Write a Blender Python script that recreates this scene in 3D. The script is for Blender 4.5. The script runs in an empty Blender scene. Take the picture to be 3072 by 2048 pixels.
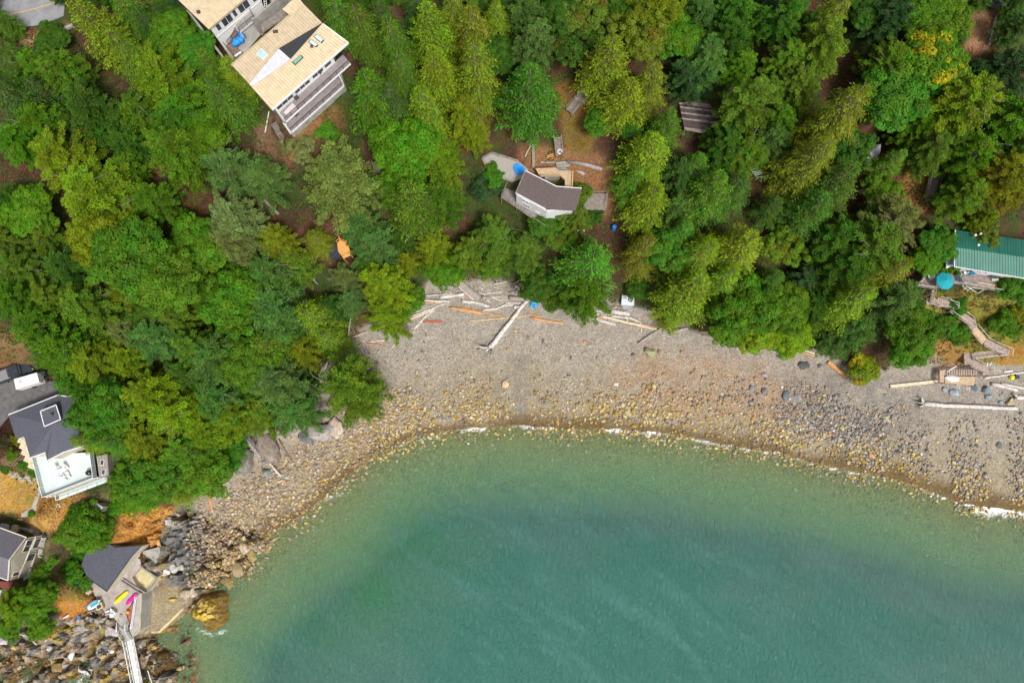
import bpy, math, random
import numpy as np
from mathutils import Vector, Matrix

# ------------------------------------------------------------------ camera, sky, sun, exposure
SC = bpy.context.scene
COL = SC.collection
FPX, HC, TH = 2048.0, 140.0, math.atan(326 / 2048.0)
cam = bpy.data.cameras.new('camera'); cam.sensor_width = 36; cam.lens = 24; cam.clip_start = 1; cam.clip_end = 4000
cam_o = bpy.data.objects.new('camera', cam); COL.objects.link(cam_o)
cam_o.location = (0, 0, HC); cam_o.rotation_euler = (TH, 0, 0); SC.camera = cam_o
world = bpy.data.worlds.new("World"); SC.world = world; world.use_nodes = True
wn = world.node_tree; wn.nodes.clear()
SUN_EL, SUN_AZ = math.radians(58), math.radians(150)      # azimuth measured clockwise from +Y
sky = wn.nodes.new('ShaderNodeTexSky'); sky.sky_type = 'NISHITA'; sky.sun_disc = False
sky.sun_elevation = SUN_EL; sky.sun_rotation = SUN_AZ; sky.air_density = 1.0; sky.dust_density = 5.0; sky.ozone_density = 0.6
hsv = wn.nodes.new('ShaderNodeHueSaturation'); hsv.inputs['Saturation'].default_value = 0.35
bg = wn.nodes.new('ShaderNodeBackground'); bg.inputs['Strength'].default_value = 0.065
wo = wn.nodes.new('ShaderNodeOutputWorld')
wn.links.new(sky.outputs[0], hsv.inputs['Color']); wn.links.new(hsv.outputs[0], bg.inputs[0]); wn.links.new(bg.outputs[0], wo.inputs[0])
sl = bpy.data.lights.new('sun', 'SUN'); sl.energy = 1.5; sl.angle = math.radians(12); sl.color = (1, .96, .9)
sun_o = bpy.data.objects.new('sun', sl); COL.objects.link(sun_o)
sd = Vector((math.sin(SUN_AZ) * math.cos(SUN_EL), math.cos(SUN_AZ) * math.cos(SUN_EL), math.sin(SUN_EL)))
sun_o.rotation_euler = sd.to_track_quat('Z', 'Y').to_euler(); sun_o.location = (0, 0, 200)
vs = SC.view_settings; vs.view_transform = 'Standard'; vs.look = 'None'; vs.gamma = 1; vs.exposure = 1.08; vs.use_curve_mapping = False
SC.render.engine = 'CYCLES'; SC.cycles.max_bounces = 6; SC.cycles.transparent_max_bounces = 12

RNG = np.random.default_rng(7); random.seed(7)

# ------------------------------------------------------------------ pixel -> world
CT, ST = math.cos(TH), math.sin(TH)
def P(u, v, h=0.0):
    """the point of the place seen at photo pixel (u, v) at height h above the sea"""
    x = (u - 1536) / FPX; y = (1024 - v) / FPX
    dx, dy, dz = x, y * CT + ST, y * ST - CT
    t = (HC - h) / (-dz)
    return Vector((dx * t, dy * t, h))
def Pn(u, v, h):
    u = np.asarray(u, float); v = np.asarray(v, float); h = np.asarray(h, float)
    x = (u - 1536) / FPX; y = (1024 - v) / FPX
    dy = y * CT + ST; dz = y * ST - CT; t = (HC - h) / (-dz)
    return x * t, dy * t
def proj(x, y, z):
    """world -> photo pixel"""
    z = z - HC
    yc = y * CT + z * ST; zc = -y * ST + z * CT
    return 1536 + FPX * x / (-zc), 1024 - FPX * yc / (-zc)
def ov(pts): return [(a * 1.3061, b * 1.3061) for a, b in pts]

# ------------------------------------------------------------------ numpy noise
def _h(ix, iy, s):
    n = (ix.astype(np.int64) * 374761393 + iy.astype(np.int64) * 668265263 + s * 974634777) & 0xffffffff
    n = ((n ^ (n >> 13)) * 1274126177) & 0xffffffff
    return ((n ^ (n >> 16)) & 0xffffff) / float(0xffffff)
def vnoise(x, y, s=0):
    ix = np.floor(x); iy = np.floor(y); fx = x - ix; fy = y - iy
    fx = fx * fx * (3 - 2 * fx); fy = fy * fy * (3 - 2 * fy)
    a = _h(ix, iy, s); b = _h(ix + 1, iy, s); c = _h(ix, iy + 1, s); d = _h(ix + 1, iy + 1, s)
    return (a * (1 - fx) + b * fx) * (1 - fy) + (c * (1 - fx) + d * fx) * fy
def fbm(x, y, o=4, s=0):
    r = 0; a = .5; t = 0
    for k in range(o):
        r = r + a * vnoise(x * 2 ** k, y * 2 ** k, s + k * 17); t += a; a *= .5
    return r / t
def cells(x, y, s=0):
    """blocky tilted facets: height of the facet that owns each point, distance to the facet's edge, id"""
    ix = np.floor(x); iy = np.floor(y)
    d1 = np.full(x.shape, 9.); d2 = np.full(x.shape, 9.); hh = np.zeros(x.shape); idd = np.zeros(x.shape)
    for i in (-1, 0, 1):
        for j in (-1, 0, 1):
            cx = ix + i; cy = iy + j
            px = cx + .1 + .8 * _h(cx, cy, s); py = cy + .1 + .8 * _h(cx, cy, s + 1)
            dx = x - px; dy = y - py; d = np.hypot(dx, dy)
            v = _h(cx, cy, s + 2) + dx * (_h(cx, cy, s + 3) - .5) * 1.3 + dy * (_h(cx, cy, s + 4) - .5) * 1.3
            m = d < d1
            d2 = np.where(m, d1, np.minimum(d2, d)); hh = np.where(m, v, hh); idd = np.where(m, _h(cx, cy, s + 5), idd); d1 = np.where(m, d, d1)
    return hh, d2 - d1, idd
def sstep(a, b, x):
    t = np.clip((x - a) / (b - a), 0, 1); return t * t * (3 - 2 * t)
def pdist(x, y, pts):
    best = np.full(x.shape, 1e9)
    for (ax, ay), (bx, by) in zip(pts[:-1], pts[1:]):
        ex, ey = bx - ax, by - ay; l = ex * ex + ey * ey + 1e-9
        t = np.clip(((x - ax) * ex + (y - ay) * ey) / l, 0, 1)
        best = np.minimum(best, np.hypot(x - ax - t * ex, y - ay - t * ey))
    return best
def inside(x, y, poly):
    r = np.zeros(x.shape, bool); n = len(poly)
    for i in range(n):
        ax, ay = poly[i]; bx, by = poly[(i + 1) % n]
        if ay == by: continue
        c = ((ay > y) != (by > y)) & (x < (bx - ax) * (y - ay) / (by - ay) + ax)
        r ^= c
    return r

# ------------------------------------------------------------------ object bookkeeping
ORG = {}
def tag(o, label=None, cat=None, group=None, kind=None):
    if label: o['label'] = label
    if cat: o['category'] = cat
    if group: o['group'] = group
    if kind: o['kind'] = kind
    return o
def thing(name, loc, label, cat, group=None):
    o = bpy.data.objects.new(name, None); COL.objects.link(o); o.empty_display_size = .3
    o.location = loc; ORG[o.name] = Vector(loc); return tag(o, label, cat, group)
class MB:
    def __init__(s): s.v = []; s.f = []
    def add(s, vs_, fs):
        n = len(s.v); s.v += [tuple(p) for p in vs_]; s.f += [tuple(i + n for i in f) for f in fs]; return s
    def obox(s, c, ax, ay, az):
        c = Vector(c); q = [c + ax * i + ay * j + az * k for k in (-1, 1) for j in (-1, 1) for i in (-1, 1)]
        return s.add(q, [(0, 2, 3, 1), (4, 5, 7, 6), (0, 1, 5, 4), (2, 6, 7, 3), (0, 4, 6, 2), (1, 3, 7, 5)])
    def box(s, x0, y0, z0, x1, y1, z1):
        return s.obox(((x0 + x1) / 2, (y0 + y1) / 2, (z0 + z1) / 2), Vector(((x1 - x0) / 2, 0, 0)), Vector((0, (y1 - y0) / 2, 0)), Vector((0, 0, (z1 - z0) / 2)))
    def beam(s, a, b, w, h=None):
        a = Vector(a); b = Vector(b); d = b - a
        if d.length < 1e-5: return s
        side = d.cross(Vector((0, 0, 1)))
        if side.length < 1e-4: side = Vector((1, 0, 0))
        side.normalize(); up = side.cross(d).normalized()
        return s.obox((a + b) / 2, d / 2, side * w / 2, up * (h or w) / 2)
    def tube(s, pts, rs, n=6, cap=True):
        pts = [Vector(p) for p in pts]; base = len(s.v); vs_ = []; fs = []
        for i, p in enumerate(pts):
            d = (pts[min(i + 1, len(pts) - 1)] - pts[max(i - 1, 0)]).normalized()
            a = d.cross(Vector((0, 0, 1)));
            if a.length < .05: a = d.cross(Vector((1, 0, 0)))
            a.normalize(); b = d.cross(a)
            for k in range(n):
                t = 2 * math.pi * k / n; vs_.append(p + (a * math.cos(t) + b * math.sin(t)) * rs[i])
        for i in range(len(pts) - 1):
            for k in range(n):
                k2 = (k + 1) % n; fs.append((i * n + k, i * n + k2, (i + 1) * n + k2, (i + 1) * n + k))
        if cap: fs.append(tuple(range(n))[::-1]); fs.append(tuple((len(pts) - 1) * n + k for k in range(n)))
        return s.add(vs_, fs)
    def prism(s, poly, z0, z1):
        n = len(poly); zt = z1 if hasattr(z1, '__len__') else [z1] * n; zb = z0 if hasattr(z0, '__len__') else [z0] * n
        vs_ = [(p[0], p[1], zb[i]) for i, p in enumerate(poly)] + [(p[0], p[1], zt[i]) for i, p in enumerate(poly)]
        fs = [tuple(range(n))[::-1], tuple(range(n, 2 * n))] + [(i, (i + 1) % n, n + (i + 1) % n, n + i) for i in range(n)]
        a = sum(poly[i][0] * poly[(i + 1) % n][1] - poly[(i + 1) % n][0] * poly[i][1] for i in range(n))
        if a < 0: fs = [f[::-1] for f in fs]
        return s.add(vs_, fs)
    def slab(s, pts, t):
        return s.prism(pts, [p[2] - t for p in pts], [p[2] for p in pts])
    def disc(s, c, r, z0, z1, n=20):
        return s.prism([(c[0] + r * math.cos(2 * math.pi * k / n), c[1] + r * math.sin(2 * math.pi * k / n)) for k in range(n)], z0, z1)
    def ball(s, c, rx, ry=None, rz=None, n=10, m=6):
        ry = ry or rx; rz = rz or rx; vs_ = []; fs = []
        for i in range(m + 1):
            ph = math.pi * i / m
            for k in range(n):
                t = 2 * math.pi * k / n; vs_.append((c[0] + rx * math.sin(ph) * math.cos(t), c[1] + ry * math.sin(ph) * math.sin(t), c[2] + rz * math.cos(ph)))
        for i in range(m):
            for k in range(n):
                k2 = (k + 1) % n; fs.append((i * n + k, (i + 1) * n + k, (i + 1) * n + k2, i * n + k2))
        return s.add(vs_, fs)
    def build(s, name, mat, parent=None, smooth=False):
        org = ORG[parent.name] if parent is not None else None
        if org is None:
            a = np.array(s.v); org = Vector(((a[:, 0].min() + a[:, 0].max()) / 2, (a[:, 1].min() + a[:, 1].max()) / 2, a[:, 2].min()))
            loc = org
        else: loc = Vector((0, 0, 0))
        me = bpy.data.meshes.new(name); me.from_pydata([(x - org[0], y - org[1], z - org[2]) for x, y, z in s.v], [], s.f)
        me.materials.append(mat)
        if smooth: me.polygons.foreach_set('use_smooth', [True] * len(me.polygons))
        me.update(); o = bpy.data.objects.new(name, me); COL.objects.link(o); o.location = loc
        if parent is not None: o.parent = parent
        ORG[o.name] = org
        return o
def npmesh(name, v, f, mat, smooth=False, attrs=(), fattrs=()):
    """fast mesh from numpy arrays; f is (n,3) or (n,4)"""
    me = bpy.data.meshes.new(name); v = np.asarray(v, np.float32); f = np.asarray(f, np.int32); k = f.shape[1]
    me.vertices.add(len(v)); me.vertices.foreach_set('co', v.ravel())
    me.loops.add(f.size); me.loops.foreach_set('vertex_index', f.ravel())
    me.polygons.add(len(f)); me.polygons.foreach_set('loop_start', np.arange(0, f.size, k, dtype=np.int32))
    try: me.polygons.foreach_set('loop_total', np.full(len(f), k, np.int32))
    except Exception: pass
    if smooth is not False: me.polygons.foreach_set('use_smooth', np.ones(len(f), bool) if smooth is True else np.asarray(smooth, bool))
    for dom, lst in (('POINT', attrs), ('FACE', fattrs)):
        for an, typ, arr in lst:
            at = me.attributes.new(an, typ, dom)
            if typ == 'FLOAT': at.data.foreach_set('value', np.asarray(arr, np.float32).ravel())
            else:
                a4 = np.ones((len(arr), 4), np.float32); a4[:, :3] = arr; at.data.foreach_set('color', a4.ravel())
    if mat: me.materials.append(mat)
    me.update(calc_edges=True); me.validate(); return me

# ------------------------------------------------------------------ materials
def nt(name):
    m = bpy.data.materials.new(name); m.use_nodes = True; t = m.node_tree; t.nodes.clear()
    return m, t, t.nodes.new, t.links.new
def mat(name, col, rough=.7, var=.18, scale=1.5, bump=.0, bscale=None, stretch=None, metal=0, col2=None, spec=.4, detail=5, coords='Object'):
    m, t, N, L = nt(name)
    o = N('ShaderNodeOutputMaterial'); b = N('ShaderNodeBsdfPrincipled'); L(b.outputs[0], o.inputs[0])
    b.inputs['Roughness'].default_value = rough; b.inputs['Metallic'].default_value = metal; b.inputs['Specular IOR Level'].default_value = spec
    tc = N('ShaderNodeTexCoord'); mp = N('ShaderNodeMapping'); L(tc.outputs[coords], mp.inputs[0])
    if stretch: mp.inputs['Scale'].default_value = stretch
    n = N('ShaderNodeTexNoise'); n.inputs['Scale'].default_value = scale; n.inputs['Detail'].default_value = detail; n.inputs['Roughness'].default_value = .65
    L(mp.outputs[0], n.inputs['Vector'])
    cr = N('ShaderNodeValToRGB'); c = np.array(col)
    lo = c * (1 - var * 1.6) if col2 is None else np.array(col2); hi = np.minimum(c * (1 + var * 1.3), .95)
    cr.color_ramp.elements[0].color = (*lo, 1); cr.color_ramp.elements[1].color = (*hi, 1)
    cr.color_ramp.elements[0].position = .3; cr.color_ramp.elements[1].position = .7
    L(n.outputs['Fac'], cr.inputs[0]); L(cr.outputs[0], b.inputs['Base Color'])
    if bump:
        n2 = N('ShaderNodeTexNoise'); n2.inputs['Scale'].default_value = bscale or scale * 4; n2.inputs['Detail'].default_value = 4; L(mp.outputs[0], n2.inputs['Vector'])
        bp = N('ShaderNodeBump'); bp.inputs['Strength'].default_value = bump; bp.inputs['Distance'].default_value = .1
        L(n2.outputs['Fac'], bp.inputs['Height']); L(bp.outputs[0], b.inputs['Normal'])
    return m
def leaf_mat(name):
    m, t, N, L = nt(name)
    o = N('ShaderNodeOutputMaterial'); oi = N('ShaderNodeObjectInfo'); at = N('ShaderNodeAttribute'); at.attribute_name = 'lc'
    mu = N('ShaderNodeVectorMath'); mu.operation = 'MULTIPLY'; L(oi.outputs['Color'], mu.inputs[0]); L(at.outputs['Color'], mu.inputs[1])
    tc = N('ShaderNodeTexCoord'); n = N('ShaderNodeTexNoise'); n.inputs['Scale'].default_value = .45; n.inputs['Detail'].default_value = 2
    ad = N('ShaderNodeVectorMath'); ad.operation = 'ADD'; L(tc.outputs['Object'], ad.inputs[0]); L(oi.outputs['Location'], ad.inputs[1]); L(ad.outputs[0], n.inputs['Vector'])
    h = N('ShaderNodeHueSaturation'); mr = N('ShaderNodeMapRange'); mr.inputs[1].default_value = .3; mr.inputs[2].default_value = .7; mr.inputs[3].default_value = .475; mr.inputs[4].default_value = .515
    L(n.outputs['Fac'], mr.inputs[0]); L(mr.outputs[0], h.inputs['Hue']); L(mu.outputs[0], h.inputs['Color'])
    mv = N('ShaderNodeMapRange'); mv.inputs[3].default_value = .85; mv.inputs[4].default_value = 1.2; L(n.outputs['Fac'], mv.inputs[0]); L(mv.outputs[0], h.inputs['Value'])
    b = N('ShaderNodeBsdfPrincipled'); b.inputs['Roughness'].default_value = .55; b.inputs['Specular IOR Level'].default_value = .15
    tr = N('ShaderNodeBsdfTranslucent'); mx = N('ShaderNodeMixShader'); mx.inputs[0].default_value = .2
    L(h.outputs[0], b.inputs['Base Color']); L(h.outputs[0], tr.inputs['Color']); L(b.outputs[0], mx.inputs[1]); L(tr.outputs[0], mx.inputs[2]); L(mx.outputs[0], o.inputs[0])
    return m
def attr_mat(name, rough=.85, bump=.5, bscale=6, var=.25, scale=4):
    """colour from the face attribute 'lc' with fine mottling on top"""
    m, t, N, L = nt(name)
    o = N('ShaderNodeOutputMaterial'); b = N('ShaderNodeBsdfPrincipled'); L(b.outputs[0], o.inputs[0]); b.inputs['Roughness'].default_value = rough; b.inputs['Specular IOR Level'].default_value = .3
    at = N('ShaderNodeAttribute'); at.attribute_name = 'lc'; tc = N('ShaderNodeTexCoord')
    n = N('ShaderNodeTexNoise'); n.inputs['Scale'].default_value = scale; n.inputs['Detail'].default_value = 5; L(tc.outputs['Object'], n.inputs['Vector'])
    mr = N('ShaderNodeMapRange'); mr.inputs[1].default_value = .3; mr.inputs[2].default_value = .7; mr.inputs[3].default_value = 1 - var; mr.inputs[4].default_value = 1 + var; L(n.outputs['Fac'], mr.inputs[0])
    mu = N('ShaderNodeVectorMath'); mu.operation = 'SCALE'; L(at.outputs['Color'], mu.inputs[0]); L(mr.outputs[0], mu.inputs['Scale']); L(mu.outputs[0], b.inputs['Base Color'])
    n2 = N('ShaderNodeTexNoise'); n2.inputs['Scale'].default_value = bscale; n2.inputs['Detail'].default_value = 4; L(tc.outputs['Object'], n2.inputs['Vector'])
    bp = N('ShaderNodeBump'); bp.inputs['Strength'].default_value = bump; bp.inputs['Distance'].default_value = .12; L(n2.outputs['Fac'], bp.inputs['Height']); L(bp.outputs[0], b.inputs['Normal'])
    return m

# ------------------------------------------------------------------ terrain
W_PX = [(-60,2000),(30,2008),(85,2020),(98,2090),(200,2110),(205,2035),(240,2005),(262,2012),(300,2055),(420,2095),(505,2070),(548,2005),(530,1962),(475,1928),(472,1897),(557,1820),(600,1790),(680,1750),(702,1700),(725,1690),(765,1655),(785,1622),(830,1590),(914,1541),(990,1476),(1045,1430),(1110,1371),(1175,1339),(1254,1306),(1371,1286),(1463,1280),(1567,1277),(1698,1286),(1828,1286),(1959,1296),(2063,1309),(2155,1330),(2246,1345),(2338,1358),(2416,1382),(2547,1411),(2651,1430),(2743,1456),(2808,1482),(2873,1508),(2950,1522),(3072,1531),(3300,1560)]
B_PX = [(-100,1870),(0,1870),(120,1880),(200,1860),(300,1845),(345,1870),(400,1900),(425,1880),(432,1780),(480,1700),(480,1640),(500,1560),(575,1500),(640,1440),(730,1330),(800,1270),(900,1240),(960,1200),(1000,1100),(1045,1030),(1100,990),(1230,960),(1260,880),(1293,860),(1450,850),(1600,880),(1700,905),(1870,925),(2000,975),(2140,1025),(2330,1058),(2450,1060),(2560,1130),(2665,1120),(2820,1105),(3072,1095),(3300,1090)]
WL = [(-900, -70)] + [tuple(P(u, v, 0)[:2]) for u, v in W_PX] + [(900, -60)]
BL = [(-900, -20)] + [tuple(P(u, v, 2.2)[:2]) for u, v in B_PX] + [(900, 20)]
def pw(pts, z): return [tuple(P(u, v, z)[:2]) for u, v in pts]
PADS = [  # photo outline, height, falloff in metres
    ([(-80,1100),(245,1120),(240,1190),(25,1250),(-80,1300)], 16, 4),
    ([(25,1244),(290,1172),(330,1440),(140,1490)], 12, 4),
    ([(-80,1390),(120,1450),(100,1540),(-80,1560)], 10.4, 5),
    ([(-80,1560),(150,1600),(125,1680),(60,1790),(-80,1800)], 8.2, 4),
    ([(262,1735),(357,1745),(424,1776),(428,1885),(385,1890),(320,1835)], 4.3, 1.5), ([(235,1690),(262,1620),(340,1640),(424,1632),(400,1690),(330,1780),(280,1760)], 4.2, 1.5), ([(434,1800),(475,1748),(560,1772),(556,1808),(478,1882),(428,1882)], 0.95, 2), ([(384,1741),(394,1712),(426,1690),(480,1728),(440,1782)], 1.2, 1.0),
    ([(830,345),(1040,150),(1065,262),(885,412)], 28.9, 3), ([(500,-60),(600,90),(700,205),(880,60),(960,-90)], 29, 5),
    ([(1447,475),(1476,460),(1556,484),(1583,507),(1540,545),(1460,505)], 17.6, 3),
    ([(-80,-80),(200,-80),(215,60),(80,115),(-80,130)], 33, 5),
    ([(2920,-80),(3180,-80),(3150,40),(2990,150),(2890,150)], 32, 5),
    ([(2540,560),(2640,430),(2660,500)], 22, 5),
]
PADW = [(pw(p, z), z, f) for p, z, f in PADS]
ROCKZ = [ov([(-10,1440),(130,1440),(270,1395),(290,1440),(270,1600),(-10,1600)]), ov([(290,1440),(330,1480),(350,1430),(420,1440),(440,1600),(280,1600)]),
         ov([(330,1190),(420,1170),(500,1220),(560,1220),(600,1250),(560,1290),(545,1340),(480,1390),(430,1400),(370,1400),(350,1290)])]
ROCKW = [pw(p, 1.5) for p in ROCKZ]
def height(x, y, detail=True):
    land = inside(x, y, WL + [(900, 900), (-900, 900)]); hill = inside(x, y, BL + [(900, 900), (-900, 900)])
    dw = pdist(x, y, WL); db = pdist(x, y, BL)
    beach = 2.2 * (dw / (dw + db + 1e-6)) ** .9
    hz_ = 2.2 + 27 * (1 - np.exp(-np.maximum(db - .3, 0) / 27)) + .06 * np.minimum(db, 120)
    sea = -np.minimum(.085 * dw + .0012 * dw * dw, 14)
    z = np.where(hill, hz_, np.where(land, beach, sea))
    rk = np.zeros(x.shape)
    for p in ROCKW:
        rk = np.maximum(rk, np.where(inside(x, y, p), 1, np.clip(1 - pdist(x, y, p + p[:1]) / 2.0, 0, 1)))
    cl = sstep(1.5, 6, db) * hill
    if detail:
        z = z + cl * 1.8 * (fbm(x / 9, y / 9, 4, 3) - .5) + hill * .35 * (fbm(x / 1.6, y / 1.6, 3, 9) - .5)
        c1, e1, _ = cells(x / 2.6, y / 2.6, 5); c2, e2, _ = cells(x / 1.05, y / 1.05, 25)
        z = z + rk * .45 * land + rk * ((c1 - .45) * 2.3 + (c2 - .5) * 1.1 - .9 * (e1 < .10) - .35 * (e2 < .10)) * sstep(-3, .5, z + .8)
        z = z + (land & ~hill) * .12 * (fbm(x / 3, y / 3, 3, 44) - .5) + (~land) * .1 * (fbm(x / 2, y / 2, 2, 49) - .5)
    z = np.where(~land & (rk > .25), np.maximum(z, -.35 - .09 * dw), z)
    for p, pz, f in PADW:
        w = np.where(inside(x, y, p), 1, np.clip(1 - pdist(x, y, p + p[:1]) / f, 0, 1)); w = w * w * (3 - 2 * w)
        z = z * (1 - w) + pz * w
    return z, rk, land, hill, dw, db
STEP = .4
gx = np.arange(-108, 108.01, STEP); gy = np.arange(-52, 100.01, STEP)
ext = 1.0 * 1.35 ** np.arange(1, 22); ext = ext[ext < 700]
ax = np.concatenate([gx[0] - ext[::-1], gx, gx[-1] + ext]); ay = np.concatenate([gy[0] - ext[::-1], gy, gy[-1] + ext])
GX, GY = np.meshgrid(ax, ay)
GZ, RK, LAND, HILL, DW, DB = height(GX, GY)
i0 = len(ext); CZ = GZ[i0:i0 + len(gy), i0:i0 + len(gx)]
def hz(x, y):
    fx = np.clip((np.asarray(x, float) - gx[0]) / STEP, 0, len(gx) - 1.001); fy = np.clip((np.asarray(y, float) - gy[0]) / STEP, 0, len(gy) - 1.001)
    ix = fx.astype(int); iy = fy.astype(int); fx = fx - ix; fy = fy - iy
    return (CZ[iy, ix] * (1 - fx) + CZ[iy, ix + 1] * fx) * (1 - fy) + (CZ[iy + 1, ix] * (1 - fx) + CZ[iy + 1, ix + 1] * fx) * fy
_hs = np.arange(48, -6, -.1)
def G(u, v, up=0.0):
    """where the sight line through photo pixel (u, v) meets the ground"""
    x, y = Pn(u, v, _hs); k = np.argmax(_hs <= hz(x, y)); h = _hs[k]
    return Vector((float(x[k]), float(y[k]), float(h) + up))
def Gn(u, v):
    z = np.full(np.shape(u), 1.0)
    for _ in range(12):
        x, y = Pn(u, v, z); z = .5 * z + .5 * hz(x, y)
    x, y = Pn(u, v, z); return x, y, hz(x, y)
# ------------------------------------------------------------------ ground: colours belong to what lies there
U, V = proj(GX, GY, GZ)
def zone(poly, soft=40, warp=22, s=1):
    wx = (fbm(GX / 4, GY / 4, 3, s) - .5) * 2 * warp; wy = (fbm(GX / 4, GY / 4, 3, s + 50) - .5) * 2 * warp
    m = inside(U + wx, V + wy, poly).astype(float)
    for _ in range(max(1, soft // 3)):
        m[1:-1, :] = (m[:-2, :] + m[1:-1, :] * 2 + m[2:, :]) / 4; m[:, 1:-1] = (m[:, :-2] + m[:, 1:-1] * 2 + m[:, 2:]) / 4
    return m * (.55 + .45 * sstep(.35, .6, fbm(GX / 2.2, GY / 2.2, 3, s + 90))) if soft > 12 else m
C = np.zeros(GX.shape + (3,))
def put(w, col):
    global C
    w = np.clip(w, 0, 1)[..., None]; C = C * (1 - w) + np.array(col) * w
n1 = fbm(GX / 6, GY / 6, 5, 60); n2 = fbm(GX / 1.3, GY / 1.3, 4, 61); n3 = fbm(GX / 18, GY / 18, 3, 62)
put(np.ones(GX.shape), (.292, .262, .222))
# upper beach fine gravel, coarser and browner towards the sea
lo = np.clip(DW / (DW + DB + 1e-6), 0, 1)
put((1 - sstep(.15, .75, lo)) * .8, (.265, .225, .155))
put(sstep(.5, .8, n1) * .5 * (1 - HILL), (.31, .285, .245))
put(zone([(1860,1060),(2100,1060),(2330,1110),(2460,1180),(2480,1260),(2200,1290),(1900,1230),(1800,1140)], 90, 60) * .6, (.31, .20, .12))
put(zone([(2330,1110),(2600,1130),(2760,1180),(2800,1290),(2560,1320),(2400,1260)]) * .6, (.17, .155, .14))
put(zone([(2600,1130),(3100,1110),(3100,1260),(2800,1250),(2680,1180)]) * .6, (.23, .205, .18))
put(zone([(1035,1090),(1180,1090),(1180,1190),(1060,1220)]) * .6, (.2, .175, .15))
put(zone([(570,1500),(720,1400),(1080,1180),(1300,1200),(1000,1420),(800,1580),(640,1640)]) * .5, (.3, .235, .16))
put(zone([(1540,1060),(1586,1060),(1592,1460),(1532,1460)], 20, 6, 31) * .55, (.17, .155, .135))
# wet strip by the water
wet = (1 - sstep(.8, 4.2, DW + (n1 - .5) * 5)) * LAND
put(wet * .9, (.125, .085, .040))
# seabed: ochre stones, then pale sand, a dark eelgrass belt, then open
dep = np.maximum(-GZ, 0)
sea = (~LAND).astype(float)
put(sea * (1 - sstep(.2, .9, dep)), (.27, .235, .12)); put(sea * sstep(.3, 1.1, dep), (.21, .25, .10))
put(sea * sstep(1.2, 1.8, dep + (n1 - .5) * 1.2) * .85, (.07, .085, .07))
put(sea * sstep(2.6, 3.4, dep + (n1 - .5) * 1.2), (.16, .22, .12))
# rock
rkc = np.clip(RK, 0, 1); _, ce, cid = cells(GX / 1.05, GY / 1.05, 25); _, ce2, cid2 = cells(GX / 2.6, GY / 2.6, 5)
put(rkc * (GZ > -.3), (.20, .18, .155))
for a, b_, w, col in ((.0, .22, .8, (.34, .29, .23)), (.22, .4, .7, (.10, .10, .10)), (.4, .55, .7, (.28, .19, .09)), (.55, .65, .8, (.36, .27, .08)), (.65, .8, .6, (.16, .17, .17)), (.92, 1, .8, (.45, .42, .38))):
    put(rkc * (GZ > -.3) * ((cid >= a) & (cid < b_)) * w, col)
lowrk = rkc * (1 - sstep(.25, 1.3, GZ + (n2 - .5))) * (GZ > -1.2)
put(lowrk * .75, (.22, .13, .035)); put(lowrk * sstep(.5, .62, n2) * .8, (.05, .035, .02))
put(zone(ov([(375,1215),(470,1200),(490,1260),(475,1340),(430,1360),(375,1300)]), 10, 10, 7) * .75, (.13, .135, .135))
put(zone(ov([(470,1210),(545,1215),(560,1270),(500,1340),(465,1330)]), 10, 10, 8) * .6, (.34, .23, .12))
put(zone([(430,1790),(520,1760),(560,1815),(480,1890),(430,1880)], 10, 8, 9) * .8, (.30, .25, .16))
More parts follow.
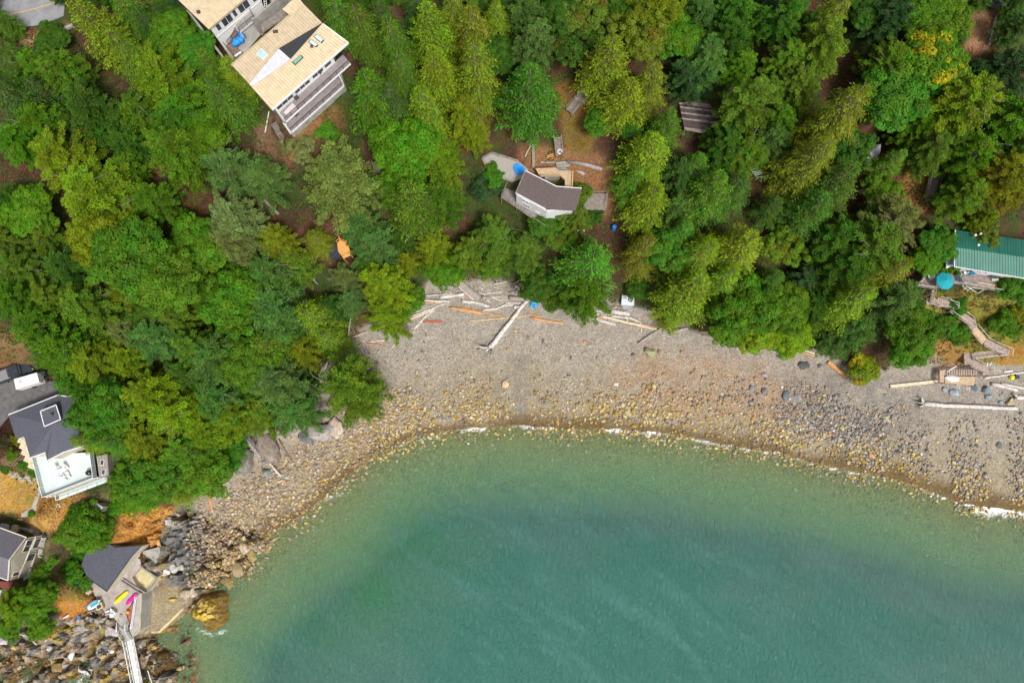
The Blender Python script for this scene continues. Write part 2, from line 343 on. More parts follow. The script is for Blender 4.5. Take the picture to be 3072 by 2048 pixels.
# forest floor
hf = HILL.astype(float) * sstep(.3, 2.2, DB + (n2 - .5) * 2)
put(hf, (.062, .036, .024)); put(hf * sstep(.45, .6, n2) * .8, (.095, .045, .028)); put(hf * sstep(.42, .6, n1) * .8, (.035, .065, .014))
for i, (poly, col, w) in enumerate([
    ([(60,105),(210,60),(225,90),(130,140),(60,135)], (.30,.17,.11), .9),
    ([(2900,40),(3020,25),(2970,150),(2890,150)], (.30,.17,.10), .9),
    ([(770,360),(900,300),(1020,330),(1030,420),(880,520),(820,620),(760,600)], (.17,.10,.07), .8),
    ([(880,390),(1030,300),(1040,380),(900,430)], (.20,.11,.04), .7),
    ([(1660,250),(1790,240),(1800,330),(1770,460),(1700,470),(1690,380)], (.20,.11,.035), .8),
    ([(1560,430),(1700,440),(1800,460),(1860,520),(1850,640),(1790,660),(1740,560),(1560,520)], (.24,.13,.07), .85),
    ([(1690,370),(1790,340),(1780,460),(1710,470)], (.13,.10,.022), .7),
    ([(2570,510),(2680,500),(2700,560),(2560,600)], (.12,.055,.03), .8),
    ([(2700,520),(2800,500),(2790,620),(2750,680),(2700,600)], (.26,.12,.04), .8),
    ([(2740,880),(3080,870),(3080,1100),(2800,1080),(2760,1000)], (.19,.17,.03), .9),
    ([(2780,980),(2880,960),(2900,1100),(2790,1110)], (.28,.15,.06), .8),
    ([(2990,1040),(3080,1030),(3080,1100),(2990,1100)], (.30,.15,.03), .8),
    ([(2665,1090),(2760,1030),(2830,1080),(2820,1130),(2690,1130)], (.25,.23,.19), .8),
    ([(-20,1395),(125,1440),(115,1540),(-20,1545)], (.42,.25,.08), .95),
    ([(80,1490),(230,1490),(250,1540),(190,1600),(90,1590)], (.42,.24,.08), .9),
    ([(-20,990),(110,990),(90,1110),(-20,1110)], (.27,.16,.09), .7),
    ([(330,1530),(540,1520),(510,1580),(480,1640),(350,1660)], (.44,.22,.055), .95),
    ([(160,1790),(270,1800),(250,1850),(180,1860)], (.42,.18,.03), .95),
    ([(150,1700),(260,1740),(270,1830),(170,1780)], (.24,.16,.05), .6),
    ([(200,1480),(350,1480),(340,1540),(220,1520)], (.30,.21,.14), .7),
    ([(0,1310),(110,1330),(120,1430),(0,1400)], (.28,.19,.12), .7),
    ([(90,1610),(220,1600),(240,1750),(120,1730)], (.14,.12,.06), .7),
    ([(1030,1000),(1160,990),(1190,1030),(1040,1050)], (.20,.07,.025), .8)]):
    put(zone(poly, 10, 10, 70 + i) * w * HILL * np.clip(.55 + n2, 0, 1), col)
put(zone([(30,1440),(100,1450),(100,1520),(50,1500)], 10, 16, 99) * .6 * sstep(.45, .55, n2), (.07, .13, .02))
C *= (1 + (n2[..., None] - .5) * .35)
def ground_mat():
    m, t, N, L = nt('ground_cover')
    o = N('ShaderNodeOutputMaterial'); b = N('ShaderNodeBsdfPrincipled'); L(b.outputs[0], o.inputs[0]); b.inputs['Roughness'].default_value = .9; b.inputs['Specular IOR Level'].default_value = .2
    at = N('ShaderNodeAttribute'); at.attribute_name = 'lc'; pb = N('ShaderNodeAttribute'); pb.attribute_name = 'peb'
    g = N('ShaderNodeNewGeometry')
    vo = N('ShaderNodeTexVoronoi'); vo.inputs['Scale'].default_value = 3.6; L(g.outputs['Position'], vo.inputs['Vector'])
    vo2 = N('ShaderNodeTexVoronoi'); vo2.inputs['Scale'].default_value = 8; L(g.outputs['Position'], vo2.inputs['Vector'])
    n = N('ShaderNodeTexNoise'); n.inputs['Scale'].default_value = 2.2; n.inputs['Detail'].default_value = 8; n.inputs['Roughness'].default_value = .7; L(g.outputs['Position'], n.inputs['Vector'])
    # pebbles: each cell its own lightness and a little of its own hue
    sx = N('ShaderNodeSeparateColor'); L(vo.outputs['Color'], sx.inputs[0]); sx2 = N('ShaderNodeSeparateColor'); L(vo2.outputs['Color'], sx2.inputs[0])
    a = N('ShaderNodeMath'); a.operation = 'MULTIPLY_ADD'; L(sx.outputs[0], a.inputs[0]); a.inputs[1].default_value = .42; a.inputs[2].default_value = .57
    a2 = N('ShaderNodeMath'); a2.operation = 'MULTIPLY_ADD'; L(sx2.outputs[0], a2.inputs[0]); a2.inputs[1].default_value = .45; L(a.outputs[0], a2.inputs[2])
    mp = N('ShaderNodeMix'); mp.data_type = 'FLOAT'; mp.inputs[2].default_value = 1.0; L(pb.outputs['Fac'], mp.inputs[0]); L(a2.outputs[0], mp.inputs[3])
    mr = N('ShaderNodeMapRange'); mr.inputs[1].default_value = .25; mr.inputs[2].default_value = .75; mr.inputs[3].default_value = .72; mr.inputs[4].default_value = 1.28; L(n.outputs['Fac'], mr.inputs[0])
    m1 = N('ShaderNodeMath'); m1.operation = 'MULTIPLY'; L(mp.outputs[0], m1.inputs[0]); L(mr.outputs[0], m1.inputs[1])
    s = N('ShaderNodeVectorMath'); s.operation = 'SCALE'; L(at.outputs['Color'], s.inputs[0]); L(m1.outputs[0], s.inputs['Scale'])
    hh = N('ShaderNodeHueSaturation'); L(s.outputs[0], hh.inputs['Color'])
    mh = N('ShaderNodeMapRange'); L(sx.outputs[1], mh.inputs[0]); mh.inputs[3].default_value = .47; mh.inputs[4].default_value = .53; L(mh.outputs[0], hh.inputs['Hue'])
    ms = N('ShaderNodeMapRange'); L(sx2.outputs[1], ms.inputs[0]); ms.inputs[3].default_value = .6; ms.inputs[4].default_value = 1.6; L(ms.outputs[0], hh.inputs['Saturation'])
    L(hh.outputs[0], b.inputs['Base Color'])
    bp = N('ShaderNodeBump'); bp.inputs['Strength'].default_value = .8; bp.inputs['Distance'].default_value = .12
    bb = N('ShaderNodeMath'); bb.operation = 'MULTIPLY_ADD'; L(vo.outputs['Distance'], bb.inputs[0]); bb.inputs[1].default_value = -1.2; L(n.outputs['Fac'], bb.inputs[2]); L(bb.outputs[0], bp.inputs['Height']); L(bp.outputs[0], b.inputs['Normal'])
    return m
peb = (1 - HILL) * (1 - .6 * rkc) * (1 - sea * sstep(.8, 2, dep)) + HILL * .25
ny, nx = GX.shape
idx = np.arange(ny * nx).reshape(ny, nx)
F = np.stack([idx[:-1, :-1], idx[:-1, 1:], idx[1:, 1:], idx[1:, :-1]], -1).reshape(-1, 4)
me = npmesh('ground', np.stack([GX, GY, GZ], -1).reshape(-1, 3), F, ground_mat(), ~((RK.ravel()[F].mean(1) > .5) & (GZ.ravel()[F].mean(1) < 5)), attrs=[('lc', 'FLOAT_COLOR', C.reshape(-1, 3)), ('peb', 'FLOAT', peb.ravel())])
ground = bpy.data.objects.new('ground', me); COL.objects.link(ground); tag(ground, kind='structure')

# ------------------------------------------------------------------ sea
wx_ = np.concatenate([-100 - ext[::-1], np.arange(-100, 100.01, .45), 100 + ext]); wy_ = np.concatenate([-50 - ext[::-1][:-6] if False else -50 - ext[::-1], np.arange(-50, 22.01, .45)])
WX, WY = np.meshgrid(wx_, wy_)
fade = sstep(0, 30, np.maximum(0, 100 - np.abs(WX))) * .0 + 1
GH, _, WLAND, _, WDW, _ = height(WX, WY, True)
a1 = .62 * WX + .78 * WY; a2 = .78 * WX - .62 * WY
swell = np.sin(a1 * .75 + 3 * fbm(WX / 9, WY / 9, 3, 80) * 2) * .05 + (fbm(a1 / 2.2, a2 / 7, 4, 81) - .5) * .34 + (fbm(a1 / .9, a2 / 2.4, 3, 82) - .5) * .12
core = ((np.abs(WX) < 110) & (WY > -60)).astype(float)
painted_sheen = sstep(.5, .8, fbm(a1 / 1.9 + 1.5 * fbm(WX / 14, WY / 14, 2, 84), a2 / 10, 5, 83)) * (.3 + .7 * fbm(WX / .9, WY / .9, 2, 86)) * sstep(6, 16, WDW) * (.35 + .65 * sstep(.4, .6, fbm(WX / 30, WY / 30, 2, 85)))  # streaks of sky reflection on the ripples, painted as a colour mask
amp = core * sstep(0, 14, WDW) * .85 + .12 * core
dd = np.maximum(-GH, 0); dd = np.where(WLAND, 0, np.where(core > 0, dd, 8))
UW, VW = proj(WX, WY, WX * 0)
foam = np.zeros(WX.shape)
fn = fbm(WX / 1.2, WY / 1.2, 4, 90)
for pts, wd, st in [([(1384,1293),(1440,1290)], .5, .8), ([(1545,1275),(1590,1277)], .5, .6), ([(1815,1285),(1880,1294),(1975,1298)], 1.0, 1), ([(2030,1302),(2090,1316)], .7, .9), ([(2100,1322),(2180,1340)], .5, .6),
                    ([(2215,1332),(2290,1338),(2360,1360)], .8, 1), ([(2370,1366),(2470,1396)], .4, .6), ([(2640,1418),(2690,1428)], .6, .9), ([(2780,1440),(2860,1470),(2930,1505),(3000,1520),(3090,1535)], 2.3, 1),
                    ([(230,2005),(265,2015)], 1.4, .6), ([(250,2025),(235,2045)], 1.0, .5), ([(60,2045),(95,2040)], .6, .8), ([(590,1885),(640,1905),(680,1890)], .5, .5),
                    ([(960,1505),(1030,1480)], .4, .4)]:
    pp = [tuple(P(u, v, 0)[:2]) for u, v in pts]; d = pdist(WX, WY, pp)
    foam = np.maximum(foam, st * (1 - sstep(.15, 1, d / wd + (fn - .5) * 1.6)))
foam = np.maximum(foam, (.2 + (.3 + .55 * sstep(.35, .5, fbm(WX / 8, WY / 8, 2, 97))) * (UW > 1370) * sstep(.42, .58, fbm(WX / 8, WY / 8, 2, 97))) * (1 - sstep(.1, .55, WDW + (fn - .5) * 1.2)) * (~WLAND))
def blob(cx, cy, rx, ry, rot=0):
    c, s = math.cos(rot), math.sin(rot); a = (UW - cx) * c + (VW - cy) * s; b_ = -(UW - cx) * s + (VW - cy) * c
    return np.clip(1.2 - np.hypot(a / rx, b_ / ry), 0, 1)
greenp = blob(1130, 1720, 430, 260, -.8) * .9 * (.5 + 1.0 * fbm(WX / 9, WY / 9, 4, 95)) * .75
greyp = np.clip(sstep(.42, .68, fbm(WX / 26, WY / 14, 3, 96)) * .6 + blob(2450, 1650, 700, 120, .25) * .6, 0, 1)
def sea_mat():
    m, t, N, L = nt('sea_water')
    o = N('ShaderNodeOutputMaterial')
    def A(n_):
        a = N('ShaderNodeAttribute'); a.attribute_name = n_; return a.outputs['Fac']
    def MX(f, c1, c2, typ='RGBA'):
        x = N('ShaderNodeMix'); x.data_type = 'RGBA'; L(f, x.inputs[0])
        for i, c in ((6, c1), (7, c2)):
            if isinstance(c, tuple): x.inputs[i].default_value = (*c, 1)
            else: L(c, x.inputs[i])
        return x.outputs[2]
    g = N('ShaderNodeNewGeometry'); mp = N('ShaderNodeMapping'); L(g.outputs['Position'], mp.inputs[0]); mp.inputs['Rotation'].default_value = (0, 0, math.radians(28)); mp.inputs['Scale'].default_value = (1, .55, 1)
    n = N('ShaderNodeTexNoise'); n.inputs['Scale'].default_value = 1.5; n.inputs['Detail'].default_value = 9; n.inputs['Roughness'].default_value = .7; n.inputs['Distortion'].default_value = .6; L(mp.outputs[0], n.inputs['Vector'])
    nb = N('ShaderNodeTexNoise'); nb.inputs['Scale'].default_value = .12; nb.inputs['Detail'].default_value = 3; L(mp.outputs[0], nb.inputs['Vector'])
    c = MX(nb.outputs['Fac'], (.026, .128, .094), (.042, .150, .124))
    c = MX(A('greenp'), c, (.036, .160, .072)); c = MX(A('greyp'), c, (.090, .150, .138))
    sh = N('ShaderNodeMapRange'); sh.inputs[1].default_value = .3; sh.inputs[2].default_value = 1.9; L(A('depth'), sh.inputs[0])
    c = MX(sh.outputs[0], (.185, .34, .16), c)
    c = MX(A('painted_sheen'), c, (.058, .178, .150))  # sky sheen mixed into the water colour as a lighter tone
    d = N('ShaderNodeBsdfDiffuse'); L(c, d.inputs[0])
    tr = N('ShaderNodeBsdfTransparent'); tr.inputs[0].default_value = (.92, .97, .88, 1)
    f = N('ShaderNodeMath'); f.operation = 'MULTIPLY'; L(A('depth'), f.inputs[0]); f.inputs[1].default_value = -.85
    e = N('ShaderNodeMath'); e.operation = 'EXPONENT'; L(f.outputs[0], e.inputs[0])
    om = N('ShaderNodeMath'); om.operation = 'MULTIPLY_ADD'; L(e.outputs[0], om.inputs[0]); om.inputs[1].default_value = -.88; om.inputs[2].default_value = 1.0
    mx = N('ShaderNodeMixShader'); L(om.outputs[0], mx.inputs[0]); L(tr.outputs[0], mx.inputs[1]); L(d.outputs[0], mx.inputs[2])
    gl = N('ShaderNodeBsdfGlossy'); gl.inputs['Roughness'].default_value = .2; gl.inputs[0].default_value = (1, 1, 1, 1)
    fr = N('ShaderNodeFresnel'); fr.inputs[0].default_value = 1.34
    bp = N('ShaderNodeBump'); bp.inputs['Strength'].default_value = 1.0; bp.inputs['Distance'].default_value = .55; L(n.outputs['Fac'], bp.inputs['Height'])
    L(bp.outputs[0], gl.inputs['Normal']); L(bp.outputs[0], fr.inputs['Normal']); L(bp.outputs[0], d.inputs['Normal'])
    m2 = N('ShaderNodeMixShader'); L(fr.outputs[0], m2.inputs[0]); L(mx.outputs[0], m2.inputs[1]); L(gl.outputs[0], m2.inputs[2])
    fo = N('ShaderNodeBsdfDiffuse'); fo.inputs[0].default_value = (.78, .8, .8, 1)
    nf = N('ShaderNodeTexNoise'); nf.inputs['Scale'].default_value = 3; nf.inputs['Detail'].default_value = 9; nf.inputs['Roughness'].default_value = .8; L(g.outputs['Position'], nf.inputs['Vector'])
    ff = N('ShaderNodeMath'); ff.operation = 'MULTIPLY_ADD'; L(nf.outputs['Fac'], ff.inputs[0]); ff.inputs[1].default_value = 5.5; ff.inputs[2].default_value = -3.15
    f2 = N('ShaderNodeMath'); f2.operation = 'MULTIPLY_ADD'; L(A('foam'), f2.inputs[0]); f2.inputs[1].default_value = 1.5; L(ff.outputs[0], f2.inputs[2]); f2.use_clamp = True
    gate = N('ShaderNodeMath'); gate.operation = 'MULTIPLY'; gate.use_clamp = True; L(f2.outputs[0], gate.inputs[0])
    gg = N('ShaderNodeMath'); gg.operation = 'MULTIPLY'; gg.use_clamp = True; L(A('foam'), gg.inputs[0]); gg.inputs[1].default_value = 3.0; L(gg.outputs[0], gate.inputs[1])
    m3 = N('ShaderNodeMixShader'); L(gate.outputs[0], m3.inputs[0]); L(m2.outputs[0], m3.inputs[1]); L(fo.outputs[0], m3.inputs[2]); L(m3.outputs[0], o.inputs[0])
    return m
ny, nx = WX.shape; idx = np.arange(ny * nx).reshape(ny, nx)
F = np.stack([idx[:-1, :-1], idx[:-1, 1:], idx[1:, 1:], idx[1:, :-1]], -1).reshape(-1, 4)
keep = (GH < .7).ravel(); F = F[keep[F].any(1)]
me = npmesh('sea', np.stack([WX, WY, swell * amp], -1).reshape(-1, 3), F, sea_mat(), True, attrs=[('depth', 'FLOAT', dd.ravel()), ('foam', 'FLOAT', foam.ravel()), ('greenp', 'FLOAT', greenp.ravel()), ('greyp', 'FLOAT', greyp.ravel() * .5), ('painted_sheen', 'FLOAT', painted_sheen.ravel())])
sea_o = bpy.data.objects.new('sea', me); COL.objects.link(sea_o); tag(sea_o, kind='structure')

# ------------------------------------------------------------------ stones
M_STONE = attr_mat('stone', .85, .5, 5, .22, 3)
def stone_proto(rng, sub=1, ang=.35):
    t = (1 + 5 ** .5) / 2
    v = np.array([(-1,t,0),(1,t,0),(-1,-t,0),(1,-t,0),(0,-1,t),(0,1,t),(0,-1,-t),(0,1,-t),(t,0,-1),(t,0,1),(-t,0,-1),(-t,0,1)], float); v /= np.linalg.norm(v, axis=1)[:, None]
    f = [(0,11,5),(0,5,1),(0,1,7),(0,7,10),(0,10,11),(1,5,9),(5,11,4),(11,10,2),(10,7,6),(7,1,8),(3,9,4),(3,4,2),(3,2,6),(3,6,8),(3,8,9),(4,9,5),(2,4,11),(6,2,10),(8,6,7),(9,8,1)]
    for _ in range(sub):
        mid = {}; v = list(map(tuple, v)); nf = []
        def md(a, b):
            k = (min(a, b), max(a, b))
            if k not in mid:
                q = (np.array(v[a]) + np.array(v[b])) / 2; q /= np.linalg.norm(q); mid[k] = len(v); v.append(tuple(q))
            return mid[k]
        for a, b, c in f:
            x, y, z = md(a, b), md(b, c), md(c, a); nf += [(a, x, z), (b, y, x), (c, z, y), (x, y, z)]
        f = nf; v = np.array(v)
    v = v * (1 + (rng.random((len(v), 1)) - .5) * ang * (1 if sub < 2 else .5))
    if sub:   # cut with a few planes for broken faces
        for _ in range(9 if sub < 2 else 16):
            n = rng.normal(size=3); n /= np.linalg.norm(n); d = rng.uniform(.42, .8) if sub < 2 else rng.uniform(.5, .82); k = v @ n; v = v - np.outer(np.maximum(k - d, 0), n)
    return v, np.array(f)
def scatter(name, xs, ys, size, cols, sub=0, flat=.55, seed=1, sink=.3, zoff=0):
    rng = np.random.default_rng(seed); pr = [stone_proto(rng, sub, .5) for _ in range(14)]; n = len(xs)
    V_, F_, K_ = [], [], []; base = 0
    zz = hz(xs, ys); which = rng.integers(0, 14, n); ang = rng.random(n) * 6.283; el = rng.uniform(.7, 1.35, n); fl = flat * rng.uniform(.7, 1.3, n)
    for k in range(14):
        m = np.where(which == k)[0]
        if not len(m): continue
        v, f = pr[k]; s = size[m][:, None]; ca, sa = np.cos(ang[m])[:, None], np.sin(ang[m])[:, None]
        X = v[None, :, 0] * s * el[m][:, None]; Y = v[None, :, 1] * s / el[m][:, None]; Z = v[None, :, 2] * s * fl[m][:, None]
        x = X * ca - Y * sa + xs[m][:, None]; y = X * sa + Y * ca + ys[m][:, None]; z = Z + zz[m][:, None] + s * fl[m][:, None] * (1 - sink * 2) + zoff
        V_.append(np.stack([x, y, z], -1).reshape(-1, 3)); F_.append((f[None] + (np.arange(len(m)) * len(v))[:, None, None] + base).reshape(-1, 3)); base += len(m) * len(v)
        K_.append(np.repeat(cols[m], len(f), 0))
    me = npmesh(name, np.concatenate(V_), np.concatenate(F_), M_STONE, False, fattrs=[('lc', 'FLOAT_COLOR', np.concatenate(K_))])
    o = bpy.data.objects.new(name, me); COL.objects.link(o); return tag(o, kind='stuff')
YEL = np.array([(.50,.37,.10),(.44,.31,.09),(.50,.40,.17),(.33,.26,.13),(.54,.44,.22),(.40,.25,.06),(.25,.19,.11)])
BEI = np.array([(.36,.285,.19),(.42,.33,.24),(.31,.235,.16),(.25,.21,.165),(.45,.37,.28),(.37,.26,.15)])
GRY = np.array([(.24,.23,.22),(.32,.30,.28),(.16,.16,.17),(.13,.12,.12),(.36,.33,.29),(.27,.22,.17)])
ORA = np.array([(.42,.19,.08),(.36,.22,.13),(.45,.28,.12),(.3,.2,.14)])
WHI = np.array([(.62,.58,.52),(.55,.52,.48)])
def stone_field(n, umin, umax, vmin, vmax, dens, pal, smin, smax, seed, name=None, power=2.2, sub=0):
    rng = np.random.default_rng(seed); u = rng.uniform(umin, umax, n); v = rng.uniform(vmin, vmax, n)
    x, y, z = Gn(u, v); dw = pdist(x, y, WL); land = inside(x, y, WL + [(900, 900), (-900, 900)]); hill = inside(x, y, BL + [(900, 900), (-900, 900)])
    pr = dens(u, v, x, y, dw, land, hill); k = rng.random(n) < pr; x, y, u, v, dw, land = x[k], y[k], u[k], v[k], dw[k], land[k]; n = len(x)
    s = smin + (smax - smin) * rng.random(n) ** power
    w = pal(u, v, x, y, dw, land)           # weights for YEL, BEI, GRY, ORA, WHI
    cw = np.cumsum(w, 1); cw /= cw[:, -1:]; r = rng.random((n, 1)); which = (r > cw).sum(1)
    cols = np.zeros((n, 3))
    for i, p in enumerate((YEL, BEI, GRY, ORA, WHI)):
        m = which == i; cols[m] = p[rng.integers(0, len(p), m.sum())]
    cols *= rng.uniform(.72, 1.15, (n, 1))
    wetf = (dw < 1.2) | ~land; cols[wetf & land] *= np.array([.85, .8, .7])
    return x, y, s, cols, u, v, dw
def beachpal(u, v, x, y, dw, land):
    near = 1 - sstep(2, 9, dw); left = 1 - sstep(1000, 1250, u); right = sstep(2150, 2450, u) * (1 - sstep(2850, 3000, u) * .3)
    w = np.stack([near * 2.2 + .35, .8 + left * 2.5 + 0 * u, .25 + right * 3.4 * (1 - near * .75), .1 + .8 * np.exp(-((u - 2080) / 260) ** 2 - ((v - 1130) / 90) ** 2), .08 + 0 * u], 1)
    return w
def lanes(u, v):
    g = 1 - .97 * np.exp(-((u - 1562 - (v - 1200) * .02) / 30) ** 4) * (v > 1090)
    g *= 1 - .97 * np.exp(-((u - (2826 + (v - 1380) * .10)) / 34) ** 4) * (v > 1200)
    g *= 1 - .97 * np.exp(-((u - 2995) / 38) ** 4) * (v > 1200)
    g *= 1 - .95 * ((u > 2730) & (v < 1250))
    return g
def d_main(u, v, x, y, dw, land, hill):
    patch = sstep(.40, .58, fbm(x / 7, y / 7, 3, 130)); left = 1 - sstep(1080, 1300, u); right = sstep(2100, 2400, u)
    p = (np.exp(-((dw - 4.2) / 4.2) ** 2) * (.25 + .75 * patch) * sstep(.2, 1.6, dw) + left * .8 * (dw < 11) * (.4 + .6 * patch) + right * .65 * (v > 1140 + (u - 2400) * .05) * (dw > 2) * (.25 + .75 * patch) + .05 * patch) * lanes(u, v)
    top = B_top(u); p *= sstep(0, 70, v - top - 60 * (u > 1150))
    p *= (u > 560) * (~hill)
    sea_ = ~land; p = np.where(sea_, np.exp(-(dw / 5.0) ** 2) * .75 * lanes(u, v) * (.4 + .6 * patch), p)
    return np.clip(p, 0, 1)
_bu = np.array([p[0] for p in B_PX[8:]]); _bv = np.array([p[1] for p in B_PX[8:]])
def B_top(u): return np.interp(u, _bu, _bv)
x, y, s, cols, u, v, dw = stone_field(110000, 560, 3110, 980, 1760, d_main, beachpal, .09, .40, 11, power=2.6)
scatter('beach_cobble', x, y, s, cols, 0, .6, 3)
def d_small(u, v, x, y, dw, land, hill):
    p = .42 * (.2 + .8 * sstep(.35, .65, fbm(x / 6, y / 6, 3, 133))) * lanes(u, v) * (~hill) * (u > 560) * sstep(0, 120, v - B_top(u) - 40)
    return np.where(land, p, p * np.exp(-(dw / 3) ** 2))
x, y, s, cols, u, v, dw = stone_field(60000, 560, 3110, 980, 1760, d_small, lambda *a: beachpal(*a) + np.array([0, 1.2, .5, .1, .25]), .06, .15, 12)
scatter('beach_shingle', x, y, s, cols, 0, .6, 4)
# broken rock and rubble round the headland
def d_rub(u, v, x, y, dw, land, hill):
    r = np.zeros(u.shape, bool)
    for p in ROCKZ: r |= inside(u, v, p)
    shelf = inside(u, v, ov([(375,1215),(470,1200),(490,1260),(475,1340),(430,1360),(375,1300)])); return np.where(land | (dw < 1), r * (.2 + .8 * sstep(.45, .62, fbm(x / 4, y / 4, 3, 140))) * np.where(shelf, .15, 1), 0)
x, y, s, cols, u, v, dw = stone_field(700, -20, 760, 1540, 2090, d_rub, lambda u, v, x, y, dw, l: np.stack([.5 + (1 - sstep(1, 5, dw)) * 1.6, 1.5 + 0 * u, 1.3 + 0 * u, .5 + 0 * u, .12 + 0 * u], 1), .14, .8, 13, power=2.2)
scatter('headland_rubble', x, y, s, cols, 1, .75, 5, .35)

def boulder(u, v, r, col, label, name='boulder', cat='boulder', group=None, el=1.0, rot=0., flat=.6, seed=None, sub=2, h=None, parent=None):
    """one rock, r in photo pixels"""
    seed = int(u * 7 + v) if seed is None else seed; rng = np.random.default_rng(seed); vv, ff = stone_proto(rng, sub, .3)
    g = G(u, v); q = G(u + r, v); R = abs(q[0] - g[0]) if abs(q[0] - g[0]) < r / 8 else r / 15.5
    vv = vv * np.array([R * el, R / el, R * flat]); c, s_ = math.cos(rot), math.sin(rot)
    vv = vv @ np.array([[c, s_, 0], [-s_, c, 0], [0, 0, 1]])
    n_ = (vnoise(vv[:, 0] * 1.7 + seed, vv[:, 1] * 1.7 + vv[:, 2], 5) - .5)[:, None]; vv = vv * (1 + n_ * .22); _, ce_, ci_ = cells(vv[:, 0] / (R * .55) + seed, vv[:, 1] / (R * .55), seed); vv = vv * (1 + ((ci_ - .5) * .3 * (r > 12)))[:, None]
    fc = np.array(col) * rng.uniform(.75, 1.2, (len(ff), 1))
    me = npmesh(name, vv, ff, M_STONE, False, fattrs=[('lc', 'FLOAT_COLOR', fc)])
    o = bpy.data.objects.new(name, me); COL.objects.link(o); o.location = g + Vector((0, 0, R * flat * .35)); ORG[o.name] = o.location.copy()
    return tag(o, label, cat, group)
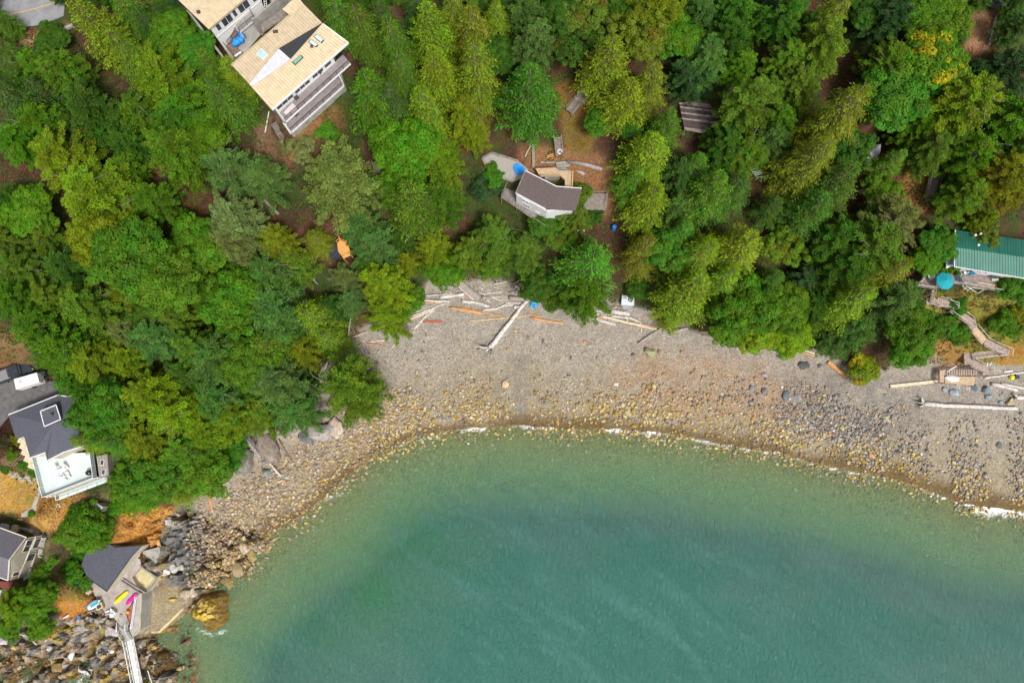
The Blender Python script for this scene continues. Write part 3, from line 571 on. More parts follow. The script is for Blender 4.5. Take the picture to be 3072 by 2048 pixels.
BOUL = [
 (1517,1151,15,(.60,.43,.27),'round tan boulder alone on the gravel below the great root log',1.05,0,.8),
 (1950,1056,20,(.30,.31,.17),'olive green boulder below the log on the middle beach',1.15,-.7,.75),
 (1977,1054,9,(.33,.2,.13),'small reddish brown rock touching the olive green boulder',1,0,.8),
 (1846,1045,3,(.7,.7,.7),'tiny white stone just below the pale squared log',1,0,.8),
 (1899,1063,7,(.1,.1,.11),'dark slate stone left of the olive green boulder',1.1,.5,.6),
 (2046,1055,7,(.5,.2,.06),'orange stone right of the olive green boulder',1.2,.3,.6),
 (1752,1025,7,(.5,.22,.08),'orange stone lying alone above the cobbles mid beach',1.2,.3,.6),
 (2255,1160,12,(.19,.21,.22),'flat blue grey boulder in the dark stone field',1.1,.4,.6),
 (2290,1172,12,(.16,.18,.2),'darker blue grey boulder right of its twin in the stone field',1,.9,.6),
 (2253,1147,8,(.5,.36,.2),'tan boulder resting above the flat blue grey boulder',1,0,.7),
 (2268,1145,6,(.52,.4,.26),'pale tan stone at the right of the tan boulder',1,0,.7),
 (2410,1098,20,(.085,.09,.095),'low black slab on the gravel below the leaning firs',1.35,.2,.35),
 (2340,1070,11,(.1,.1,.11),'small black slab close under the tree line',1.3,-.3,.4),
 (2355,1185,18,(.13,.15,.17),'dark blue slab at the left of the flat stone sheet',.8,0,.4),
 (2395,1192,22,(.23,.22,.20),'wide flat grey stone sheet in the dark stone field',1.5,.3,.16),
 (2459,1095,9,(.12,.12,.12),'dark rock near the upper end of the orange plank',1.1,0,.5),
 (2860,1179,16,(.28,.35,.39),'pale blue boulder below the white dinghy',1.0,.4,.7),
 (2832,1168,9,(.26,.32,.35),'small pale blue rock left of the pale blue boulder',1,0,.6),
 (2924,1166,15,(.17,.22,.26),'slate blue boulder just below the ladders',1.15,0,.7),
 (2954,1170,15,(.16,.21,.25),'slate blue boulder at the right of the boulder cluster',1,.7,.7),
 (2962,1189,12,(.18,.25,.28),'lowest slate blue boulder of the cluster by the stair foot',1.2,0,.6),
 (3002,1186,9,(.2,.25,.28),'half buried bluish rock left of the root end log',1.2,0,.5),
 (3000,1206,9,(.2,.25,.27),'bluish rock left of the beige rock by the long white log',1.1,.5,.6),
 (3028,1207,14,(.44,.36,.24),'beige rock with grey face above the long white log',1.1,.2,.7),
 (2997,1334,12,(.13,.13,.14),'dark round stone half sunk in the far right gravel',1.1,0,.35),
 (2658,1254,13,(.36,.35,.22),'pale olive slab among yellow stones by the root mass',1.4,-.8,.4),
 (3050,1258,6,(.3,.3,.3),'small grey stone below the long white log',1,0,.6),
 (1780,1230,11,(.38,.29,.12),'ochre block in the pair of cobbles on the lower beach',.9,0,.8),
 (1901,1231,11,(.42,.28,.08),'large ochre block near the waterline mid beach',1,.6,.8),
 (1846,1153,10,(.55,.47,.38),'pale pinkish stone with two neighbours on the mid beach',1.2,.3,.6),
 (1866,1212,10,(.5,.42,.3),'cream stone above the ochre block',1,0,.7),
 (1832,1200,8,(.55,.5,.42),'pale long stone left of the cream stone',1.3,-.8,.6),
 (968,1296,52,(.30,.27,.25),'great grey outcrop with a dark vein at the foot of the wood',1.25,.2,.55),
 (1005,1285,32,(.44,.36,.28),'pale flank of the outcrop facing the yellow cobbles',.8,.2,.6),
 (925,1310,30,(.16,.16,.17),'dark grey rock at the left of the great outcrop',1.2,.3,.5),
 (860,1290,26,(.19,.17,.15),'rounded grey rock between the two outcrops',1.2,0,.6),
 (808,1331,48,(.25,.21,.17),'long brown outcrop with rusty moss on its crown',.72,.55,.75),
 (790,1290,34,(.21,.185,.17),'grey upper end of the long brown outcrop',.9,.5,.75),
 (744,1382,36,(.22,.20,.17),'upright grey brown rock beside the crossed logs',.72,-.35,.7),
 (722,1402,22,(.2,.19,.17),'low rock left of the upright grey brown rock',1,0,.6),
 (802,1418,18,(.2,.22,.21),'square grey green block below the crossed logs',1.1,.1,.7),
 (798,1388,15,(.26,.26,.24),'flat grey stone above the square grey green block',1.2,0,.5),
 (500,1716,16,(.66,.64,.64),'white boulder in the dark rocks right of the concrete basin',1.2,.2,.7),
 (530,1700,14,(.42,.4,.36),'pale rock right of the white boulder',1,0,.7),
 (217,1968,12,(.72,.72,.7),'white upright rock in the lower shore',.75,0,.9),
 (138,1920,10,(.68,.66,.62),'white rock under the bleached branch',1.1,0,.8),
 (150,1942,10,(.5,.5,.48),'pale grey rock below the white rock by the branch',1,0,.8),
 (337,1952,9,(.72,.72,.7),'small white rock left of the gangway',1.3,-.3,.7),
 (12,1920,20,(.44,.42,.42),'pale grey bluff rock at the left margin',1,.3,.7),
 (338,1893,18,(.42,.38,.38),'pale pinkish rock under the small stair',1.2,.3,.7),
 (290,1862,17,(.3,.28,.25),'grey slab below the rocking boat rack',1.2,-.2,.6),
 (250,1880,14,(.26,.25,.22),'grey broken slab above the shore',1.3,0,.6),
 (640,1825,14,(.4,.3,.12),'yellow topped stone on the weedy rock',1,0,.4),
 (716,1702,28,(.30,.23,.13),'brown headland rock above the waterline point',1.1,-.6,.55),
 (754,1662,23,(.33,.25,.1),'weed covered rock at the tip of the point',1.2,-.5,.6),
 (738,1640,18,(.45,.36,.27),'pale pink block behind the weed covered tip',1,.4,.7),
 (730,1613,14,(.5,.4,.2),'round yellow boulder above the pale pink block',1.1,0,.7),
 (688,1745,23,(.26,.19,.08),'dark weed covered rock at the south of the point',1,.7,.6),
 (815,1688,13,(.42,.27,.14),'orange boulder awash off the point',1.2,0,.35),
 (777,1689,9,(.36,.33,.18),'small yellowish rock awash left of the orange boulder',1.2,0,.35),
 (560,1780,20,(.4,.33,.24),'pale shore block beside the weedy sea stack',1.1,.4,.6),
 (583,1772,16,(.44,.37,.26),'cream block above the weedy sea stack',1,0,.7),
 (545,1700,16,(.38,.35,.3),'grey white block on the dark shelf',1.1,0,.6),
 (318,1960,24,(.24,.2,.13),'broad brown rock left of the gangway foot',1.3,0,.4),
 (180,2000,22,(.28,.19,.08),'big weed brown rock by the foaming gap',1.2,.4,.5),
 (120,2012,18,(.24,.16,.07),'weed brown rock left of the big one by the foam',1.2,0,.5),
 (345,2010,19,(.36,.26,.11),'yellow brown rock beside the gangway trusses',1.2,.5,.5),
 (432,1925,15,(.2,.17,.13),'dark brown rock right of the gangway head',1,0,.6),
 (20,1985,16,(.36,.27,.16),'tan rock at the bottom left shore',1.3,0,.4),
 (70,1998,14,(.36,.25,.12),'tan rock next to the bottom left shore rock',1.3,0,.4),
 (705,1480,7,(.3,.3,.29),'grey stone on the shingle below the wood',1,0,.6),
]
for b in BOUL: boulder(b[0], b[1], b[2], b[3], b[4], el=b[5], rot=b[6], flat=b[7])
def weedy_rock(u, v, rpx, label, seed, R_h, cols):
    g = P(u, v, .3); R = rpx / 14.6; n = 46
    rng = np.random.default_rng(seed); th = np.linspace(0, 2 * np.pi, 2 * n, False); rr = np.linspace(0, 1, n)
    T, Rr = np.meshgrid(th, rr); x = Rr * np.cos(T) * R; y = Rr * np.sin(T) * R
    wob = 1 + .12 * np.sin(3 * T + seed) + .08 * np.sin(5 * T + 2 * seed); x *= wob; y *= wob
    h1, e1, c1 = cells(x / 1.1 + seed, y / 1.1, seed); h2, e2, c2 = cells(x / .5 + seed, y / .5, seed + 3)
    z = R_h * (1 - Rr ** 2.6) * (.8 + .3 * fbm(x / 2, y / 2, 3, seed)) + ((h1 - .5) * .5 + (h2 - .5) * .28 - .2 * (e1 < .07)) * (1 - Rr ** 4) - 1.2 * Rr ** 6
    cc = np.array(cols)[(c2 * 5.99).astype(int).clip(0, 5)]; weed = sstep(.35, .75, Rr + (fbm(x / 1.5, y / 1.5, 3, seed + 9) - .5) * .9 + .25 * (x > 0)); cc = cc * (1 - weed[..., None] * .75) + np.array((.09, .05, .012)) * weed[..., None] * .75
    idx = np.arange(T.size).reshape(T.shape); i2 = np.roll(idx, -1, 1); F = np.stack([idx[:-1], i2[:-1], i2[1:], idx[1:]], -1).reshape(-1, 4)[:, ::-1]
    me = npmesh('weedy_boulder', np.stack([x, y, z], -1).reshape(-1, 3), F, M_STONE, False, attrs=[('lc', 'FLOAT_COLOR', cc.reshape(-1, 3))])
    o = bpy.data.objects.new('weedy_boulder', me); COL.objects.link(o); o.location = g; ORG[o.name] = g; tag(o, label, 'boulder')
    return o
weedy_rock(634, 1829, 58, 'great round boulder capped with yellow and brown seaweed in the shallows', 5, 2.2, [(.5,.36,.03),(.42,.28,.03),(.18,.1,.02),(.4,.3,.12),(.28,.17,.03),(.5,.38,.1)])
weedy_rock(478, 1985, 42, 'black weed covered boulder right of the gangway', 8, 1.5, [(.06,.045,.03),(.1,.06,.02),(.14,.08,.02),(.05,.05,.05),(.2,.14,.05),(.09,.07,.05)])

# the largest loose stones as things of their own
def d_big(u, v, x, y, dw, land, hill):
    return np.where(land & ~hill, np.clip(np.exp(-((dw - 4) / 4.5) ** 2) + (u > 2150) * .8 + (u < 1150) * .7, 0, 1) * lanes(u, v) * (v > B_top(u) + 60) * (u > 580), 0)
x, y, s, cols, u, v, dw = stone_field(700, 580, 3060, 1060, 1720, d_big, beachpal, .38, .72, 21)
GN = {0: ('yellow ochre cobble in the band of stones along the waterline', 'ochre cobbles along the waterline'),
      1: ('pinkish beige cobble on the stony curve of beach left of the clear gravel', 'beige cobbles of the left shore'),
      2: ('angular grey or tan stone in the dark stone field right of mid beach', 'stones of the dark stone field')}
PR = []; rng = np.random.default_rng(3)
for k in range(8):
    vv, ff = stone_proto(rng, 1, .35); PR.append((vv * np.array([1, .85, .62]), ff))
cache = {}
for i in range(min(225, len(x))):
    g_ = 1 if u[i] < 1150 else (2 if u[i] > 2150 and dw[i] > 4 else 0)
    if g_ == 2: cols[i] = GRY[i % len(GRY)] if i % 3 else YEL[i % len(YEL)]
    elif g_ == 0: cols[i] = YEL[i % len(YEL)] * .95
    elif g_ == 1: cols[i] = BEI[i % len(BEI)]
    key = (g_, i % 12)
    if key not in cache:
        vv, ff = PR[i % 8]; cache[key] = npmesh('cobble', vv, ff, M_STONE, False, fattrs=[('lc', 'FLOAT_COLOR', np.repeat(cols[i][None], len(ff), 0) * rng.uniform(.85, 1.1, (len(ff), 1)))])
    o = bpy.data.objects.new('cobble', cache[key]); COL.objects.link(o); o.location = (x[i], y[i], float(hz(x[i], y[i])) + s[i] * .2); o.scale = (s[i],) * 3; o.rotation_euler = (0, 0, i * 2.4)
    tag(o, GN[g_][0], 'cobble', GN[g_][1])

# ------------------------------------------------------------------ driftwood
def wood(name, c, var=.3): return mat(name, c, .8, var, 1.1, .5, 10, stretch=(1, 1, 1))
def logmat(name, c, dark):
    return mat(name, c, .8, .2, 2.2, .6, 9, col2=dark)
LM = {'w': logmat('bleached_wood', (.66,.62,.58), (.27,.24,.225)), 'g': logmat('grey_wood', (.36,.32,.28), (.17,.15,.135)), 'o': logmat('orange_wood', (.62,.33,.14), (.38,.17,.06)),
      'y': logmat('yellow_wood', (.62,.45,.20), (.42,.27,.10)), 'r': logmat('red_wood', (.42,.10,.05), (.25,.06,.03)), 'b': logmat('brown_wood', (.24,.16,.11), (.12,.08,.055)), 'c': logmat('cream_wood', (.68,.58,.42), (.46,.36,.24)),
      'p': logmat('pink_wood', (.50,.29,.20), (.3,.16,.1))}
def log(pts, w, m, label, name='driftwood_log', cat='driftwood', taper=.85, lift=0, up=0, roots=None, square=False, group='driftwood on the beach', knots=0):
    """a log lying on the beach through the given photo pixels, w = thickness in pixels"""
    g = [G(u, v) for u, v in pts]; R = w / 15.0 / 2; n = max(4, int((g[-1] - g[0]).length / 1.0)) if len(pts) == 2 else 0
    rng = random.Random(int(pts[0][0] * 3 + pts[0][1])); P_ = []
    if n:
        for i in range(n + 1):
            t = i / n; q = g[0].lerp(g[1], t); P_.append(q)
    else:
        for i in range(len(g) - 1):
            for k in range(4): P_.append(g[i].lerp(g[i + 1], k / 4))
        P_.append(g[-1])
    z0 = max(float(hz(p[0], p[1])) for p in (P_[0], P_[-1]))
    out = []; rs = []
    for i, p in enumerate(P_):
        t = i / (len(P_) - 1); r = R * (1 - (1 - taper) * t) * (1 + rng.uniform(-.1, .1))
        zz = P_[0][2] * (1 - t) + P_[-1][2] * t; jit = 0 if square else .22 * R
        out.append(Vector((p[0] + rng.uniform(-jit, jit), p[1] + rng.uniform(-jit, jit), max(zz, float(hz(p[0], p[1])) - .1) + R * .75 + up))); rs.append(r)
    m_ = MB()
    if square: m_.beam(out[0], out[-1], R * 2, R * 1.3)
    else:
        m_.tube(out, rs, 9)
        for k in range(knots):
            i = rng.randrange(1, len(out) - 1); a = rng.uniform(0, 6.28); q = out[i]; m_.tube([q, q + Vector((math.cos(a), math.sin(a), .5)) * R * rng.uniform(1.6, 3)], [R * .25, R * .1], 5)
    if roots is None: return tag(m_.build(name, LM[m], smooth=not square), label, cat, group)
    t_ = thing(name, out[0], label, cat, group); m_.build('trunk', LM[m], t_, True)
    k0, nroots, ln = roots; e = out[k0]; d = (out[k0] - out[1 if k0 == 0 else -2]).normalized()
    for k in range(nroots):
        a = 2 * math.pi * k / nroots + rng.uniform(-.4, .4); sd_ = d.cross(Vector((0, 0, 1))).normalized(); v_ = (sd_ * math.cos(a) + Vector((0, 0, 1)) * abs(math.sin(a)) * .7).normalized()
        l = ln * rng.uniform(.6, 1.2); p0 = e - d * R * rng.uniform(.3, 1.2); p1 = p0 + (d * .5 + v_ * .8).normalized() * l * .5; p2 = p1 + (d * rng.uniform(.2, 1) + v_ * rng.uniform(.1, .8) + Vector((0, 0, rng.uniform(-.4, .1)))).normalized() * l * .5
        MB().tube([p0, p1, p2], [R * .55, R * .38, R * .12], 6).build('root', LM['g' if k % 3 == 0 else m], t_, True)
    return t_
def c1(x, y): return (1220 + .1786 * x, 830 + .1786 * y)
def c2(x, y): return (1640 + .1956 * x, 860 + .1956 * y)
def L1(a, b, w, m, label, f=c1, **k): return log([f(*a), f(*b)] if not isinstance(b, list) else [f(*a)] + [f(*q) for q in b], w * .18, m, label, **k)
L1((1370,1240), (2110,290), 92, 'w', 'great bleached tree trunk with flared roots pointing down the beach', taper=.55, roots=(0, 9, 2.6), up=.1, name='root_log')
L1((850,100), (1215,400), 105, 'g', 'widest grey beam leaning out of the wood at the pile', square=True, up=.5)
L1((740,60), (1140,400), 38, 'w', 'white pole along the left edge of the widest grey beam', up=.7)
L1((790,95), (1105,400), 26, 'p', 'pinkish pole squeezed against the white pole on the pile', up=.4)
L1((320,328), (810,288), 24, 'w', 'thin white pole above the fat white log of the pile', up=.35)
L1((570,352), (962,302), 70, 'w', 'fat white log with grey bands in the left of the pile', up=.1)
L1((235,405), (720,418), 40, 'w', 'pale log with a blunt right end over the fanned poles', up=.15)
L1((260,440), (590,430), 20, 'o', 'thin orange stick under the pale blunt log')
L1((125,605), (595,428), 20, 'w', 'uppermost of the fanned white poles')
L1((85,668), (648,448), 30, 'w', 'long middle pole of the fanned white poles', up=.05)
L1((70,712), (466,545), 36, 'c', 'cream pole with an orange butt, lowest of the straight fanned poles')
L1((138,868), [(290,690), (468,556)], 30, 'w', 'bent white branch below the fanned poles')
L1((288,750), (598,757), 34, 'r', 'short red beam lying level on the gravel', square=True)
L1((720,520), (1252,606), 42, 'o', 'orange log tapering left on the open gravel', taper=1.5)
L1((908,518), (1608,666), 22, 'o', 'long thin tan pole crossing above the yellow pole', up=.12)
L1((1030,746), (1990,662), 22, 'y', 'long yellow pole running under the great trunk')
L1((935,410), [(1180,440), (1390,500)], 58, 'w', 'crooked pale grey log below the widest beam')
L1((1275,568), [(1500,540), (1640,480), (1800,480)], 38, 'w', 'crooked white log pointing at the great trunk')
L1((1190,258), (1592,402), 22, 'w', 'straight white pole in the middle of the pile')
L1((1325,282), (1600,260), 20, 'w', 'short white stick tucked by the shrubs over the pile')
L1((1640,440), (1985,452), 28, 'w', 'short white log ending at the great trunk')
L1((1720,352), (2015,400), 78, 'g', 'thick grey log end right of the pile, left of the great trunk')
L1((1818,160), (2000,285), 26, 'w', 'white board over the grey logs at the wood edge', up=.3, square=True)
L1((1830,235), (2012,345), 60, 'g', 'grey log under the white board at the wood edge')
L1((2005,300), (2100,235), 40, 'b', 'brown branch stump above the tip of the great trunk')
L1((530,150), (795,182), 55, 'g', 'grey log half hidden by shrubs at the pile head')
L1((635,285), (690,232), 18, 'c', 'short cream stick above the fat white log')
L1((1270,345), (1420,365), 60, 'g', 'rounded grey stump between the pale logs')
L1((1800,510), (1925,515), 62, 'w', 'flat pale driftwood slab left of the great trunk')
rk_ = random.Random(12)
for i in range(26):
    x0, y0 = (rk_.uniform(560, 2000), rk_.uniform(120, 420)) if i < 18 else (rk_.uniform(700, 1500) + 3000, rk_.uniform(300, 560)); an = rk_.uniform(-.6, .6) + (1.2 if i % 4 == 0 else 0); ln_ = rk_.uniform(90, 260)
    f_ = c1 if i < 18 else (lambda x, y: c2(x - 3000, y)); L1((x0, y0), (x0 + ln_ * math.cos(an), y0 + ln_ * math.sin(an)), rk_.uniform(10, 24), rk_.choice('wwgcb'), 'thin stick tangled in the left pile under the shrubs' if i < 18 else 'thin stick tangled in the right pile by the storage box', f_, name='driftwood_stick', cat='stick', group='sticks of the left driftwood pile' if i < 18 else 'sticks of the right driftwood pile', up=rk_.uniform(0, .35))
log([c1(2020, 625), c1(2262, 676)], 5, 'o', 'upper of the two short orange logs right of the great trunk')
log([(1593,953), (1640,962), (1690,971)], 7.5, 'o', 'knotty lower of the two orange logs right of the great trunk', knots=3)
L1((612,462), (1055,588), 34, 'w', 'squared pale log, lowest of the right pile', c2, square=True)
L1((620,438), (872,492), 20, 'o', 'thin orange pole above the squared pale log', c2)
L1((822,448), (1680,656), 48, 'c', 'long yellowish log, longest of the right pile', c2, taper=.6)
L1((1000,455), [(1300,485), (1445,550)], 34, 'w', 'white log with a clawed root end in the right pile', c2, taper=1.2, roots=(-1, 5, .9))
L1((980,370), (1262,425), 80, 'w', 'thick white stump log in the right pile', c2)
L1((695,352), (905,392), 32, 'w', 'white log end showing under the fir skirt', c2)
L1((660,400), (1035,442), 20, 'w', 'thin white pole over the long yellowish log', c2)
L1((1270,545), (1690,625), 36, 'p', 'brownish log on the upper side of the long yellowish log', c2)
L1((1398,870), (1835,588), 40, 'g', 'grey weathered log pointing down left from the wood', c2, taper=1.6)
L1((1890,700), (2165,640), 90, 'g', 'grey hollow stump lying against the shrubs', c2, taper=.5)
L1((1150,310), (1560,385), 30, 'g', 'grey beam in front of the white storage box', c2, square=True)
L1((1240,350), (1640,440), 12, 'p', 'thin pink stick above the clawed root log', c2)
for i, (a, b) in enumerate([((1500,430),(1700,560)),((1560,370),(1740,590)),((1600,480),(1820,480)),((1620,340),(1700,470))]):
    L1(a, b, 12, 'p', ['leftmost reddish twig of the brush heap right of the pile','longest reddish twig of the brush heap','level reddish twig across the brush heap','uppermost reddish twig of the brush heap'][i], c2, name='driftwood_branch', cat='branch', group='twigs of the reddish brush heap')
log([(2202,1042),(2238,1047)], 5, 'w', 'left of the two short white logs by the low firs')
log([(2240,1044),(2283,1049)], 8, 'w', 'right of the two short white logs by the low firs')
log([(2388,1043),(2450,1063)], 6, 'c', 'cream log under the leaning blue green fir')
log([(2400,1054),(2440,1068)], 5, 'o', 'orange log just below the cream log under the leaning fir')
log([(2404,1016),(2440,1020)], 5, 'c', 'thin cream stick half under the leaning fir')
log([(2482,1087),(2537,1131)], 11, 'o', 'thick orange plank with a split middle on the right beach', square=True)
log([(2098,996),(2124,997)], 6, 'p', 'pinkish log stub under the shrubs right of the grey stump')
log([(2668,1159),(2818,1143)], 9, 'c', 'long cream beam leading to the stair platform', square=True)
log([(2764,1212),(2900,1219),(3046,1226)], 14, 'w', 'longest white log with a torn root mass on the right beach', taper=.8, roots=(0, 10, 2.0), name='root_log')
log([(2972,1151),(3048,1171)], 12, 'w', 'white log nearest the stair foot on the right')
log([(3000,1150),(3090,1169)], 8, 'w', 'thin white log above the one nearest the stair foot')
log([(3042,1190),(3090,1196)], 13, 'w', 'white log with knobbed root end at the right margin', roots=(0, 6, 1.2), name='root_log')
log([(2950,1134),(3020,1124),(3090,1112)], 6, 'w', 'long white pole leaning on the platform at the right')
log([(1060,922),(1052,1015),(1042,1082)], 5, 'g', 'long grey dead trunk hanging down the bluff', up=.5, taper=1.2)
log([(1059,1014),(1099,996)], 4, 'c', 'bare forked branch right of the hanging trunk', up=.4, name='driftwood_branch', cat='branch')
log([(1068,1014),(1098,1026)], 3, 'w', 'short white branch under the forked branch', up=.3, name='driftwood_branch', cat='branch')
log([(1076,1034),(1110,1031),(1158,1040)], 6, 'p', 'pink brown log below the rusty hollow')
log([(1106,1026),(1162,1020)], 4, 'c', 'thin cream pole above the pink brown log')
log([(1043,1020),(1080,1062),(1108,1107)], 3, 'g', 'thin grey branch running down to the shingle', name='driftwood_branch', cat='branch')
log([(1067,1018),(1080,1040),(1092,1062)], 3, 'c', 'thin tan branch between the grey ones', name='driftwood_branch', cat='branch')
log([(1025,1040),(1041,1018)], 5, 'o', 'splintered orange stick at the shrub edge')
log([(1175,1044),(1184,1034)], 4, 'c', 'small cream chip on the gravel by the bush')
for i, (a, b) in enumerate([((949,1150),(973,1098)),((957,1152),(979,1090)),((964,1150),(988,1078)),((976,1130),(1000,1076)),((952,1088),(984,1070)),((956,1100),(975,1086))]):
    log([a, b], 5.5, 'g' if i != 2 else 'c', ['leftmost pole of the stack under the dark wood','second pole of the stack under the dark wood','palest pole of the stack under the dark wood','rightmost pole of the stack under the dark wood','topmost slanting pole above the stack in the wood','short slanting pole above the stack in the wood'][i], up=.5, name='driftwood_pole', cat='pole', group='poles stacked at the wood edge')
log([(746,1308),(796,1369)], 11, 'g', 'thick grey log, upper of the crossed logs on the brown outcrop', up=2.4)
log([(794,1364),(848,1428)], 7, 'w', 'white log sliding off the brown outcrop', up=.9)
log([(812,1385),(826,1395)], 3, 'c', 'short pale stick beside the white log')
log([(700,1399),(763,1339)], 4, 'g', 'grey pole along the wood edge left of the outcrop', up=.4)
log([(681,1417),(719,1394)], 5, 'c', 'forked cream stick at the wood edge')
log([(838,1316),(873,1378)], 3, 'b', 'thin brown pole at the right of the brown outcrop', up=.4)
log([(622,1453),(630,1495),(639,1536)], 5, 'o', 'long orange pole below the lowest bushes on the left shore', taper=1.3)
log([(478,1616),(487,1657)], 10, 'o', 'stubby tan post lying above the dark rock shelf', up=.3)
log([(624,1440),(640,1462)], 13, 'w', 'pale stump at the head of the long orange pole')
log([(57,1890),(88,1903),(117,1929)], 5, 'w', 'bleached branch on the rocks in the lower left', up=.6)
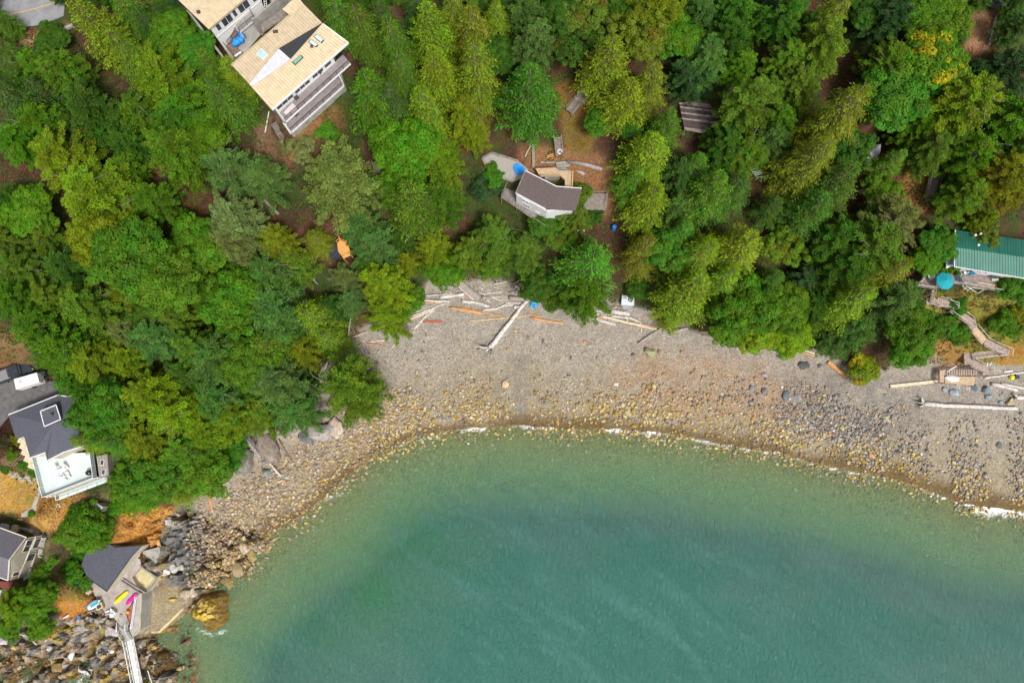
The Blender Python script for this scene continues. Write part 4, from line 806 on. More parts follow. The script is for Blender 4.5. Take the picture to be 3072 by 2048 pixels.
# ------------------------------------------------------------------ trees
M_LEAF = leaf_mat('foliage'); M_BARK = mat('bark', (.17,.125,.10), .9, .3, 3, .8, 9, col2=(.07,.05,.04)); M_BARKG = mat('grey_bark', (.30,.27,.24), .9, .25, 3, .7, 9, col2=(.14,.12,.11)); M_BARKR = mat('red_bark', (.42,.20,.11), .6, .3, 2, .3, 6, col2=(.22,.1,.05))
def kites(p, d, wv, drop):
    """leaf sprays: p base (n,3), d along, wv half width vector"""
    n = len(p); a = p; b = p + d * .45 + wv; c = p + d + drop; e = p + d * .45 - wv
    v = np.stack([a, b, c, e], 1).reshape(-1, 3); f = np.arange(4 * n).reshape(n, 4)
    return v, f
def conifer(seed, H, R, nb, style):
    rng = np.random.default_rng(seed); pb, db, wb, kb = [], [], [], []; tr = MB()
    lean = rng.uniform(-.02, .02, 2) * H; tr.tube([(0, 0, -1.5), (0, 0, 0), (lean[0] * .5, lean[1] * .5, H * .5), (lean[0], lean[1], H * .98)], [H * .022, H * .019, H * .012, H * .003], 8)
    asym = rng.uniform(0, 6.28); 
    for i in range(nb):
        nw = 7; lv = i // nw; nl = nb / nw; t = .10 + .885 * ((lv + rng.uniform(-.12, .12) + .5) / nl) if style == 'fir' else .10 + .885 * ((i + rng.random()) / nb)
        if i >= nw * int(nl): t = rng.uniform(.9, .985)
        if style == 'fir': prof = (1 - t) ** .82 * (1 if t > .2 else .85) + .03
        elif style == 'hem': prof = (1 - t) ** .7 * .98 + .04
        elif style == 'doug': prof = math.sqrt(max(0, 1 - ((t - .42) / .60) ** 2)) * .95 + .06
        az = (i % nw) * 6.283 / nw + lv * 2.4 + rng.normal(0, .16); L_ = R * prof * rng.uniform(.72, 1.2) * (1 + .12 * math.cos(az - asym))
        if style == 'doug' and rng.random() < .18: L_ *= 1.15
        if L_ < .25: L_ = .25
        hd = np.array([math.cos(az), math.sin(az), 0]); z0 = t * H
        up0, dr = {'fir': (.28 + .5 * t, .38), 'hem': (.15 + .5 * t, .62), 'doug': (.35 + .45 * t, .30)}[style]
        if style == 'doug': up0 += rng.uniform(-.15, .25)
        def at(s): return np.array([lean[0] * t, lean[1] * t, z0]) + hd * (L_ * s) + np.array([0, 0, L_ * (up0 * s - dr * s * s)])
        if L_ > 1.2 and (style != 'doug'): tr.tube([at(0), at(.5), at(.9)], [.035 * L_ ** .5 + .02, .03, .012], 4, False)
        ks = max(3, int(L_ / .30)); bt = rng.uniform(.72, 1.22); new = 1 + .25 * rng.random()
        for j in range(ks):
            s = .14 + .86 * (j + .5) / ks
            if style == 'doug' and s < .35: continue
            p0 = at(s); sl_ = up0 - 2 * dr * s; fwd = hd + np.array([0, 0, sl_]); fwd /= np.linalg.norm(fwd)
            sd_ = np.array([-hd[1], hd[0], 0])
            tl = min(1.5, (.30 * L_ * (1 - s) + .26) * rng.uniform(.7, 1.2)); 
            if style == 'doug': tl = min(1.5, .30 * L_ + .25) * (.45 + .8 * math.sin(min(1, s * 1.05) * 2.6)) * rng.uniform(.7, 1.2)
            for sg in (-1, 1):
                dv = fwd * (.62 if style != 'hem' else .8) + sd_ * sg * .78; dv[2] -= {'fir': .05, 'hem': .42, 'doug': -.12}[style]; dv /= np.linalg.norm(dv)
                m = max(2, int(tl / .15)); q = (np.arange(m) + rng.random()) / m
                pp = p0 + np.outer(q * tl, dv); pp[:, 2] -= {'fir': .10, 'hem': .35, 'doug': 0}[style] * (q * tl) ** 2
                pp += rng.normal(0, {'fir': .035, 'hem': .05, 'doug': .13}[style], (m, 3))
                ld = dv + rng.normal(0, .28 if style != 'doug' else .5, (m, 3)) + fwd * .25 + (np.array([0, 0, .3]) if style == 'doug' else 0); ld /= np.linalg.norm(ld, axis=1)[:, None]
                ll = rng.uniform(.22, .38, m)[:, None] * {'fir': 1., 'hem': 1.1, 'doug': .85}[style]
                w_ = np.cross(ld, np.array([0, 0, 1.]) + rng.normal(0, .35 if style != 'doug' else .6, (m, 3))); w_ /= np.linalg.norm(w_, axis=1)[:, None] + 1e-6
                pb.append(pp); db.append(ld * ll); wb.append(w_ * ll * {'fir': .24, 'hem': .17, 'doug': .30}[style])
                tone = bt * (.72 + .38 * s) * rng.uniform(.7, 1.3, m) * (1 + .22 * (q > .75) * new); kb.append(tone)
    if style == 'doug':
        pb, db, wb, kb = [], [], [], []; nbo = 84
        for i in range(nbo):
            t = .16 + .83 * ((i + rng.random()) / nbo); prof = .55 * math.sqrt(max(0, 1 - ((t - .34) / .68) ** 2)) + .45 * (1 - t) ** .7 + .04; az = (i % 7) * .8976 + (i // 7) * 2.4 + rng.normal(0, .17); L_ = R * prof * rng.uniform(.66, 1.14) * (1 + .13 * math.cos(2 * az - asym)); hd = np.array([math.cos(az), math.sin(az), 0]); bt = rng.uniform(.74, 1.22)
            if t < .8: tr.tube([(0, 0, t * H), tuple(np.array([0, 0, t * H + L_ * .12]) + hd * L_ * .45), tuple(np.array([0, 0, t * H + L_ * .2]) + hd * L_ * .8)], [.09, .05, .02], 4, False)
            side = np.array([-hd[1], hd[0], 0]); k_ = 3 + int(L_ / .6)
            for j in range(k_):
                s = 1.04 - .78 * (j / max(1, k_ - 1)); wd = .22 * L_ * (1 - s) * (.4 + s); c0 = np.array([lean[0] * t, lean[1] * t, t * H]) + hd * L_ * s + side * rng.uniform(-1, 1) * (wd + .12) + np.array([0, 0, L_ * (.42 * s - .20 * s * s) + rng.uniform(-.25, .3)])
                rp = rng.uniform(.34, .62) * (.7 + .09 * L_) * (1.15 - .35 * s); n = int(62 * rp / .5); a_ = rng.normal(size=(n, 3)); a_ /= np.linalg.norm(a_, axis=1)[:, None]; a_ = a_ + hd * .35; rad = rng.random(n)[:, None] ** .45
                q = c0 + a_ * rad * rp * np.array([1, 1, .55]); ld = a_ * .8 + hd * .5 + np.array([0, 0, .25]) + rng.normal(0, .35, (n, 3)); ld /= np.linalg.norm(ld, axis=1)[:, None]; ll = rng.uniform(.17, .31, n)[:, None]
                w_ = np.cross(ld, np.array([0, 0, 1.]) + rng.normal(0, .5, (n, 3))); w_ /= np.linalg.norm(w_, axis=1)[:, None] + 1e-6
                pb.append(q); db.append(ld * ll); wb.append(w_ * ll * .27); kb.append(bt * rng.uniform(.85, 1.15) * rng.uniform(.68, 1.32, n))
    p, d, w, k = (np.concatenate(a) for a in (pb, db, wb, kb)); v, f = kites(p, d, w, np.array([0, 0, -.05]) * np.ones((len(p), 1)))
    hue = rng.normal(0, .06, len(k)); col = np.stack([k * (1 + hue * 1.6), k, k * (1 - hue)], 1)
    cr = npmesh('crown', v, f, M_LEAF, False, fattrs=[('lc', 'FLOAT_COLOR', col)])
    if style == 'doug' and seed % 5 in (1, 3):   # bare grey twigs that show in the top
        for _ in range(7):
            az = rng.random() * 6.28; z = H * rng.uniform(.7, .98); r = R * rng.uniform(.2, .5); a = np.array([math.cos(az) * r * .9, math.sin(az + 1) * r * .9, z]); b_ = a + np.array([math.cos(az) * r, math.sin(az) * r, rng.uniform(.1, .9)])
            m = (a + b_) / 2 + rng.normal(0, .3, 3); tr.tube([a, m, b_], [.04, .03, .012], 4, False)
    return tr, cr
def broad(seed, H, R, ncl, leaf=.27, acc=None, squat=.55, loose=1.0, top=.45):
    rng = np.random.default_rng(seed); tr = MB(); tr.tube([(0, 0, -1.5), (0, 0, 0), (rng.uniform(-.3, .3), .1, H * .5), (0, 0, H * .8)], [H * .03, H * .026, H * .018, H * .006], 7)
    P_, D_, W_, K_ = [], [], [], []
    cz = H * (1 - squat * .55); nc = 0; cent = []
    for c in range(ncl):
        th = c * 2.399; ph = math.acos(1 - (1 - (-.15)) * (c + .5) / ncl); rr = rng.uniform(.72, 1.02)
        rr *= 1 + .16 * math.sin(3 * th + seed) + .12 * math.sin(5 * th) + rng.uniform(-.16, .2)
        ctr = np.array([R * math.sin(ph) * math.cos(th) * rr, R * math.sin(ph) * math.sin(th) * rr, cz + H * squat * .5 * math.cos(ph) * rr * 1.0]); cr_ = R * rng.uniform(.12, .23) * loose; bt_ = rng.uniform(.72, 1.2)
        if c % 3 == 0: tr.tube([(0, 0, H * top), tuple(ctr * .6 + np.array([0, 0, cz * .3])), tuple(ctr)], [.09, .06, .02], 4, False)
        n = int(22 * (cr_ / leaf) ** 2) + 10; a = rng.normal(size=(n, 3)); a[:, 2] = np.abs(a[:, 2]) * 1.0 - .35; a /= np.linalg.norm(a, axis=1)[:, None]
        q = ctr + a * cr_ * rng.uniform(.75, 1.1, n)[:, None] * np.array([1, 1, .75])
        nn = a + np.array([0, 0, .7]) + rng.normal(0, .45, (n, 3)); nn /= np.linalg.norm(nn, axis=1)[:, None]
        t_ = np.cross(nn, rng.normal(size=(n, 3))); t_ /= np.linalg.norm(t_, axis=1)[:, None]; b_ = np.cross(nn, t_); l = leaf * rng.uniform(.7, 1.25, n)[:, None]
        P_.append(q - t_ * l / 2); D_.append(t_ * l); W_.append(b_ * l * .42)
        k = bt_ * rng.uniform(.78, 1.2, n); col = np.stack([k, k, k], 1) * (1 + rng.normal(0, .05, (n, 3)))
        if acc is not None:
            frac, mul = acc; on = (vnoise(np.array([ctr[0] * .55 + seed]), np.array([ctr[1] * .55]), 3)[0] > 1 - frac)
            if on: col[rng.random(n) < .8] *= np.array(mul)
        K_.append(col)
    v, f = kites(np.concatenate(P_), np.concatenate(D_), np.concatenate(W_), np.zeros((1, 3)))
    return tr, npmesh('crown', v, f, M_LEAF, False, fattrs=[('lc', 'FLOAT_COLOR', np.concatenate(K_))])
PROTO = {}
def mkproto(key, pair, bark, H, R):
    tr, cr = pair; o = tr.build('trunk', bark, None, True); COL.objects.unlink(o); m = o.data
    off = ORG[o.name]; m.transform(Matrix.Translation(off)); bpy.data.objects.remove(o); PROTO.setdefault(key, []).append((m, cr, H, R))
for k in range(4): mkproto('f', conifer(10 + k, 15, 4.6, 125, 'fir'), M_BARK, 15, 4.6)
for k in range(4): mkproto('h', conifer(20 + k, 17, 4.6, 130, 'hem'), M_BARK, 17, 4.6)
for k in range(5): mkproto('p', conifer(30 + k, 14, 4.8, 120, 'doug'), M_BARKG, 14, 5.5)
for k in range(4): mkproto('m', broad(40 + k, 11, 4.6, 170), M_BARK, 11, 5.3)
mkproto('y', broad(50, 11, 4.6, 180, acc=(.45, (5.2, 2.0, 1.3))), M_BARK, 11, 5.3)
mkproto('r', broad(52, 9, 4.6, 90, acc=(.30, (1.5, .75, 1.0)), loose=1.0), M_BARKR, 9, 5.3)
for k in range(3): mkproto('s', broad(60 + k, 3.2, 2.4, 60, leaf=.2, squat=.9, top=.2, loose=1.3), M_BARK, 3.2, 2.9)
mkproto('o', broad(64, 3.2, 2.4, 60, leaf=.2, squat=.9, top=.2, loose=1.3, acc=(.4, (2.0, 1.05, 1.0))), M_BARK, 3.2, 2.9)
CLR = {'Y': ((0.144,0.241,0.007), 'yellow green'), 'G': ((0.074,0.188,0.007), 'green'), 'D': ((0.046,0.125,0.009), 'dark green'), 'B': ((0.074,0.174,0.029), 'blue green'), 'T': ((0.150,0.207,0.050), 'pale grey green'),
       'O': ((0.150,0.197,0.006), 'olive'), 'E': ((0.054,0.183,0.010), 'bright green'), 'K': ((0.101,0.188,0.012), 'dull green'), 'X': ((0.035,0.096,0.022), 'dark bluish'), 'A': ((0.206,0.125,0.013), 'rusty')}
KIND = {'f': ('fir tree', 'fir', 'tree'), 'h': ('drooping conifer', 'hemlock', 'tree'), 'p': ('clumpy evergreen', 'evergreen', 'tree'), 'm': ('leafy tree', 'leafy', 'tree'), 'y': ('yellowing maple', 'maple', 'tree'), 'r': ('red barked tree', 'madrona', 'tree'), 's': ('rounded shrub', 'shrub', 'shrub'), 'o': ('orange flecked shrub', 'shrub', 'shrub')}
ONAME = {'f': 'fir_tree', 'h': 'drooping_conifer', 'p': 'evergreen_tree', 'm': 'leafy_tree', 'y': 'maple_tree', 'r': 'madrona_tree', 's': 'shrub', 'o': 'shrub'}
TREES = []
def T(s):
    for w in s.split():
        a = w.split(','); TREES.append((float(a[0]) * 1.3061, float(a[1]) * 1.3061, float(a[2]) * 1.3061, a[3], a[4]))
# photo column, row, crown radius (in 2352-wide pixels), kind, colour
T("""6,42,36,f,G 22,120,45,h,G 28,190,55,f,G 226,62,72,f,Y 150,165,66,p,G 83,150,50,p,G 383,180,88,p,Y 320,260,60,p,G 425,262,80,p,G 512,228,70,h,G 413,350,78,p,G 540,165,52,h,Y
533,390,72,p,B 540,500,72,p,T 100,285,72,p,G 45,320,60,p,G 150,370,85,p,Y 217,435,90,p,Y 293,385,45,p,G 350,460,62,p,G 73,490,58,m,G 210,255,78,p,D 240,300,50,p,D 35,235,75,h,D
400,85,50,m,G 455,120,45,m,E 483,150,52,f,G 300,30,60,h,G 290,110,62,h,Y 345,60,45,h,D 100,215,50,h,D 170,290,45,p,D 470,310,52,m,G 290,330,50,p,D
780,40,62,h,G 830,65,62,h,G 880,40,55,h,D 905,95,60,h,G 991,75,75,f,Y 1085,70,72,h,O 1000,160,70,f,Y 1095,160,72,h,Y 851,225,88,f,G 921,165,62,h,G 900,235,60,h,D 975,250,66,h,Y 1071,262,62,p,Y
1088,310,40,p,Y 782,408,98,p,T 690,345,34,r,T 607,410,60,p,B 935,350,75,m,G 1010,370,68,p,Y 950,460,82,f,G 1015,460,62,p,G 905,420,52,p,G 824,520,50,p,B 1112,430,34,s,X 1135,407,22,s,E 960,20,50,h,D 1140,40,50,h,Y 1140,130,45,m,D 1040,20,50,h,Y
1209,30,60,p,B 1226,105,64,p,B 1220,225,92,f,E 1290,30,50,m,D 1340,38,65,r,K 1316,105,55,r,D 1393,150,82,f,Y 1440,225,72,f,Y 1490,190,60,h,O 1476,80,66,r,K 1510,25,70,p,Y 1430,30,40,m,D 1610,35,55,p,B 1560,90,55,m,G 1626,133,62,p,B
1580,180,56,p,X 1676,90,58,p,D 1376,283,32,m,E 1443,287,32,m,E 1526,290,52,f,G 1493,350,75,f,Y 1455,420,55,f,G 1560,400,46,p,B 1493,467,72,f,Y 1555,480,48,p,B 1626,440,75,f,G 1600,380,50,f,G 1715,238,74,p,K 1672,300,28,p,B 1665,340,62,p,D
1710,350,60,p,K 1770,330,50,p,B 1690,430,55,f,D 1690,20,55,p,E 1750,50,40,p,E 1700,150,45,p,G
1804,40,58,p,E 1850,60,35,p,D 1911,35,60,h,O 1885,115,75,p,K 1810,140,58,p,K 1835,195,60,p,K 1765,215,48,p,K 1790,275,50,p,G 1925,265,92,h,O 1862,370,80,h,O 2047,40,62,p,X 1990,30,45,m,D 2100,30,55,m,G 2160,45,58,m,G 2147,95,50,m,D 2127,145,72,y,G 2031,145,58,p,K
2050,225,78,m,E 1990,240,45,m,D 2100,295,52,p,G 2214,240,92,p,Y 2150,210,40,m,D 2314,167,70,p,X 2250,190,45,p,D 2320,275,75,p,G 2338,60,42,p,B 2232,168,36,p,X 2305,150,36,p,D 2131,350,60,p,K 2047,375,40,f,K 2231,360,60,p,G 2298,400,72,p,O 1914,420,75,f,D 1945,350,50,m,D
1860,490,75,f,D 2047,505,72,p,T 2214,445,58,p,K 2020,448,42,m,G 2180,330,50,p,K 2260,300,60,p,D 2330,350,50,p,D 2330,440,45,p,O
50,620,62,p,K 93,750,66,p,G 150,610,58,p,D 35,690,55,p,G 233,550,62,m,Y 300,590,80,m,G 383,640,78,m,G 300,670,58,p,O 450,573,66,m,G 467,660,58,p,G 533,563,60,p,T 570,610,45,p,T 533,690,70,m,G 205,700,66,p,K 283,756,45,p,T 360,776,64,p,B
450,796,58,p,K 150,800,62,p,G 217,830,62,p,Y 290,823,50,p,Y 500,823,76,p,B 560,830,56,m,G 347,906,72,p,Y 400,950,70,p,Y 238,942,60,m,E 250,960,45,m,G 205,1012,42,h,Y 262,1010,55,h,G 333,1010,58,p,Y 500,906,66,p,B 467,985,60,p,Y 545,950,56,p,Y 433,1030,60,p,K
20,560,50,p,K 30,460,40,p,D 120,550,45,p,K 120,680,50,p,K 400,730,50,p,K 340,720,45,m,D 200,780,40,p,D 600,740,45,p,D 420,860,50,p,D 170,870,48,p,G 110,820,40,p,G
638,563,58,p,O 621,630,72,p,B 675,610,50,p,K 631,715,80,p,B 727,552,42,h,O 852,540,34,p,B 860,563,62,p,B 795,640,42,p,T 803,690,40,p,B 721,725,66,h,Y 755,775,56,h,Y 880,648,64,p,Y 890,728,54,p,Y 938,686,34,m,G 938,600,36,p,O 921,548,42,p,D
998,573,52,p,Y 1021,620,44,m,G 1085,576,56,p,K 1133,552,64,p,K 1128,600,38,m,G 615,800,66,f,G 700,806,44,p,O 805,890,80,p,K 835,915,50,p,K 640,880,74,p,B 671,940,66,p,B 608,945,56,p,K 615,856,50,m,G 700,880,40,p,D 560,880,40,p,D 760,705,40,p,D 660,770,45,p,D 850,610,40,p,D
1359,600,86,f,E 1343,670,70,p,G 1205,578,52,p,K 1236,656,40,m,D 1276,690,26,s,G 1293,545,38,r,K 1476,573,58,h,O 1543,573,55,m,E 1609,583,72,h,Y 1700,570,78,f,Y 1576,673,84,f,Y 1659,645,66,h,Y 1466,663,28,s,D 1545,725,36,h,Y 1710,706,66,m,G 1670,746,46,m,G 1735,760,50,m,Y 1560,540,50,f,E
1797,563,48,r,K 1914,550,64,p,D 1997,563,82,p,K 1935,615,70,p,D 2035,625,62,h,O 1950,690,72,h,Y 2047,690,66,p,B 1964,750,66,p,B 1900,780,40,p,B 2081,750,56,m,G 2081,800,44,m,G 1984,848,36,o,Y 1800,700,56,m,G 1807,765,50,m,Y 1850,640,45,p,X 1770,640,45,f,D 1870,700,50,p,D 1770,480,45,f,D
2150,560,40,m,E 2180,600,32,s,G 2200,705,22,s,E 2200,765,28,s,E 2175,740,24,s,E 2314,740,34,s,G 2331,660,40,m,E 2260,550,30,r,K 2120,600,34,m,G 2340,720,24,s,O 2080,700,40,p,B 2260,500,30,p,O
350,1096,54,m,E 400,1125,46,h,Y 320,1130,44,m,G 467,1075,62,m,G 520,1045,42,m,E 380,1060,45,m,D 300,1100,36,m,G 190,1195,42,s,G 232,1220,28,s,G 183,1266,30,o,E 160,1316,28,s,E 150,1230,24,s,K 35,1385,42,p,Y 68,1400,36,p,G 97,1370,34,m,G 97,1436,26,m,G 92,1320,20,s,G
1296,474,36,r,K 1330,500,34,p,K 1250,515,32,m,D 1335,445,24,r,K 1275,502,26,s,K 1362,494,24,s,D 20,1440,26,s,G 205,1240,28,s,G 190,1340,18,s,E 115,1290,14,s,G 72,1180,8,s,G 25,1045,14,s,G 52,1068,12,s,E 78,1085,12,s,E 40,1010,14,s,O 12,1075,12,s,E 712,970,12,s,Y 628,1030,11,o,G 268,1165,22,s,G 1130,385,14,s,G 745,295,26,s,E 760,310,20,s,G""")
LMK = [('the tan roofed house', 880, 220), ('the long retaining log', 1750, 480), ('the brown roofed cottage', 1640, 580), ('the green roofed house', 2960, 760), ('the teal parasol', 2839, 841), ('the slate roofed house', 150, 1290), ('the white sun deck', 200, 1430),
       ('the pickup and white trailer', 60, 1130), ('the grey boathouse roof', 330, 1690), ('the orange timber deck', 1030, 745), ('the driftwood pile', 1400, 880), ('the white storage box', 1883, 900), ('the dark timber platform', 2100, 345),
       ('the white gabled hut', 2615, 460), ('the top left road bend', 90, 30), ('the earth bank at the top right', 2960, 90), ('the grey outcrop below the wood', 960, 1300), ('the dinghy landing', 2860, 1130), ('the beige gabled cottage', 60, 1660), ('the hillside stair under the firs', 1745, 290),
       ('the olive boulder', 1950, 1056), ('the blue plastic raft', 1605, 905), ('the stacked poles', 965, 1115), ('the orange plank', 2510, 1110), ('the stair beside the blue tub', 1285, 800), ('the gangway', 400, 1950), ('the weedy boulder', 634, 1829), ('the lawn at the left margin', 60, 1480)]
ORD = ['nearest', 'second', 'third', 'fourth', 'fifth', 'sixth', 'seventh', 'eighth', 'ninth', 'tenth', 'eleventh', 'twelfth', 'thirteenth', 'fourteenth', 'fifteenth', 'sixteenth', 'seventeenth', 'eighteenth', 'nineteenth', 'twentieth']
DIRS = ['right of', 'upper right of', 'above', 'upper left of', 'left of', 'lower left of', 'below', 'lower right of']
def relabel(items):
    """items: (object, u, v, adjective phrase, noun); one label each: which tree counted outwards from what landmark"""
    b = {}
    for o, u, v, adj, noun in items:
        n, lu, lv = min(LMK, key=lambda l: math.hypot(l[1] - u, l[2] - v)); d = math.hypot(lu - u, lv - v); k = int(round(math.degrees(math.atan2(lv - v, u - lu)) / 45)) % 8
        b.setdefault((n, k, noun), []).append((d, o, adj))
    for (n, k, noun), l in b.items():
        l.sort(key=lambda q: q[0])
        for i, (d, o, adj) in enumerate(l):
            o['label'] = (f"{adj} {noun}, {ORD[min(i, 19)]} to the {DIRS[k]} {n}" if len(l) > 1 else f"{adj} {noun} to the {DIRS[k]} {n}").replace('to the above', 'above').replace('to the below', 'below').replace('the left of', 'left of', 1) if False else \
                (f"{adj} {noun}, {ORD[min(i, 19)]} {DIRS[k]} {n}" if len(l) > 1 else f"{adj} {noun} {DIRS[k]} {n}")
TL = []; rt = random.Random(5); cnt = {}
def plant(u, v, rp, kind, col, hscale=1.0, filler=False):
    k = cnt.get(kind, 0); cnt[kind] = k + 1; m, cr, H0, R0 = PROTO[kind][k % len(PROTO[kind])]
    z = 10.0; frac = .55 if kind in 'fh' else .62
    for _ in range(25):
        dist = (HC - z) / math.cos(math.atan(math.hypot(u - 1536, v - 1350) / FPX)) ; R = rp / FPX * (HC - z) * 1.12
        sc = R / R0; H = H0 * sc * hscale
        if kind in 'fhp': H = min(max(H, 8 if not filler else 4), 24)
        x, y = Pn(u, v, z); g = float(hz(x, y)); z = .6 * z + .4 * (g + H * frac)
    x, y = Pn(u, v, z); g = float(hz(x, y)); t_ = bpy.data.objects.new(ONAME[kind], None); COL.objects.link(t_); t_.empty_display_size = .5
    t_.location = (float(x), float(y), g); t_.scale = (sc, sc, H / H0); t_.rotation_euler = (0, 0, rt.uniform(0, 6.28))
    c = np.array(CLR[col][0]) * np.array([rt.uniform(.85, 1.15), rt.uniform(.9, 1.1), rt.uniform(.8, 1.2)]) * rt.uniform(.9, 1.12)
    for nm, me_ in (('trunk', m), ('crown', cr)):
        o = bpy.data.objects.new(nm, me_); COL.objects.link(o); o.parent = t_; o.color = (*c, 1)
    size = 'low' if rp < 45 else 'small' if rp < 62 else 'mid sized' if rp < 85 else 'large' if rp < 105 else 'very large'
    tag(t_, 'x', KIND[kind][2], {'tree': 'trees of the hillside wood', 'shrub': 'shrubs on the slopes'}[KIND[kind][2]])
    TL.append((t_, u, v, f"{size} {CLR[col][1]}", KIND[kind][0])); return t_
for u, v, r, k, c in TREES:
    if (k in 'hfp') and rt.random() < .0: pass
    plant(u, v, r, k, c, {'h': .80, 'f': .85, 'p': .9}.get(k, 1.0) * rt.uniform(.85, 1.15))
# understorey: young trees where the canopy leaves gaps
CLEAR = [ov(p) for p in ([(-20,-20),(180,-20),(180,60),(60,100),(-20,90)], [(395,-20),(710,-20),(815,110),(790,230),(660,320),(520,150)], [(600,240),(700,240),(700,330),(640,480),(690,560),(600,480)],
    [(1100,330),(1410,330),(1430,520),(1150,520)], [(1260,160),(1360,160),(1410,330),(1270,330)], [(1550,225),(1670,225),(1660,310),(1560,310)], [(1960,320),(2160,320),(2160,480),(1940,480)], [(2200,10),(2300,10),(2290,140),(2190,140)],
    [(2090,530),(2400,530),(2400,900),(2040,900)], [(-20,760),(120,760),(170,870),(270,900),(270,1100),(-20,1100)], [(-20,1100),(500,1140),(500,1600),(-20,1600)], [(740,470),(830,470),(830,600),(740,600)], [(640,420),(720,420),(760,560),(650,530)], [(900,540),(1000,580),(1000,660),(930,620)],
    [(820,740),(900,740),(900,830),(820,830)], [(700,640),(760,640),(760,700),(700,700)], [(740,800),(760,800),(760,1000),(560,1000),(600,960),(700,960)])]
gu, gv = np.meshgrid(np.arange(-60, 3130, 42.), np.arange(-60, 1500, 42.)); gu = gu.ravel() + RNG.uniform(-16, 16, gu.size); gv = gv.ravel() + RNG.uniform(-16, 16, gv.size)
BV = [(u, v) for u, v in B_PX] ; forest = BV + [(3300, -400), (-100, -400)]
ok = inside(gu, gv, forest) & (pdist(gu, gv, BV) > 45)
for c in CLEAR: ok &= ~inside(gu, gv, c)
tu = np.array([t[0] for t in TREES]); tv = np.array([t[1] for t in TREES]); trr = np.array([t[2] for t in TREES])
nf = 0
for u, v in zip(gu[ok], gv[ok]):
    d = np.hypot(tu - u, tv - v) / trr
    if d.min() > .82 and nf < 110:
        r_ = rt.uniform(30, 48); k = rt.choice('ffmp'); c = rt.choice('DDXDK'); plant(u, v, r_, k, c, .8, True); nf += 1
        tu = np.append(tu, u); tv = np.append(tv, v); trr = np.append(trr, r_)
relabel(TL)
print('trees', len(TL), 'fillers', nf)
# low growth nobody could count
def undergrowth():
    n = 30000; rng = np.random.default_rng(77); u = rng.uniform(-40, 3110, n); v = rng.uniform(-60, 1900, n); x, y, z = Gn(u, v)
    hill = inside(x, y, BL + [(900, 900), (-900, 900)]); db = pdist(x, y, BL); k = hill & (db > .8) & (fbm(x / 5, y / 5, 3, 200) > .40)
    bad = [[(-20,1130),(235,1130),(235,1190),(180,1240),(20,1300),(-20,1300)], [(25,1244),(290,1172),(340,1440),(140,1500),(40,1320)], [(-20,1560),(150,1600),(125,1700),(60,1770),(-20,1790)], [(243,1600),(430,1630),(440,1900),(330,1860),(243,1740)],
           [(-60,-60),(200,-60),(210,40),(90,85),(-60,100)], [(2900,-60),(3130,-60),(3020,60),(2970,150),(2890,150)], [(530,-60),(700,200),(900,60),(960,-60)], [(1447,470),(1560,480),(1720,500),(1740,570),(1640,670),(1500,600)], [(-20,1400),(110,1450),(100,1530),(-20,1540)], [(2760,790),(3090,820),(3090,870),(2750,860)], [(1690,240),(1800,240),(1860,500),(1860,650),(1690,660)], [(2560,560),(2680,500),(2700,600),(2570,620)]]
    for p in bad: k &= ~inside(u, v, p)
    x, y, u, v = x[k], y[k], u[k], v[k]; m = len(x); q = 9
    tuft = rng.uniform(.25, .6, m); a = rng.random((m, q)) * 6.28; rr = rng.random((m, q)) ** .5 * tuft[:, None]
    px = x[:, None] + np.cos(a) * rr; py = y[:, None] + np.sin(a) * rr; pz = hz(px, py) + rng.uniform(.02, .5, (m, q)) * tuft[:, None]
    p = np.stack([px, py, pz], -1).reshape(-1, 3); d = np.stack([np.cos(a), np.sin(a), rng.uniform(-.2, .5, (m, q))], -1).reshape(-1, 3) * rng.uniform(.2, .42, (m * q, 1)); w = np.cross(d, [0, 0, 1.]) * .36
    vv, ff = kites(p, d, w, np.zeros((1, 3)))
    pal = np.array([(.035,.085,.012),(.05,.10,.015),(.09,.11,.018),(.13,.07,.02),(.05,.08,.015),(.04,.065,.014)]); wch = (fbm(x / 3, y / 3, 3, 210) * 9).astype(int) % 6
    dry = inside(u, v, [(330,1530),(560,1500),(520,1650),(330,1680)]) | inside(u, v, [(60,1480),(260,1480),(240,1600),(60,1600)]) | inside(u, v, [(150,1780),(290,1790),(260,1870),(150,1860)]) | inside(u, v, [(2990,1030),(3090,1030),(3090,1110),(2990,1110)])
    c = pal[wch]; c[dry] = np.array([(.42,.22,.05)]); c = np.repeat(c * rng.uniform(.7, 1.2, (m, 1)), q, 0) * rng.uniform(.8, 1.2, (m * q, 1))
    me_ = npmesh('undergrowth', vv, ff, M_LEAF, False, fattrs=[('lc', 'FLOAT_COLOR', c)]); o = bpy.data.objects.new('undergrowth', me_); COL.objects.link(o); o.color = (1, 1, 1, 1); tag(o, kind='stuff')
undergrowth()
